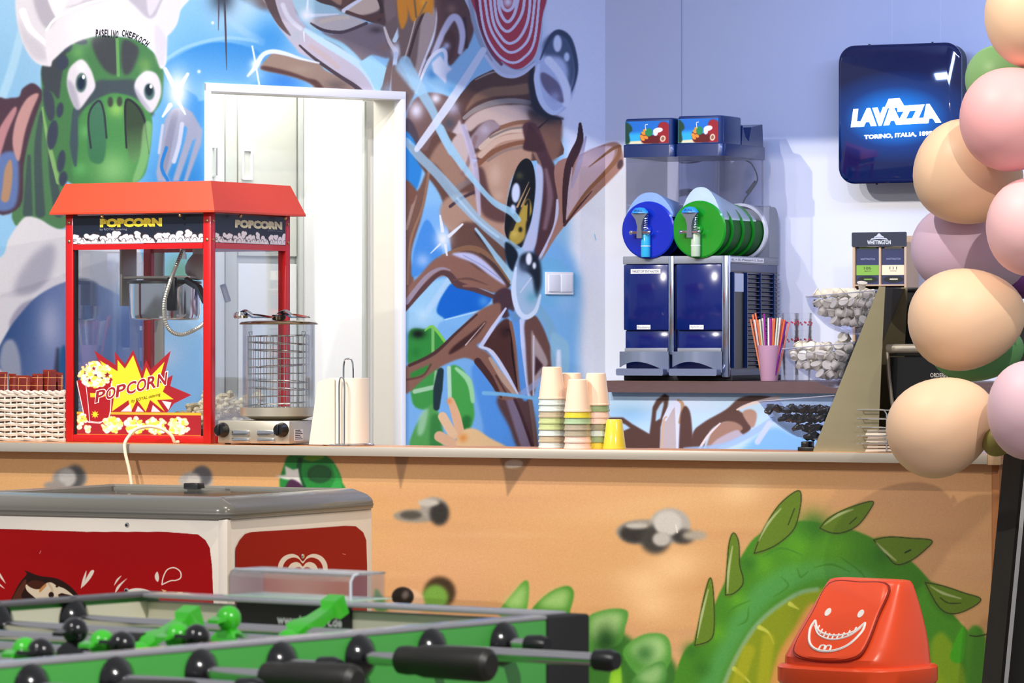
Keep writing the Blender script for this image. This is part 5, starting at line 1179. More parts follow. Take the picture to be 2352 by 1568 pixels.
# ------------------------------------------------------------------ cable looping over the worktop edge
e = CO
def cp(px, py, y): x, z = e.px(px, py, y); return e.w(x, y, z)
path = [cp(303, 1118, -.035), cp(297, 1080, -.033), cp(287, 1035, -.028), cp(289, 1012, -.016), cp(312, 986, .01), cp(343, 979, .03), cp(373, 985, .04), cp(394, 1000, .05), cp(401, 1014, .06)]
path[-1].z = CZ+.006; path.append(cp(410, 1012, .075)); path[-1].z = CZ+.006
o = obj('power_cable', MB().tube(spl([tuple(p) for p in path], False, 8), .0055, 10), mat('cable_cream', '#e3d5b8', .5), None)
tag(o, 'cream power cable looping up over the worktop edge from the freezer', 'cable')
# ------------------------------------------------------------------ slush machine on the shelf
SF = nfr(1430, n_sh+.03, SHZ); SX = lambda px, y=0: SF.px(px, 700, y)[0]; SZ = lambda py, px=1520: SF.px(px, py)[1]
sR = SX(1672); sD = SF.pxs(1803, 700, sR)[0]; sD = min(sD, .50)
M_blue = mat('blue_gloss_plastic', '#04195f', .14, coat=.4); M_navy = mat('navy_lid', '#082457', .3, coat=.2); M_sgrey = mat('slush_grey', '#85888e', .45); M_dgrey = mat('slush_dark_grey', '#5d6068', .5)
M_chrome_b = mat('chrome_strip', '#cfd8ea', .14, 1.0)
t = slush = thing('slush_machine', 'blue slush machine with two clear tanks of blue and green ice', 'slush machine', SF)
zb, zm, zt1 = SZ(866), SZ(606), SZ(588)
obj('base', MB().rbox(-.005, sR+.01, .02, sD, 0, .02, .004), M_black_matte, t)
obj('body', MB().box(.004, sR-.004, .025, sD-.01, .02, zm), mat('slush_body', '#0a1d52', .35, coat=.2), t, False)
obj('top_band', MB().rbox(0, sR, .0, sD, zm, zt1, .003), M_sgrey, t)
zf0, zf1 = SZ(818), SZ(607)
for a, b in ((1432, 1535), (1553, 1658)):
    xa, xb = SX(a), SX(b)
    fp = obj('front_panel', MB().rbox(xa, xb, .0, .024, SZ(758), zf1, .004), M_blue, t)
    obj('lower_panel', MB().rbox(xa+.002, xb-.002, .012, .024, zf0, SZ(759), .003), M_blue, t)
    zc = SZ(799); obj('tray_rail', MB().rbox(xa+.006, xb-.002, -.004, .02, SZ(808), zc, .002), M_sgrey, t)
    # drip tray with an arched front, curved in plan
    xa, xb = xa-.012, xb+.004; n = 18; top, bot, bk_ = [], [], []
    for i in range(n+1):
        u_ = i/n; x = xa+(xb-xa)*u_; y = -.075*math.sin(PI*(.12+.76*u_))+.02
        arch = SZ(843)+(.022*math.sin(PI*min(1, u_*1.0))-.02*(u_**3))
        top.append((x, y, SZ(807))); bot.append((x, y, arch)); bk_.append((x, y+.008, arch))
    m_ = MB(); N = n+1; m_.add(top+bot+[(x, y+.008, z) for x, y, z in top]+bk_, [(i, i+1, N+i+1, N+i) for i in range(n)]+[(2*N+i, 3*N+i, 3*N+i+1, 2*N+i+1) for i in range(n)]+[(i, 2*N+i, 2*N+i+1, i+1) for i in range(n)]+[(N+i, N+i+1, 3*N+i+1, 3*N+i) for i in range(n)])
    dt = obj('drip_tray', m_, mat('tray_grey', '#8e98ad', .25, .5), t)
    obj('tray_floor', MB().prism([(x, z) for x, z in rrect(xa+.004, xb-.004, SZ(862), SZ(846), .006)], -.05, .02), mat('tray_inner', '#76809a', .35, .4), dt)
for a, b in ((1536, 1549), (1659, 1674)):
    obj('corner_strip', MB().rbox(SX(a), SX(b), -.006, .02, zb if a > 1600 else SZ(815), zt1+.001, .004), M_chrome_b, t)
def lab(parent, px0, py0, px1, py1, s, y=-.0012, bold=.0, pad=.12):
    xa, z1 = SF.px(px0, py0); xb, z0 = SF.px(px1, py1)
    l_ = obj('label', MB().box(xa, xb, y, y+.001, z0, z1), M_print, parent, False)
    w_, h_ = xb-xa, z1-z0
    obj('lettering', text(MB(), s, xa+w_*.06, xb-w_*.06, z0+h_*pad*1.8, z1-h_*pad*1.8, y-.0004, bold), M_ink, l_, False)
lab(t, 1449, 618, 1517, 628, 'FARBSTOFF ENTHALTEN', -.001, .01); lab(t, 1463, 746, 1494, 756, 'Blaubeere', -.001); lab(t, 1584, 746, 1616, 756, 'Apfel Kiwi', -.001)
# side: recipe label, louvres
def side(px, py): return SF.pxs(px, py, sR)
ya, z1 = side(1677, 590); yb, z0 = side(1754, 604)
ya = max(ya, .004)
l_ = obj('label', MB().box(sR, sR+.0012, ya, yb, z0, z1), M_print, t, False)
obj('lettering', text(MB(), '6L = 5L Wasser+1L Slush', ya+.01, yb-.01, z0+.004, z1-.004, 0, .0, fn=lambda x, y, z: (sR+.0016, x, z)), M_ink, l_, False)
obj('side_panel', MB().box(sR-.004, sR-.001, .03, sD-.012, .02, zm), M_navy, t, False)
cols = [(1682, 1707), (1712, 1741), (1743, 1772), (1774, 1800)]; me_l = {}
for ci, (a, b) in enumerate(cols):
    ya, yb = max(side(a, 700)[0], .02), min(side(b, 700)[0], sD-.006); zl0, zl1 = SZ(845), SZ(625); ns = 22
    obj('louvre_frame', MB().box(sR-.001, sR+.010, ya-.006, ya-.001, zl0, zl1), M_navy, t, False)
    if ci == 0:
        obj('rating_plate', MB().box(sR, sR+.004, ya+.004, yb-.006, SZ(670), SZ(628)), mat('plate_silver', '#c9d3e6', .4), t, False)
        continue
    me_ = mesh('louvre', MB().rbox(-.001, .009, ya, yb, -.0012, .0012, .001, 1, Matrix.Rotation(-.5, 4, 'Y')), M_blue)
    for k in range(ns):
        o = obj('louvre', me_, None, t); o.location = (sR, 0, zl0+(k+.5)*(zl1-zl0)/ns)
obj('louvre_recess', MB().box(sR-.0012, sR-.0006, .02, sD-.014, SZ(848), SZ(622)), M_black, t, False)
# tanks
drr = .092; dzc = SZ(528); tkd = .41; zt0, ztop = zt1+.004, SZ(350)
slc = {'blue': ('#0a2bb0', '#0c2aa8', '#08207a', '#6fa6d8'), 'green': ('#0c8a18', '#10861a', '#065a0c', '#a9d6c8')}
def slush_mat(name, c, al_):
    return mat(name, c, .5, spec=.15)
for ti, (a, b, key) in enumerate(((1434, 1548, 'blue'), (1555, 1661, 'green'))):
    xa, xb = SX(a), SX(b); xc = (xa+xb)/2; hw_ = (xb-xa)/2
    c = slc[key]
    # rounded walls of the tank, open below where the drum sits
    ol = rrect(xa, xb, -.004, tkd, .02, 5); il = rrect(xa+.003, xb-.003, -.001, tkd-.003, .017, 5)
    m_ = MB(); n = len(ol); zq = SZ(500)
    m_.add([(x, y, zq) for x, y in ol]+[(x, y, ztop) for x, y in ol]+[(x, y, zq) for x, y in il]+[(x, y, ztop) for x, y in il], [(i, (i+1) % n, n+(i+1) % n, n+i) for i in range(n)]+[(2*n+i, 3*n+i, 3*n+(i+1) % n, 2*n+(i+1) % n) for i in range(n)])
    tk = obj('tank', m_, M_acryl, t)
    R90 = Matrix.Rotation(PI/2, 4, 'X')
    # drum of slush lying along the machine, cut off at the liquid level
    lvl = SZ(503 if key == 'green' else 490)
    arc = [(xc+drr*math.cos(q), dzc+drr*math.sin(q)) for q in np.linspace(0, 2*PI, 49)[:-1]]
    liq = [(x, min(z, lvl)) for x, z in arc if z < lvl+.02]
    liq = [p for i, p in enumerate(liq) if i == 0 or abs(p[0]-liq[i-1][0])+abs(p[1]-liq[i-1][1]) > 1e-5]
    obj('slush', MB().prism(liq, .02, tkd-.02), slush_mat('slush_'+key, c[2], 1), t)
    for k, yy in enumerate((.075, .18, .28)):
        obj('auger_blade', MB().lathe([(0, -.003), (drr+.006, -.003), (drr+.009, 0), (drr+.006, .003), (0, .003)], (xc, yy, dzc), 40, R90), mat('auger_'+key, c[1] if key == 'green' else c[0], .4, spec=.3), t)
    fc = obj('front_disc', MB().lathe([(0, .012), (drr*.55, .014), (drr+.006, .018), (drr+.012, .026), (drr+.006, .03), (0, .028)], (xc, .02, dzc), 48, R90), mat('front_disc_'+key, c[1], .22, spec=.4, coat=.35), t)
    obj('hub', MB().lathe([(0, .024), (.010, .022), (.016, .012)], (xc, .0, dzc), 20, R90), mat('hub_'+key, c[0], .2, coat=.6), fc)
    obj('drum_ring', MB().lathe([(drr+.004, -.012), (drr+.014, -.012), (drr+.014, .012), (drr+.004, .012), (drr+.004, -.012)], (xc, tkd-.015, dzc), 40, R90), M_print, t)
    # froth heap
    P_ = []
    for i in range(9):
        yy = .0+(tkd-.08)*i/8; hh = (.112 if key == 'green' else .075)*(1-.62*i/8); rr_ = []
        for q in range(13):
            s_ = -1+2*q/12; rr_.append((xc+s_*(hw_-.006), yy+.006, lvl-.01+max(.0, hh*(1-abs(s_)**2.4))+.012))
        rr_ += [(xc+hw_-.006, yy+.006, lvl-.012), (xc-hw_+.006, yy+.006, lvl-.012)]
        P_.append(rr_)
    obj('froth', MB().loft(P_), mat('froth_'+key, '#e2f4f0' if key == 'green' else '#a9cdee', .7, noise=.1, nscale=40, bump=.5, bscale=80), t)
    # tap
    tx = xc-.018 if key == 'blue' else xc-.022
    tp = obj('tap_handle', MB().loft([[(tx+s_*w_, y_, SZ(p)) for s_, y_ in ((-1, -.05), (1, -.05), (1, -.034), (-1, -.034))] for p, w_ in ((547, .010), (540, .010), (520, .008), (505, .014), (490, .032))]), M_dgrey, t)
    obj('tap_cap', MB().lathe([(0, .022), (.018, .019), (.030, .008), (.033, 0), (0, 0)], (tx, -.042, SZ(490)), 24, Matrix.Diagonal((1, .5, 1, 1))), mat('tap_cap_blue', '#1d86d8', .35), tp)
    obj('lettering', text(MB(), 'PULL', tx-.016, tx+.016, SZ(487), SZ(481.5), -.058, .02), mat('tap_ink', '#0b3f78', .5), tp, False)
    obj('tap_pin', MB().cyl((tx-.034, -.042, SZ(534)), (tx+.034, -.042, SZ(534)), .006, 10).ball((tx-.034, -.042, SZ(534)), .009, .009, .009, 10, 6).ball((tx+.034, -.042, SZ(534)), .009, .009, .009, 10, 6), M_chrome, tp)
    obj('spout', MB().lathe([(0, SZ(590)), (.016, SZ(590)), (.0175, SZ(586)), (.0175, SZ(540)), (.012, SZ(530)), (0, SZ(530))], (tx+.014, -.022, 0), 20), mat('spout_'+key, '#2fa8d4' if key == 'blue' else '#b9c7a8', .15, coat=.6), t)
    obj('spout_ring', MB().lathe([(.0175, SZ(566)), (.0185, SZ(565)), (.0175, SZ(564))], (tx+.014, -.022, 0), 20), M_print, t)
    obj('spring', MB().tube([(tx+.016+.009*math.cos(q), -.03+.009*math.sin(q), SZ(532)+(SZ(496)-SZ(532))*q/(2*PI*7)) for q in np.linspace(0, 2*PI*7, 70)], .0016, 5), M_chrome, t)
    # lid: lower band, picture box, rear hopper
    lz0, lz1, lz2 = SZ(360), SZ(331), SZ(271 if key == 'blue' else 268)
    m_ = MB(); ol = rrect(xa-.006, xb+.005, -.010, tkd+.004, .022, 4)
    m_.loft([[(x, y, z) for x, y in ol] for z in (lz0, lz1-.003)]+[[(x*.995+xc*.005, y*.99+.002, lz1) for x, y in ol]])
    ldo = obj('lid', m_, M_navy, t)
    ol2 = rrect(xa+.001, xb-.002, -.004, .19, .02, 4)
    obj('lid_front', MB().loft([[(x, y, z) for x, y in ol2] for z in (lz1-.002, lz2-.004)]+[[(xc+(x-xc)*.97, .09+(y-.09)*.96, lz2) for x, y in ol2]]), M_navy, ldo)
    yq = [(.185, lz1-.001), (.195, lz2-.028), (.225, lz1+.03), (.255, lz1+.015), (.28, lz2-.03), (.39, lz2-.015), (.40, lz1-.001)]
    obj('lid_rear', MB().add([(xa+.004, y, z) for y, z in yq]+[(xb-.003, y, z) for y, z in yq], [tuple(range(7)), tuple(range(13, 6, -1))]+[(i, i+7, (i+1) % 7+7, (i+1) % 7) for i in range(7)]), M_navy, ldo, False)
    pc_ = Canvas(0, 0, 110, 56, 3, '#1663b4')
    pc_.fill([(0, 30), (110, 26), (110, 60), (0, 60)], '#2a9fd0', 8, False); pc_.fill([(0, 50), (60, 47), (70, 60), (0, 60)], '#d8c9a0', 2, False); pc_.fill([(0, 4), (14, 10), (18, 22), (10, 30), (12, 50), (0, 56)], '#123a2a', 3); pc_.fill([(84, 8), (110, 10), (112, 60), (80, 60)], '#8e1a24', 3)
    pc_.fill([(40, 30), (66, 34), (90, 40), (80, 56), (44, 54)], '#5a1016', 3)
    for x_, y_ in ((42, 38), (46, 30), (52, 40), (44, 44), (50, 24)): pc_.ell(x_, y_, 6, 4, '#d8862e', 30, 1)
    pc_.ell(59, 28, 9, 10, '#1f7a48', 0, 1); pc_.ell(82, 23, 12, 6, '#eee8e8', -8, 1); pc_.ell(76, 29, 6, 8, '#d8cfcf', 0, 1); pc_.ell(94, 44, 7, 8, '#d8c4a0', 20, 1); pc_.ell(94, 44, 4, 5, '#8a5a4a', 20, 1); pc_.line([(52, 22), (50, 10), (56, 8)], 1.4, '#e8e0d0', .6)
    xa2, xb2 = xa+.006, xb-.016; za2, zb2 = lz1+.002, lz2-.010
    me = mesh('picture', MB().box(xa2, xb2, -.006, -.003, za2, zb2), None, False); me.materials.append(painted('lid_picture', image('lid_picture', pc_.a), .25, 0)); set_uv(me, xa2, xb2, za2, zb2)
    obj('picture', me, None, ldo)
# grey rear housing hump and its cable
hxa = SX(1434); ol = spl([(tkd-.005, zt1), (tkd-.005, SZ(478)), (tkd+.02, SZ(470)), (sD-.03, SZ(472)), (sD-.004, SZ(492)), (sD, SZ(530)), (sD, zt1)], False, 4)
nn = len(ol)
obj('rear_housing', MB().add([(hxa, y, z) for y, z in ol]+[(sR, y, z) for y, z in ol], [tuple(range(nn)), tuple(range(2*nn-1, nn-1, -1))]+[(i, i+nn, (i+1) % nn+nn, (i+1) % nn) for i in range(nn)]), M_sgrey, t)
cab = [SF.px(px, py, tkd+.02) for px, py in ((1712, 368), (1726, 376), (1738, 400), (1738, 418), (1724, 440), (1712, 455), (1704, 472))]
cb = obj('lamp_cable', MB().tube(spl([(x, tkd+.02, z) for x, z in cab], False, 6), .0028, 6), M_black, t)
obj('plug', MB().tube([SF.px(1736, 416, tkd+.02)[:1]+(tkd+.02,)+SF.px(1736, 416, tkd+.02)[1:], SF.px(1716, 444, tkd+.02)[:1]+(tkd+.02,)+SF.px(1716, 444, tkd+.02)[1:]], [.006, .008], 8), M_black, cb)

# ------------------------------------------------------------------ straws, clear cups and the tea rack on the shelf
def on_shelf(px, y): return FR((lambda p: (p.o.x, p.o.y, SHZ))(nfr(px, n_sh+y, SHZ)), CA)
f = on_shelf(1767, .06); kz = lambda py: f.px(1767, py)[1]
hT = kz(793)
t = thing('straw_cup', 'frosted pink plastic cup holding drinking straws on the dark shelf', 'cup', f)
mk = mat('frosted_pink', '#d6a5bd', .35, trans=.35)
obj('cup', MB().lathe([(0, .001), (.030, .001), (.031, .004), (.042, hT), (.041, hT), (.0298, .006), (0, .006)], (0, 0, 0), 36), mk, t)
SCOL = {'orange': '#ee6a35', 'white': '#e6ded2', 'purple': '#a3148f', 'coral': '#f28b78', 'brown orange': '#c9754a', 'pale green': '#d3d4ae', 'violet': '#6a1a7a'}
s_m = {k: mat('straw_'+k.replace(' ', '_'), c, .35, coat=.2) for k, c in SCOL.items()}
for i, (px, py, c) in enumerate(((1724, 733, 'brown orange'), (1729, 722, 'orange'), (1735, 719, 'orange'), (1733, 734, 'white'), (1741, 734, 'brown orange'), (1745, 733, 'pale green'), (1751, 731, 'white'), (1755, 720, 'purple'), (1765, 730, 'white'), (1770, 731, 'purple'), (1775, 731, 'coral'), (1779, 731, 'orange'), (1786, 730, 'pale green'), (1792, 729, 'white'), (1797, 733, 'orange'), (1802, 734, 'orange'), (1806, 738, 'violet'), (1813, 740, 'coral'))):
    yy = (-.022, .012, .026, -.006)[i % 4]; x, z = f.px(px, py, yy*1.3); bx_ = x*.42; by_ = yy*.62
    q = math.hypot(bx_, by_)
    if q > .026: bx_, by_ = bx_*.026/q, by_*.026/q
    m_ = MB().tube([(bx_, by_, .008), (x, yy*1.3, z)], .0034, 8)
    o = obj('drinking_straw', m_, s_m[c]); o.location = f.o; o.rotation_euler = (0, 0, f.a)
    tag(o, '%s drinking straw standing in the frosted pink cup' % c, 'straw', c+' straws in the pink cup')
pcl = [(0, 0), (.023, 0), (.024, .002), (.0315, .098), (.0325, .100), (.0312, .1005), (.0228, .003), (0, .002)]
pm = mesh('clear_cup', MB().lathe(pcl, (0, 0, 0), 24), glass('cup_clear', '#ffffff', .0)); pr_m = mat('cup_print_red', '#b3344a', .4)
for si, (px, y, nm) in enumerate(((1815, .13, 'straws'), (1845, .16, 'creamer bins'))):
    f2 = on_shelf(px, y)
    for k in range(8):
        o = bpy.data.objects.new('clear_cup', pm); COL.objects.link(o); o.location = f2.o+Vector((0, 0, .0005+k*.0205))
        tag(o, 'clear cup, %s in the stack nearer the %s' % (ORD[k], nm), 'cup', 'clear cups in the stack nearer the %s' % nm)
        if k in (3, 6):
            dots = MB()
            for q in range(14):
                a_ = q*2*PI/14; dots.ball((.0308*math.cos(a_), .0308*math.sin(a_), .085+.006*math.sin(q*2.3)), .003, .003, .004, 6, 4)
            obj('red_print', dots, pr_m, o, kind='stuff')
# tea rack
f = on_shelf(1958, .30); tz_ = lambda py, px=2020: f.px(px, py)[1]; TX_ = lambda px: f.px(px, 600)[0]
x1 = TX_(2082); zt_ = tz_(556); zb_ = .0
t = thing('tea_display', 'oak tea display rack with a navy header board behind the steel dispenser', 'rack', f)
for a in (0, x1-.009): obj('side_board', MB().rbox(a, a+.009, 0, .13, zb_, zt_, .001), M_oak, t)
obj('divider', MB().rbox((x1)/2-.004, x1/2+.004, .004, .11, zb_, zt_-.004, .001), M_oak, t)
obj('back_board', MB().box(.004, x1-.004, .122, .13, zb_, tz_(540)), M_oak, t, False)
rowh = tz_(560)-tz_(653); rows = []
z = tz_(653)
while z > 0.02: rows.append(z); z -= rowh
rows.append(.004)
for z in rows: obj('shelf_board', MB().rbox(.009, x1-.009, 0, .122, z-.006, z, .001), M_oak, t)
hb = obj('header_board', MB().prism(rrect(TX_(1957), TX_(2083), tz_(566), tz_(533), .004, 3), -.004, -.0015), mat('tea_navy', '#141c30', .5), t, False)
obj('lettering', text(MB(), 'WHITTINGTON', TX_(1993), TX_(2047), tz_(561), tz_(551.5), -.0046, .02), M_print, hb, False)
cr = MB(); cx_ = (TX_(2020)); zz0 = tz_(551); k_ = .00155*1.0
for pts in ([(-22, 0), (-18, 4), (-8, 5), (0, 6), (8, 5), (18, 4), (22, 0), (12, 1.5), (0, 2.5), (-12, 1.5)], [(-13, 5), (-10, 9), (10, 9), (13, 5), (0, 7)], [(-7, 9), (-4, 13), (0, 16), (4, 13), (7, 9)]):
    cr.add([(cx_+x*k_, -.0046, zz0+z*k_) for x, z in pts], [tuple(range(len(pts)))])
obj('crest', cr, mat('crest_silver', '#c9ccd6', .4), hb, False)
teas = [('green', '#7fae3a', '106', 'CHINA GREEN', 'GREEN TEA'), ('cream', '#efe0b4', '111', 'WHITE TEA', 'WHITE')]
M_teabox = mat('tea_box_navy', '#17244f', .45); M_teadark = mat('tea_dark', '#0c0f0c', .6)
for ri, z in enumerate(rows[:-1] if len(rows) > 1 else rows):
    for ci in (0, 1):
        colr = (teas[0][1], teas[1][1]) if ri == 0 else ('#2f8a3a', '#d8552e')
        x0_, x1_ = (.011, x1/2-.006) if ci == 0 else (x1/2+.006, x1-.011)
        h_ = rowh-.012 if ri else rowh-.006
        nm = [['navy and green tea box under the header of the tea rack', 'navy and cream tea box under the header of the tea rack'], ['tea box with a dark green stripe in the second rack row', 'tea box with an orange stripe in the second rack row']][min(ri, 1)][ci] if ri < 2 else ['tea box with a green stripe in rack row %d from the top', 'tea box with an orange stripe in rack row %d from the top'][ci] % (ri+1)
        b_ = thing('tea_box', nm, 'tea box', FR(f.w(0, 0, z), CA), 'tea boxes in the oak rack')
        obj('carton', MB().box(x0_, x1_, .012, .11, .0005, h_*.97), M_teabox, b_, False)
        obj('stripe', MB().box(x0_+.01, x1_-.01, .0112, .0122, h_*.93, h_*.955), mat('tea_stripe', colr[ci], .5), b_, False)
        bd_ = obj('name_band', MB().box(x0_, x1_, .0105, .0122, h_*.24, h_*.5), mat('tea_band', colr[ci], .5), b_, False)
        w_ = x1_-x0_
        if ri == 0:
            obj('lettering', text(MB(), teas[ci][2], x0_+w_*.34, x0_+w_*.66, h_*.385, h_*.46, .0101), M_ink, bd_, False)
            obj('lettering', text(MB(), teas[ci][4], x0_+w_*.36, x0_+w_*.64, h_*.33, h_*.36, .0101), M_ink, bd_, False)
            obj('lettering', text(MB(), 'WHITTINGTON', x0_+w_*.18, x0_+w_*.82, h_*.63, h_*.68, .0116), mat('tea_silver', '#9fa6bc', .5), b_, False)
        obj('opening', MB().prism([(x0_+w_*(.5+.44*math.cos(a_)), h_*(.13+.09*math.sin(a_))) for a_ in np.linspace(0, 2*PI, 25)[:-1]], .0112, .0122), M_teadark, b_, False)
        obj('sachet_edge', MB().rbox(x0_+w_*.34, x1_-w_*.3, .0105, .0115, h_*.12, h_*.15, .0004), mat('tea_sachet', colr[ci], .5), b_, False)

# ------------------------------------------------------------------ lit coffee sign
gf = nfr(1925, 14.46-.16, 0, -26.0); gx = lambda px: gf.px(px, 260)[0]; gz = lambda py, px=2060: gf.px(px, py)[1]
zs = gz(420); gf.o.z = zs; w_ = gx(2207); h_ = gz(101)
t = thing('illuminated_sign', 'glossy dark blue wall sign with glowing white coffee lettering', 'sign', gf)
ol = rrect(0, w_, 0, h_, .062, 8)
obj('housing', MB().prism(rrect(.008, w_-.004, .006, h_-.004, .06, 8), .014, .075), mat('sign_case', '#1a1d28', .4), t)
fm = mat('sign_face', '#04184a', .06, coat=.8)
nt = fm.node_tree; tc_ = nt.nodes.new('ShaderNodeTexCoord'); mp_ = nt.nodes.new('ShaderNodeMapping'); gr = nt.nodes.new('ShaderNodeTexGradient'); gr.gradient_type = 'SPHERICAL'
cxs, czs = (gx(1958)+gx(2160))/2, gz(268)
mp_.inputs['Location'].default_value = (-cxs/.31, 0, -czs/.17); mp_.inputs['Scale'].default_value = (1/.31, 0, 1/.17)
nt.links.new(tc_.outputs['Object'], mp_.inputs[0]); nt.links.new(mp_.outputs[0], gr.inputs[0])
rp_ = nt.nodes.new('ShaderNodeValToRGB'); rp_.color_ramp.elements[0].position = .0; rp_.color_ramp.elements[0].color = (0, 0, 0, 1); rp_.color_ramp.elements[1].position = .75; rp_.color_ramp.elements[1].color = (.0, .22, .85, 1)
e_ = rp_.color_ramp.elements.new(.35); e_.color = (0, .03, .16, 1)
nt.links.new(gr.outputs['Fac'], rp_.inputs[0]); nt.links.new(rp_.outputs[0], nt.nodes['Principled BSDF'].inputs['Emission Color']); nt.nodes['Principled BSDF'].inputs['Emission Strength'].default_value = 1.0
fmesh = MB(); rings = []
for s_, y_ in ((1.0, .014), (1.0, .006), (.985, .001), (.95, -.002)):
    rings.append([(w_/2+(x-w_/2)*s_, y_, h_/2+(z-h_/2)*s_) for x, z in ol])
fmesh.loft(rings); fo = obj('face', fmesh, fm, t)
M_glow = mat('sign_glow', '#ffffff', .5, emit='#f2fbff', es=2.6)
lt = MB(); za, zb2 = gz(289), gz(246)
q = quad_map((gx(1955), -.0045, gz(290)), (gx(2163), -.0045, gz(284)), (gx(1961), -.0045, gz(248)), (gx(2152), -.0045, gz(240)))
text(lt, 'LAVAZZA', 0, 1, 0, 1, 0, .085, fn=lambda x, y, z: tuple(q(x, 0, z)))
lt.add([tuple(q(x, 0, z)) for x, z in ((.375, .92), (.62, .92), (.565, 1.42), (.43, 1.42))], [(0, 1, 2, 3)])
obj('lettering', lt, M_glow, t, False)
q2 = quad_map((gx(1986), -.0045, gz(320)), (gx(2142), -.0045, gz(314)), (gx(1986), -.0045, gz(308.5)), (gx(2142), -.0045, gz(302.5)))
obj('lettering', text(MB(), 'TORINO, ITALIA, 1895', 0, 1, 0, 1, 0, .035, fn=lambda x, y, z: tuple(q2(x, 0, z))), M_glow, t, False)
for px in (1990, 2135): obj('screw', MB().cyl((gx(px), .03, h_-.002), (gx(px), .03, h_+.006), .004, 8), M_black, t)
for px in (2007, 2120): obj('screw', MB().cyl((gx(px), .03, -.004), (gx(px), .03, .006), .004, 8), M_black, t)
for px in (2040, 2152):
    x = gx(px); obj('hanging_wire', MB().tube([(x, .04, h_-.004), (x, .04, 2.78-zs)], .0012, 5), mat('wire_clear', '#e8e8f2', .3), t)
obj('wall_bracket', MB().box(w_*.3, w_*.7, .075, .13, h_*.4, h_*.6), M_black, t, False)

# ------------------------------------------------------------------ steel dispenser with three clear bins
DF = on_top(1868, .06); DXZ = lambda px, py, y=0: DF.px(px, py, y)
SL0, SL1 = DXZ(1867, 1036), DXZ(2019, 658)
t = thing('portion_dispenser', 'brushed steel wedge dispenser with three clear tilted bins on the counter', 'dispenser', DF)
side_poly = [(SL0[0], 0), SL1, DXZ(2033, 658), DXZ(2026, 800), (DXZ(2016, 1030)[0], 0)]
dw = .20
M_plate = mat('dispenser_steel', '#b8ad8c', .34, .8, noise=.16, nscale=5, bump=.05, bscale=30)
for y in (0, dw-.004): obj('side_plate', MB().prism(side_poly, y, y+.004), M_plate, t, False)
ofs = .006
obj('slant_plate', MB().prism([(SL0[0]+ofs, .0), (SL1[0]+ofs, SL1[1]-.004), (SL1[0]+ofs+.004, SL1[1]-.004), (SL0[0]+ofs+.004, 0)], .004, dw-.004), M_dgrey, t, False)
obj('front_foot', MB().rbox(*sorted((DXZ(1826, 1036)[0], SL0[0]+.01)), .02, .08, .0, .012, .002).rbox(*sorted((DXZ(1832, 1036)[0], DXZ(1850, 1036)[0])), .025, .075, .01, .028, .003), M_black, t, kind='stuff')
def inpoly(p, P):
    c = False; j = len(P)-1
    for i in range(len(P)):
        if (P[i][1] > p[1]) != (P[j][1] > p[1]) and p[0] < (P[j][0]-P[i][0])*(p[1]-P[i][1])/(P[j][1]-P[i][1])+P[i][0]: c = not c
        j = i
    return c
def off(P, d):      # shrink an outline towards its middle
    cx, cz = np.mean(P, 0); out = []
    for x, z in P:
        L = math.hypot(x-cx, z-cz); out.append((cx+(x-cx)*(1-d/L), cz+(z-cz)*(1-d/L)))
    return out
bins = [[(1848, 681), (2017, 666), (1974, 765), (1960, 768), (1938, 767), (1900, 751), (1866, 720), (1853, 700)],
        [(1794, 801), (1960, 787), (1918, 887), (1905, 890), (1873, 878), (1828, 847), (1804, 823)],
        [(1739, 922), (1914, 908), (1868, 1008), (1855, 1010), (1818, 999), (1773, 968), (1752, 940)]]
rgx = random.Random(12)
M_pod = mat('creamer_white', '#e9e4da', .35, sss=.0); M_foil = mat('creamer_lid', '#f3efe6', .3); M_choc = mat('dark_wrapper', '#1d1612', .25, coat=.5)
pod_m = mesh('creamer_pod', MB().lathe([(0, -.012), (.0098, -.012), (.0105, -.010), (.0150, .009), (.0185, .010), (.0185, .0108)], (0, 0, 0), 14), M_pod)
lid_m = mesh('foil_lid', MB().lathe([(.0185, .0108), (.0183, .0122), (0, .0124)], (0, 0, 0), 14), M_foil)
def arc_outline(P):
    top = P[:3]; return [top[0], top[1], top[2]]+[p for p in spl(P[2:]+[P[0]], False, 4)[1:-1]]
bn = ['top clear bin', 'middle clear bin', 'lowest clear bin']
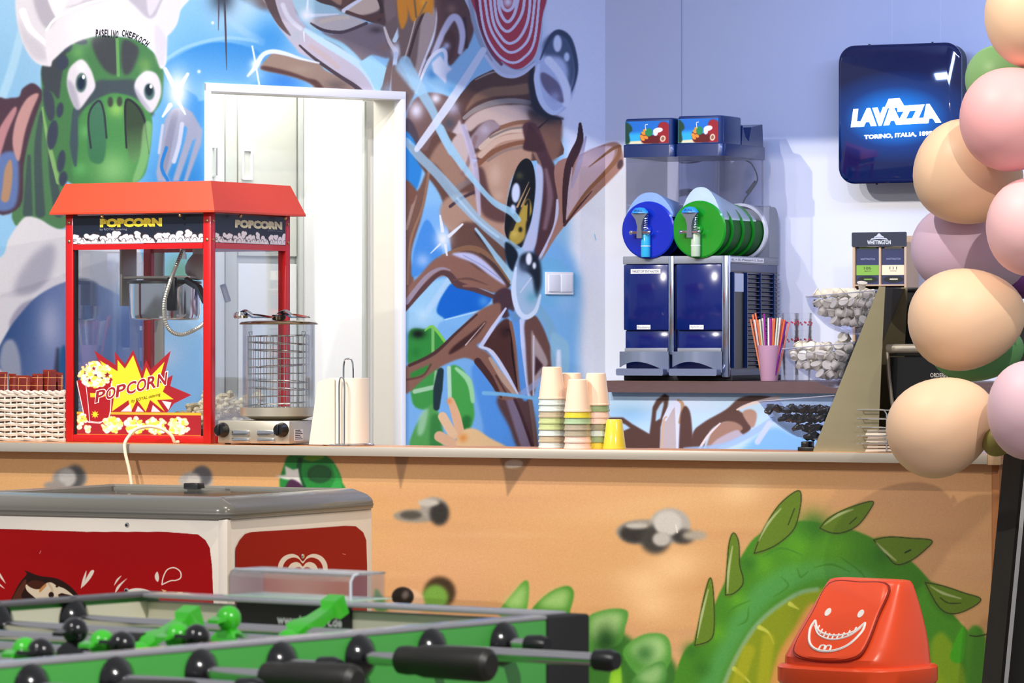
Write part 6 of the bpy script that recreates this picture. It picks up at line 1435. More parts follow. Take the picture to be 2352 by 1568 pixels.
for bi, P in enumerate(bins):
    Q = [DXZ(*p) for p in P]; O = arc_outline(Q); n = len(O); I = off(O, .004)
    y0, y1 = .012, dw-.012
    m_ = MB()
    # two side walls and the curved bottom; the mouth (first edge) stays open
    for ya, yb in ((y0, y0+.003), (y1-.003, y1)): m_.prism(O, ya, yb)
    m_.add([(x, y0+.003, z) for x, z in O]+[(x, y1-.003, z) for x, z in O]+[(x, y0+.003, z) for x, z in I]+[(x, y1-.003, z) for x, z in I],
           [(i, (i+1) % n, n+(i+1) % n, n+i) for i in range(1, n)]+[(2*n+i, 3*n+i, 3*n+(i+1) % n, 2*n+(i+1) % n) for i in range(1, n)])
    bo_ = obj('bin', m_, M_acryl, t, False)
    obj('front_lip', MB().tube([(O[0][0], y0, O[0][1]), (O[0][0], y1, O[0][1])], .0022, 6).tube([(O[0][0], y0, O[0][1]), (O[1][0], y0, O[1][1])], .0016, 6), mat('acrylic_edge', '#c9cdea', .2, trans=.4), bo_)
    obj('clip', MB().rbox(O[0][0]+.004, O[0][0]+.012, y0+.05, y0+.1, O[0][1]-.03, O[0][1]-.008, .002), M_black, bo_)
    In = off(O, .019 if bi < 2 else .014)
    xs = np.arange(min(p[0] for p in In), max(p[0] for p in In)+.03, .0285); zs_ = np.arange(min(p[1] for p in In), max(p[1] for p in In)+.06, .0275)
    for iz, z in enumerate(zs_):
        for ix, x in enumerate(xs):
            for iy in range(5):
                y = y0+.022+iy*.0325
                xx, zz = x+(.013 if iz % 2 else 0)+rgx.uniform(-.003, .003), z+rgx.uniform(-.003, .003)
                heap = bi < 2 and zz > max(p[1] for p in In)-.02 and rgx.random() < .75 and xx < O[1][0]-.055
                if not inpoly((xx, zz), In) and not (heap and inpoly((xx, zz-.028), In)): continue
                if bi == 2 and zz > O[0][1]-.018: continue
                if bi < 2:
                    e = bpy.data.objects.new('creamer_pod', pod_m); COL.objects.link(e)
                    l_ = bpy.data.objects.new('foil_lid', lid_m); COL.objects.link(l_); l_.parent = e
                    tag(e, 'white creamer pod heaped in the %s of the steel dispenser' % bn[bi], 'creamer', 'creamer pods in the '+bn[bi])
                    e.rotation_euler = (rgx.uniform(-1.4, 1.4), rgx.uniform(-1.4, 1.4), rgx.uniform(0, 6))
                    e.scale = (.86,)*3
                else:
                    e = bpy.data.objects.new('chocolate_portion', choc_m if 'choc_m' in globals() else globals().setdefault('choc_m', mesh('chocolate_portion', MB().rbox(-.014, .014, -.011, .011, -.006, .006, .003), M_choc))); COL.objects.link(e)
                    tag(e, 'dark wrapped portion lying in the lowest clear bin of the dispenser', 'sweet', 'dark portions in the lowest bin')
                    e.rotation_euler = (rgx.uniform(-.8, .8), rgx.uniform(-.8, .8), rgx.uniform(0, 6))
                e.location = DF.w(xx, y, zz)

# ------------------------------------------------------------------ wire napkin rack, napkins
NF = on_top(1968, .03); NX = lambda px, py, y=0: NF.px(px, py, y)
wx1 = NX(2036, 1000)[0]+.05
t = thing('wire_rack', 'low chrome wire rack of white napkins beside the steel dispenser', 'rack', NF)
for py in (941, 961, 981, 1001, 1019):
    z = NX(1990, py)[1]
    obj('wire', MB().tube([(0, .0, z), (wx1, .0, z), (wx1, .022, z), (0.004, .022, z), (0, .0, z)], .0022, 6), M_chrome, t)
for px in (2030,):
    x = NX(px, 1000)[0]; zt_ = NX(px, 940)[1]
    obj('upright', MB().tube([(x-.02, .024, zt_), (x-.008, .024, zt_-.002), (x, .024, zt_-.014), (x, .024, .003), (x+.01, .024, .003)], .0024, 6), M_chrome, t)
obj('upright', MB().tube([(wx1+.003, .0, NX(1990, 941)[1]), (wx1+.003, .0, .003), (wx1+.003, .024, .003)], .0024, 6), M_chrome, t)
tn = NX(1990, 985)[1]; k = 0
xq = NX(1980, 1000)[0]
for k in range(7):
    z = .001+k*tn/7.2; x0_ = xq+(.012*((k*37) % 5)/5)
    o = obj('napkin', MB().add([(x0_, .026, z), (x0_+.05, .026, z+.001), (wx1+.02, .03, z+.002), (wx1+.02, .05, z+.002), (x0_+.05, .05, z), (x0_-.004, .05, z+.001)]+[(x0_+.003, .026, z+tn/7.2-.002), (x0_+.05, .026, z+tn/7.2-.001), (wx1+.02, .03, z+tn/7.2-.001), (wx1+.02, .05, z+tn/7.2-.001), (x0_+.05, .05, z+tn/7.2-.001), (x0_-.002, .05, z+tn/7.2-.002)], [tuple(range(6)), tuple(range(11, 5, -1))]+[(i, i+6, (i+1) % 6+6, (i+1) % 6) for i in range(6)]), M_paper, None, False)
    o.location = NF.o; o.rotation_euler = (0, 0, NF.a); tag(o, 'white napkin, %s in the pile by the wire rack' % ORD[k], 'napkin', 'napkins behind the wire rack')

# ------------------------------------------------------------------ black monitor and printer box
MFR = on_top(2026, .30); mz = lambda py: MFR.px(2060, py)[1]
mw = MFR.px(2150, 800)[0]
t = thing('till_monitor', 'black till monitor seen from behind beside the steel dispenser', 'monitor', MFR)
obj('screen_back', MB().rbox(.0, mw, .0, .03, mz(940), mz(662), .006), M_black_matte, t)
obj('rim', MB().rbox(-.002, mw+.002, -.004, .004, mz(670), mz(660), .002), M_black, t)
obj('stand', MB().rbox(mw*.3, mw*.7, .01, .05, .006, mz(935), .006).rbox(mw*.1, mw*.9, -.03, .1, 0, .008, .003), M_black, t, kind='stuff')
RF = on_top(2034, .12); rz = lambda py: RF.px(2060, py)[1]; rx = lambda px: RF.px(px, 850)[0]
t = thing('receipt_printer', 'black receipt printer with a silver frame half behind the balloons', 'printer', RF)
rwx = rx(2190)
obj('case', MB().add([(rx(2044), 0, rz(820)), (rwx, 0, rz(820)), (rwx, .1, rz(820)), (rx(2044), .1, rz(820)), (rx(2062), 0, .002), (rwx, 0, .002), (rwx, .12, .002), (rx(2062), .12, .002)], [(0, 1, 2, 3), (7, 6, 5, 4), (0, 4, 5, 1), (1, 5, 6, 2), (2, 6, 7, 3), (3, 7, 4, 0)]), M_black, t, False)
obj('cover', MB().rbox(rx(2040), rwx, -.004, .1, rz(817), rz(808), .003), M_black_matte, t)
obj('frame', MB().tube([(rx(2038), -.004, rz(803)), (rx(2044), -.006, rz(870)), (rx(2056), -.008, rz(960)), (rx(2062), -.008, .01)], .006, 8), M_alu, t)
obj('frame', MB().tube([(rx(2038), .0, rz(801)), (rwx, .0, rz(799))], .014, 12), M_alu, t)
obj('lettering', text(MB(), 'ORDERMAN', rx(2137), rx(2190), rz(866), rz(856), -.0012, .02), M_print, t, False)
# ------------------------------------------------------------------ balloons at the end of the counter
BCOL = {'peach': '#f6d2b2', 'light green': '#93c583', 'pink': '#f6b7bd', 'rose': '#f8c9d0', 'lilac': '#dfc4e0', 'mint': '#69a86c', 'blush': '#e9c8d8', 'purple': '#6a3a80', 'olive': '#8f8a4a'}
b_m = {k: mat('balloon_'+k.replace(' ', '_'), c, .46, spec=.35, sss=.12) for k, c in BCOL.items()}
def balloon(px, py, d, rx, ry, colr, label, rot=0.0, tip=None, tail=(1, 0)):
    """egg-shaped balloon, rx and ry in picture pixels at its depth; the tail points to the bunch"""
    c = at(px, py, d); k = d/F; prof = []
    L, R = rx*k, ry*k
    f = FR(c, 0); t = thing('balloon', label, 'balloon', f, 'balloons at the counter end')
    a = math.radians(rot); M = Matrix.Rotation(-a, 4, 'Y')@Matrix.Rotation(PI/2, 4, 'Y')
    N = 22; pr_ = []
    for i in range(N+1):
        u_ = PI*i/N; x = -math.cos(u_); r = math.sin(u_)*(1-.10*x)
        pr_.append((max(0, r*R*1.0), x*L*(1.0 if x < 0 else 1.06)))
    obj('skin', MB().lathe(pr_, (0, 0, 0), 40, M), b_m[colr], t)
    obj('knot', MB().lathe([(.004, L*1.04), (.006, L*1.08), (.012, L*1.13), (.002, L*1.13)], (0, 0, 0), 12, M), b_m[colr], t)
    if tip:
        # the thick little end cap opposite the knot
        q = at(tip[0], tip[1], d)-c; xx, zz = q.x, q.z; yy = -R*math.sqrt(max(.02, 1-(xx/L)**2-(zz/R)**2))
        n_ = Vector((xx/L/L, yy/R/R, zz/R/R)).normalized()
        Mq = n_.to_track_quat('Z', 'Y').to_matrix().to_4x4()
        obj('end_cap', MB().lathe([(.011, -.0015), (.010, .001), (.005, .0024), (0, .0027)], Vector((xx, yy, zz)), 16, Mq), mat('cap_'+colr.replace(' ', '_'), {'pink': '#d98f98', 'peach': '#dd9a72'}.get(colr, '#cc9988'), .4), t, label='thicker darker end of the balloon skin')
balloon(2378, 38, 11.75, 116, 117, 'peach', 'peach balloon at the very top of the bunch', 10)
balloon(2305, 182, 12.12, 88, 82, 'light green', 'light green balloon half hidden under the topmost peach one', 20)
balloon(2332, 273, 11.72, 128, 119, 'pink', 'pink balloon with a dark end spot in the upper bunch', 6, (2265, 312))
balloon(2222, 397, 11.98, 124, 120, 'peach', 'peach balloon overlapping the glowing sign', -22)
balloon(2380, 521, 11.70, 115, 113, 'rose', 'rose pink balloon below the pink one with a spot', 0)
balloon(2222, 578, 12.16, 131, 103, 'lilac', 'lilac balloon behind two peach ones', -14)
balloon(2350, 640, 12.35, 50, 46, 'purple', 'small dark purple balloon deep inside the bunch', 0)
balloon(2217, 732, 11.82, 132, 117, 'peach', 'peach balloon in front of the black till monitor', 10, (2116, 775))
balloon(2240, 800, 12.10, 106, 76, 'mint', 'mid green balloon squeezed between two peach balloons', 0)
balloon(2160, 979, 11.62, 126, 112, 'peach', 'large peach balloon hanging over the worktop edge', 28)
balloon(2374, 942, 11.38, 106, 114, 'blush', 'pale blush balloon low at the counter end', 0)
balloon(2291, 1014, 11.56, 36, 34, 'olive', 'small olive balloon peeking out low behind the blush one', 0)

# ------------------------------------------------------------------ dark leaning board at the counter end
o_ = at(2290, 784, 11.72); LB = FR((o_.x, o_.y, 0), CA)
xa, za = LB.px(2304, 1058); xb, zb = LB.px(2255, 1568); sl = (xa-xb)/(za-zb); xf = xb-sl*zb
t = thing('leaning_board', 'tall dark board leaning beside the painted counter end', 'board', LB)
mbd = mat('board_dark', '#2a2723', .6, noise=.3, nscale=9, stretch=(4, 4, 1))
wb = .055
obj('face_board', MB().prism([(xf, .0), (xf+wb, 0), (xf+wb+sl*(za+.02), za+.02), (xf+sl*(za+.02), za+.02)], 0, .03), mbd, t, False)
obj('rear_board', MB().prism([(xf+wb+.006, .0), (xf+wb+.3, 0), (xf+wb+.3+sl*(za+.16), za+.16), (xf+wb+.006+sl*(za+.16), za+.16)], .05, .08), M_black_matte, t, False)
obj('cross_batten', MB().box(xf+wb*.5, xf+wb+.2, .03, .05, .1, .16), mbd, t, False)
st_ = thing('speaker_box', 'black cabinet standing behind the balloons at the counter end', 'cabinet', FR((lambda p: (p.x, p.y, 0))(at(2340, 784, 12.75)), CA))
obj('case', MB().rbox(-.02, .35, 0, .35, .02, 1.33, .006), M_black_matte, st_)
obj('foot', MB().rbox(0, .33, .02, .33, 0, .02, .003), M_black, st_)
obj('label', MB().box(.02, .06, -.001, 0, 1.12, 1.19), mat('paper_tag', '#d8cfc4', .6), st_, False)

# ------------------------------------------------------------------ swing-lid bin
o_ = at(1970, 784, 10.72); TB = FR((o_.x, o_.y, 0), -38)
kz_ = lambda py: H-(py-CY)*10.72/F
zr0, zr1, ztp = kz_(1566), kz_(1524), kz_(1331)
t = thing('swing_bin', 'orange red swing lid bin with a white grin before the painted counter', 'bin', TB)
M_or = mat('orange_plastic', '#f04e1c', .32, coat=.1)
def se(rx, ry, z, n=40, p=3.2, cx=0, cy=0):
    out = []
    for q in range(n):
        a = 2*PI*q/n; c, s = math.cos(a), math.sin(a)
        out.append((cx+rx*math.copysign(abs(c)**(2/p), c), cy+ry*math.copysign(abs(s)**(2/p), s), z))
    return out
RX, RY = .178, .165
bm_ = mat('bin_body', '#191918', .45)
nt = bm_.node_tree; vz = nt.nodes.new('ShaderNodeTexVoronoi'); vz.feature = 'DISTANCE_TO_EDGE'; vz.inputs['Scale'].default_value = 22
tc_ = nt.nodes.new('ShaderNodeTexCoord'); nt.links.new(tc_.outputs['Object'], vz.inputs[0]); rp_ = nt.nodes.new('ShaderNodeValToRGB')
rp_.color_ramp.elements[0].position = .05; rp_.color_ramp.elements[0].color = hl('#b9b6ae'); rp_.color_ramp.elements[1].position = .08; rp_.color_ramp.elements[1].color = hl('#171716')
nt.links.new(vz.outputs[0], rp_.inputs[0]); nt.links.new(rp_.outputs[0], nt.nodes['Principled BSDF'].inputs['Base Color'])
obj('body', MB().loft([se(RX*.74, RY*.74, .0), se(RX*.76, RY*.76, .006), se(RX*.965, RY*.965, zr0)]), bm_, t)
lidp = obj('lid', MB().loft([se(RX*1.02, RY*1.02, zr0-.002), se(RX*1.05, RY*1.05, zr0+.006), se(RX*1.05, RY*1.05, zr1-.006), se(RX*1.02, RY*1.02, zr1), se(RX*.95, RY*.95, zr1+.003)]), M_or, t)
hgt = ztp-zr1
def dome(s_, z, wx):    # outline of the hood at height fraction s_
    e = .02; front = -RY*.93+(RY*.93+.022)*min(1, max(0, (s_-.10))/.9)**.96
    back = RY*.93-.055*s_**1.5; cy = (front+back)/2; ry = (back-front)/2
    rx = RX*.95*(1-.34*s_**1.25)
    return se(rx, ry, z, 40, 3.4+1.6*s_, 0, cy)
rings = [dome(s_, zr1+hgt*s_, 1) for s_ in (0, .05, .1, .25, .4, .55, .7, .85, .94)]
tp_ = dome(.97, zr1+hgt*.985, 1); cxy = np.mean([(p[0], p[1]) for p in tp_], 0)
rings.append([(cxy[0]+(x-cxy[0])*.96, cxy[1]+(y-cxy[1])*.95, z) for x, y, z in tp_]); rings.append([(cxy[0]+(x-cxy[0])*.86, cxy[1]+(y-cxy[1])*.72, ztp) for x, y, z in tp_])
obj('hood', MB().loft(rings), M_or, lidp)
# the flap lies in the sloping front
def fp_(u_, s_, o=0.0):    # point on the front slope; u_ -1..1 across, s_ height fraction
    front = -RY*.93+(RY*.93+.022)*min(1, max(0, s_-.10)/.9)**.96
    return Vector((u_, front-.004-o*.7, zr1+hgt*s_+o*.7))
def flap_outline(k, o):
    pts = [(-.078, .12), (0, .085), (.078, .12), (.104, .24), (.098, .6), (.088, .93), (0, .955), (-.088, .93), (-.098, .6), (-.104, .24)]
    P = spl(pts, True, 5); c = (0, .5)
    return [fp_(c[0]+(x-c[0])*k, c[1]+(z-c[1])*k, o) for x, z in P]
obj('flap_groove', MB().loft([flap_outline(1.04, -.004), flap_outline(1.04, .0012)]), mat('groove_red', '#8c1c08', .5), lidp, False)
flp = obj('flap', MB().loft([flap_outline(1.0, -.004), flap_outline(1.0, .003), flap_outline(.97, .0055)]), M_or, lidp)
fm_ = MB()
def ft_(path, w, o=.0066):
    P = spl(path, False, 6) if len(path) > 2 else path
    fm_.tube([fp_(x, s_, o) for x, s_ in P], w*1.45, 6)
for sg in (-1, 1):
    fm_.loft([[fp_(sg*.050+.0085*math.cos(a), .60+.045*math.sin(a), .0056) for a in np.linspace(0, 2*PI, 19)[:-1]], [fp_(sg*.050+.0085*math.cos(a), .60+.045*math.sin(a), .0072) for a in np.linspace(0, 2*PI, 19)[:-1]]])
ft_([(-.076, .50), (-.055, .40), (-.02, .35), (.02, .35), (.055, .40), (.076, .50)], .0022); ft_([(-.076, .50), (-.079, .40), (-.060, .25), (-.025, .175), (.02, .175), (.058, .25), (.079, .40), (.076, .50)], .0026)
ft_([(-.070, .445), (-.045, .345), (0, .30), (.045, .345), (.070, .445)], .0018)
for q in range(9):
    x = -.056+q*.014; s0 = .35+.10*(x/.06)**2; ft_([(x, s0+.01), (x, s0-.045)], .0016)
for q in (-.016, .002): ft_([(q-.008, .182), (q-.006, .225), (q+.006, .225), (q+.008, .182)], .0018)
obj('grin_print', fm_, M_print, flp, label='white grinning face printed on the flap', kind='stuff')

# ------------------------------------------------------------------ ice cream freezer
o_ = at(521, 784, 11.6); ZF = FR((o_.x, o_.y, 0), -27.0)
ZX = lambda px: ZF.px(px, 1300)[0]; zz_ = lambda py: ZF.px(521, py)[1]
fl_ = ZX(-110); fd = min(ZF.pxs(856, 1250, 0)[0], .86); ztop_ = zz_(1193)
t = thing('ice_cream_freezer', 'white chest freezer with red panels standing before the counter', 'freezer', ZF)
M_fw = mat('freezer_white', '#ece2d6', .35, coat=.2)
obj('body', MB().rbox(fl_, 0, 0, fd, .06, ztop_+.004, .008), M_fw, t)
for x_ in (fl_+.08, -.08):
    for y_ in (.08, fd-.08): obj('caster', MB().cyl((x_, y_-.015, .03), (x_, y_+.015, .03), .03, 16), M_black, t)
obj('corner_guard', MB().rbox(-.026, .003, -.003, .02, .08, ztop_, .003), M_fw, t)
M_rim = mat('freezer_rim_grey', '#6c6a63', .22, coat=.3)
def rr(o, z, r=.03): return [(x, y, z) for x, y in rrect(fl_-o, o, -o, fd+o, max(.006, r+o), 6)]
rim = obj('rim', MB().loft([rr(.004, ztop_), rr(.012, ztop_+.004), rr(.012, ztop_+.024), rr(.006, ztop_+.034), rr(-.006, ztop_+.044), rr(-.04, ztop_+.060), rr(-.055, ztop_+.062), rr(-.062, ztop_+.056), rr(-.062, ztop_+.02)], False), M_rim, t)
obj('rim_groove', MB().loft([rr(.0124, ztop_+.010), rr(.0132, ztop_+.012), rr(.0132, ztop_+.016), rr(.0124, ztop_+.018)], False), mat('rim_dark', '#6b6962', .4), rim)
for k, (a, b) in enumerate(((fl_+.066, fl_*.48), (fl_*.5, -.066))):
    g_ = obj('sliding_lid', MB().box(a, b, .066, fd-.066, ztop_+.044+.006*k, ztop_+.048+.006*k), M_glass, t, False)
    obj('lid_frame', MB().box(a, b, .062, .08, ztop_+.042+.006*k, ztop_+.055+.004*k).box(a, b, fd-.08, fd-.062, ztop_+.042+.006*k, ztop_+.055+.004*k), M_rim, g_, False, kind='stuff')
hx0 = ZF.px(425, 1120, fd-.09)[0]
obj('lid_handle', MB().rbox(hx0, hx0+.05, fd-.10, fd-.06, ztop_+.052, ztop_+.070, .003), M_black, t)
for px, py in ((292, 1205), (291, 1355)):
    x, z = ZF.px(px, py); sc = obj('screw', MB().lathe([(0, .0035), (.003, .0035), (.006, .003), (.0075, 0), (0, 0)], (x, -.0006, z), 14, Matrix.Rotation(PI/2, 4, 'X')), M_chrome, t)
    obj('screw_socket', MB().lathe([(0, .0042), (.0032, .0040), (.0032, .003)], (x, -.0006, z), 10, Matrix.Rotation(PI/2, 4, 'X')), M_black, sc)
# front sticker
sv = Canvas(-120, 1195, 500, 1700, 2.0, '#a80409'); sa = Canvas(-120, 1195, 500, 1700, 2.0, '#000000')
outl = [(-140, 1208), (0, 1214), (200, 1221), (380, 1221), (455, 1227), (472, 1240), (482, 1258), (487, 1300), (491, 1400), (492, 1720), (-140, 1720)]
sa.fill(outl, '#ffffff', .4, False)
W_ = '#efe2d2'
for p in ([(190,1330),(199,1309),(196,1332),(186,1352)],[(189,1348),(207,1312),(217,1311),(207,1330)],[(262,1345),(268,1330),(280,1321),(270,1335)],[(265,1362),(270,1345),(293,1327),(280,1342)],[(0,1315),(14,1340),(0,1325)],[(0,1345),(12,1352),(0,1340)]): sv.fill(p, W_, .5)
sv.fill([(362,1312),(356,1320),(357,1330),(363,1336),(366,1326)], W_, .5); sv.line([(372,1342),(375,1325),(384,1308),(400,1303),(414,1312),(415,1326),(404,1332),(392,1333),(372,1342)], 3.2, W_, .6)
sv.line([(91,1271),(94,1264)], 1.2, '#e8b8a8', .5)
# a chocolate cup with cream, and a white dessert, both cut by the table in front
sv.fill([(26,1390),(34,1360),(48,1335),(62,1318),(58,1310),(90,1322),(130,1328),(160,1345),(182,1370),(190,1395),(170,1440),(60,1440)], '#2a150e', 1); sv.fill([(26,1395),(36,1360),(58,1330),(60,1345),(50,1372),(90,1380),(100,1400),(60,1440)], '#5a2c1c', 1.4)
sv.fill([(60,1342),(75,1345),(92,1352),(104,1340),(118,1337),(132,1345),(150,1352),(172,1370),(160,1368),(140,1362),(136,1378),(140,1390),(100,1390),(80,1372),(62,1356)], '#e6d4b8', 1.2); sv.line([(112,1340),(120,1355),(118,1380)], 5, '#c9b08c', 3, .7); sv.fill([(62,1340),(80,1332),(106,1340),(90,1352),(74,1350)], '#4a2214', 1); sv.fill([(92,1352),(105,1340),(106,1346),(92,1360)], '#c98a50', 1); sv.ell(118,1366,6,7,'#2a150e',0,.8); sv.fill([(134,1365),(160,1366),(182,1380),(150,1384)], '#3a1a12', 1); sv.ell(131,1346,3,2.5,'#2a150e',0,.6)
sv.fill([(282,1372),(292,1356),(312,1350),(336,1353),(354,1363),(361,1376),(350,1400),(290,1400)], '#efe6da', 1); sv.ell(306,1366,6,6,'#c98a50',0,1.5); sv.ell(345,1366,8,6,'#d0945a',0,1.5)
for p in ([(232,1372),(236,1364),(249,1362),(250,1372)],[(370,1352),(384,1356),(377,1361)],[(407,1359),(420,1359),(417,1369),(408,1367)]): sv.fill(p, '#e8b878', .8, False)
ow = ZF.px(-120, 1700); oe = ZF.px(500, 1195)
def sticker(nm, cvs, als, fr_fn, px0, py0, px1, py1, flat):
    """lay a flat print on the freezer: texels in metres on the panel, sampled from the layout sketch"""
    (a, z0), (b, z1) = fr_fn(px0, py1), fr_fn(px1, py0)
    w = 620; h = int(w*abs(z1-z0)/abs(b-a)); A_ = a+(np.arange(w)+.5)/w*(b-a); Z_ = z1-(np.arange(h)+.5)/h*(z1-z0)
    if flat: P = [ZF.o.x+ZF.ex.x*A_, ZF.o.y+ZF.ex.y*A_]
    else: P = [ZF.o.x+ZF.ey.x*A_, ZF.o.y+ZF.ey.y*A_]
    px = np.broadcast_to(CX+F*P[0]/P[1], (h, w)); py = CY-F*(Z_[:, None]+ZF.o.z-H)/P[1][None, :]
    col = cvs.sample(px, py); al_ = als.sample(px, py)[..., 0]
    if flat: m_ = MB().add([(a, -.0008, z0), (b, -.0008, z0), (b, -.0008, z1), (a, -.0008, z1)], [(0, 1, 2, 3)])
    else: m_ = MB().add([(.0035, a, z0), (.0035, b, z0), (.0035, b, z1), (.0035, a, z1)], [(0, 1, 2, 3)])
    me = mesh(nm, m_, None, False, fix=False); me.materials.append(painted(nm+'_print', image(nm, col, al_), .4, 0, alpha=True, spec=.2)); set_uv(me, a, b, z0, z1, 0 if flat else 1)
    return obj(nm, me, None, t)
sticker('front_sticker', sv, sa, lambda px, py: ZF.px(px, py), -118, 1200, 496, 1640, True)
s2 = Canvas(525, 1195, 860, 1700, 2.4, '#9c0307'); a2 = Canvas(525, 1195, 860, 1700, 2.4, '#000000')
a2.fill([(539, 1258), (548, 1240), (560, 1226), (575, 1221), (680, 1215), (790, 1207), (815, 1208), (832, 1222), (839, 1240), (841, 1300), (840, 1720), (539, 1720)], '#ffffff', .4, False)
# heart emblem: a broad outline and a smaller outline inside
def heart(cx, cy, k): return [(cx+x*k, cy+y*k) for x, y in ((0, -16), (10, -27), (24, -31), (40, -25), (50, -10), (50, 10), (40, 35), (22, 60), (0, 82), (-22, 60), (-40, 35), (-50, 10), (-50, -10), (-40, -25), (-24, -31), (-10, -27))]
HC = (693, 1306)
s2.fill(spl(heart(*HC, 1.12), True, 6), W_, .5, False); s2.fill(spl(heart(HC[0], HC[1]+2, .90), True, 6), '#9c0307', .5, False); s2.fill(spl(heart(HC[0], HC[1]+5, .68), True, 6), W_, .5, False); s2.fill(spl(heart(HC[0], HC[1]+9, .42), True, 6), '#9c0307', .5, False)
s2.line([(784, 1271), (791, 1273)], 1.2, '#e8b0a8', .5)
sticker('side_sticker', s2, a2, lambda px, py: ZF.pxs(px, py, .0035), 532, 1200, 848, 1640, False)
ys, zs_ = ZF.pxs(695, 1277, .004); obj('screw', MB().lathe([(0, .0035), (.003, .0035), (.006, .003), (.0075, 0), (0, 0)], (.004, ys, zs_), 14, Matrix.Rotation(PI/2, 4, 'Y')), M_chrome, t)

# ------------------------------------------------------------------ table football
o_ = at(1350, 1405, 5.33); zft = o_.z; FT = FR((o_.x, o_.y, 0), 53.0)
M_fgreen = mat('table_green', '#46a843', .4, coat=.15); M_fwhite = mat('field_white', '#e9e2cc', .5); M_frim = mat('rim_grey', '#a9a8ae', .25, .3, coat=.3)
M_fgray = mat('rim_dark_grey', '#5d5a5e', .4); M_pg = mat('player_green', '#3fc22a', .22, coat=.4); M_pk = mat('player_black', '#0d0d10', .18, coat=.5)
Lt, Wt = 1.42, .76; zb_ = zft-.24; wl_ = .03
t = table = thing('football_table', 'green and black table football game with chrome rods', 'game table', FT)
obj('side_panel', MB().rbox(-Lt, -.088, 0, wl_, zb_, zft-.0055, .002), M_fgreen, t); obj('side_panel', MB().rbox(-Lt, 0, Wt-wl_, Wt, zb_, zft-.0055, .002), M_fgreen, t)
obj('corner_block', MB().rbox(-.088, .003, -.002, wl_+.002, zb_, zft-.002, .004), M_black_matte, t)
obj('end_panel', MB().rbox(-wl_, 0, wl_, Wt-wl_, zb_, zft-.012, .002), M_fwhite, t); obj('end_panel', MB().rbox(-Lt, -Lt+wl_, wl_, Wt-wl_, zb_, zft-.012, .002), M_fwhite, t)
obj('inner_wall', MB().box(-Lt+wl_, -wl_, Wt-wl_-.004, Wt-wl_, zft-.14, zft-.012), M_fwhite, t, False); obj('inner_wall', MB().box(-Lt+wl_, -wl_, wl_, wl_+.004, zft-.14, zft-.012), M_fwhite, t, False)
rz0, rz1 = zft-.0055, zft
obj('rim', MB().rbox(-Lt, -.088, -.001, wl_+.004, rz0, rz1, .002), M_frim, t); obj('rim', MB().rbox(-Lt, 0, Wt-wl_-.012, Wt+.001, rz0, rz1, .002), M_fgray, t)
obj('rim', MB().rbox(-wl_-.02, .001, wl_+.004, Wt-wl_-.012, rz0, rz1, .002), M_frim, t)
obj('playing_field', MB().box(-Lt+wl_, -wl_, wl_, Wt-wl_, zft-.155, zft-.145), mat('field_green', '#2e7a34', .6), t, False)
for x_ in (-Lt+.06, -.10):
    for y_ in (.06, Wt-.06): obj('leg', MB().rbox(x_-.05, x_+.05, y_-.05, y_+.05, 0, zb_, .004), M_black_matte, t)
obj('floor_board', MB().box(-Lt+wl_, -wl_, wl_, Wt-wl_, zb_, zb_+.012), M_black_matte, t, False)
rodz = zft-.030
def Yat(px, x):      # local y of the point on rod x that shows in picture column px
    q = (px-CX)/F; ax, ay = FT.o.x+FT.ex.x*x, FT.o.y+FT.ex.y*x
    return (q*ay-ax)/(FT.ey.x-q*FT.ey.y)
RODX = [-.179, -.324, -.462, -.606, -.747, -.889, -1.024, -1.17]
R90 = Matrix.Rotation(PI/2, 4, 'X')
esc = mesh('escutcheon', MB().lathe([(0, .016), (.010, .016), (.016, .012), (.025, .006), (.0275, .0), (0, 0)], (0, 0, 0), 24, R90), M_pk)
M_rod = mat('rod_chrome', '#d5d2d4', .16, 1.0); M_grip = mat('grip_black', '#1d1b17', .45)
PL = {0: [('green', 690, -1.48)], 1: [('green', 525, 0.0)], 2: [('green', 350, -1.48)], 3: [('green', 405, .05), ('black', 172, .0), ('black', 445, .15)],
      4: [('green', 232, .05), ('black', 270, .2)], 5: [('black', 88, .1), ('green', 58, .0)], 6: [], 7: []}
def player(rod, x, y, kind, tilt):
    m_ = M_pg if kind == 'green' else M_pk
    M = Matrix.Translation((x, y, rodz))@Matrix.Rotation(tilt*PI/2*.85, 4, 'Y')
    b = MB()
    b.loft([[M@Vector((sx*dx, sy*dy, z)) for sx, sy in ((-1, -1), (1, -1), (1, 1), (-1, 1))] for z, dx, dy in ((-.085, .013, .013), (-.066, .013, .013), (-.060, .007, .009), (-.03, .008, .011), (-.012, .012, .017), (.003, .013, .018), (.010, .009, .012), (.014, .006, .007))])
    po = obj('player', b, m_, rod)
    hd = MB().ball(M@Vector((0, 0, .026)), .0165, .0160, .0165, 16, 10)
    hd.loft([[M@Vector(v) for v in ((-.018, -.012, .024), (-.031, -.008, .021), (-.031, .008, .021), (-.018, .012, .024))], [M@Vector(v) for v in ((-.016, -.012, .029), (-.031, -.008, .0255), (-.031, .008, .0255), (-.016, .012, .029))]])
    obj('player_head', hd, m_, rod)
ext = {0: (.10, 'cap'), 1: (.36, 'cap'), 2: (.31, 'grip'), 3: (.10, 'cap'), 4: (.30, 'grip'), 5: (.20, 'cap'), 6: (.24, 'grip'), 7: (.2, 'grip')}
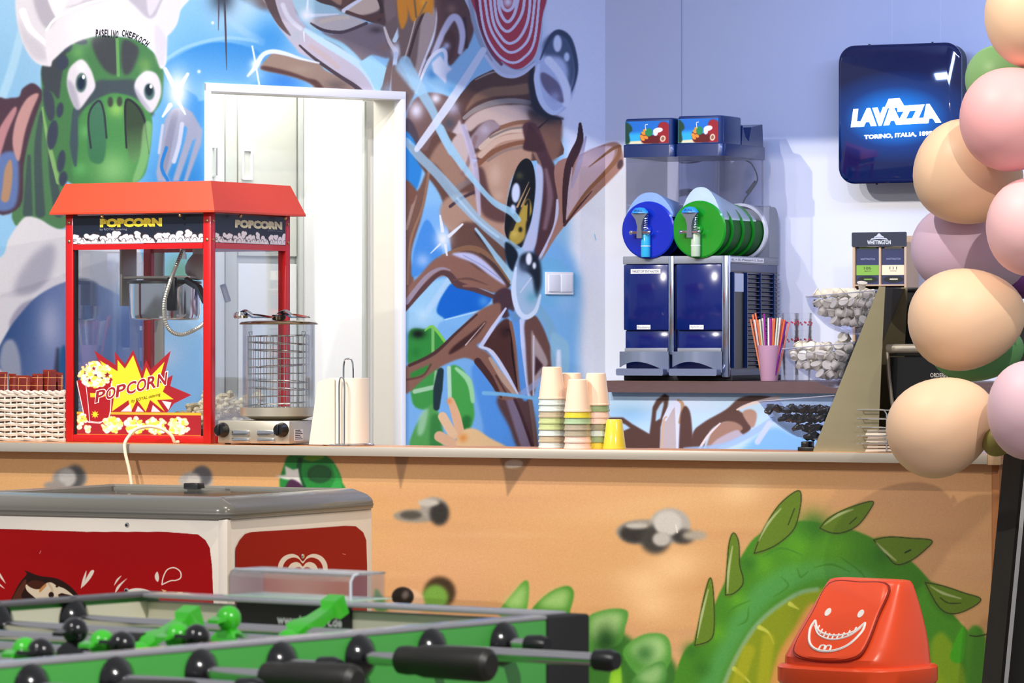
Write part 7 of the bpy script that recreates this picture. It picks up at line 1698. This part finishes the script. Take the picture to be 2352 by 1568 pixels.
for i, x in enumerate(RODX):
    e, kind = ext[i]
    if i == 2: gy0, gy1 = Yat(915, x), Yat(1130, x)
    if i == 4: gy0, gy1 = Yat(606, x), Yat(822, x)
    if i == 0: e = -Yat(1240, x)
    if i == 1: e = -Yat(1398, x)
    if i == 3: e = -Yat(764, x)
    y1_ = -e if kind == 'cap' else (gy1+.01 if i in (2, 4) else -e)
    rod = obj('rod', MB().cyl((x, y1_, rodz), (x, Wt+.16, rodz), .0082, 14), M_rod, t)
    for y in (-.001, ):
        q = obj('escutcheon', esc, None, rod); q.location = (x, y, rodz)
    q = obj('escutcheon', esc, None, rod); q.location = (x, Wt-wl_-.005, rodz); q.scale = (1, 1, 1.15)
    if kind == 'cap': obj('end_cap', MB().tube([(x, -e+.018, rodz), (x, -e-.002, rodz), (x, -e-.012, rodz)], [.0125, .0135, .010], 16), M_black, rod)
    elif i in (2, 4):
        L_ = gy1-gy0; obj('handle', MB().tube([(x, gy0+L_*u_, rodz) for u_ in (0, .03, .12, .2, .3, .9, .96, 1)], [.012, .0165, .0175, .0165, .0195, .0205, .019, .013], 24), M_grip, rod)
    else: obj('handle', MB().tube([(x, -e+.11, rodz), (x, -e+.1, rodz), (x, -e+.01, rodz), (x, -e, rodz)], [.013, .0185, .0205, .014], 20), M_grip, rod)
    for kk, px, tl in PL[i]: player(rod, x, min(max(Yat(px, x), .07), Wt-.07), kk, tl)
    if i == 2: obj('bumper', MB().tube([(x, Yat(334, x), rodz), (x, Yat(296, x), rodz)], .015, 16), M_grip, rod)
    obj('far_handle', MB().tube([(x, Wt+.03, rodz), (x, Wt+.15, rodz)], [.018, .019], 16), M_grip, rod)
# goal board with the printed address
ga, gb = Yat(806, -.034), Yat(545, -.034)
gl = obj('goal_board', MB().box(-.036, -wl_-.001, ga, gb, zft-.075, zft-.006), M_black, t, False)
la, lb_ = Yat(785, -.037), Yat(636, -.037)
zl = lambda py, px: H-(py-CY)*(FT.o.y+FT.ex.y*-.037+FT.ey.y*Yat(px, -.037))/F
tx = MB(); V_, _, _b = text_geo('www.leonhart.de', .03)
text(tx, 'www.leonhart.de', 0, 1, zl(1436, 700), zl(1414, 700), 0, .03, fn=lambda x, y, z: (-.0368, lb_+(la-lb_)*x, z))
obj('lettering', tx, mat('goal_lettering', '#c9c9c9', .5), gl, False)
# clear ball shield on the end rim
M_shield = mat('shield_plastic', '#f6f6f8', .18, trans=.93, spec=.4); M_shield.node_tree.nodes['Principled BSDF'].inputs['IOR'].default_value = 1.12
sa_, sb_ = Yat(803, -.02), Yat(522, -.02); hs = .036
prf = [(-.018, 0), (-.018, hs-.010), (-.012, hs-.002), (-.003, hs), (.055, hs)]
pr2 = prf+[(x+.0035 if i < 2 else x+.002, z-.003 if i > 1 else z) for i, (x, z) in reversed(list(enumerate(prf)))]
shd = obj('ball_shield', MB().prism([(x, zft+.0005+z) for x, z in pr2], sa_, sb_), M_shield, t)
for y in (sa_, sb_-.003):
    obj('shield_end', MB().prism([(-.018, zft+.0005), (.055, zft+.0005), (.055, zft+hs-.002), (-.003, zft+hs-.002), (-.012, zft+hs-.005), (-.017, zft+hs-.012)], y, y+.003), M_acryl, shd, False)
obj('shield_edge', MB().tube([(-.018, sa_, zft+.001), (-.018, sa_, zft+hs-.010), (-.012, sa_, zft+hs-.002), (-.003, sa_, zft+hs)], .0016, 6).tube([(-.004, sa_, zft+hs), (-.004, sb_, zft+hs)], .0012, 6), mat('shield_edge_white', '#dfe6ee', .25), shd)
obj('shield_base', MB().box(-.022, .057, sa_-.01, sb_+.004, zft+.0002, zft+.0015), mat('shield_base_green', '#bfe0c4', .25), shd, False)
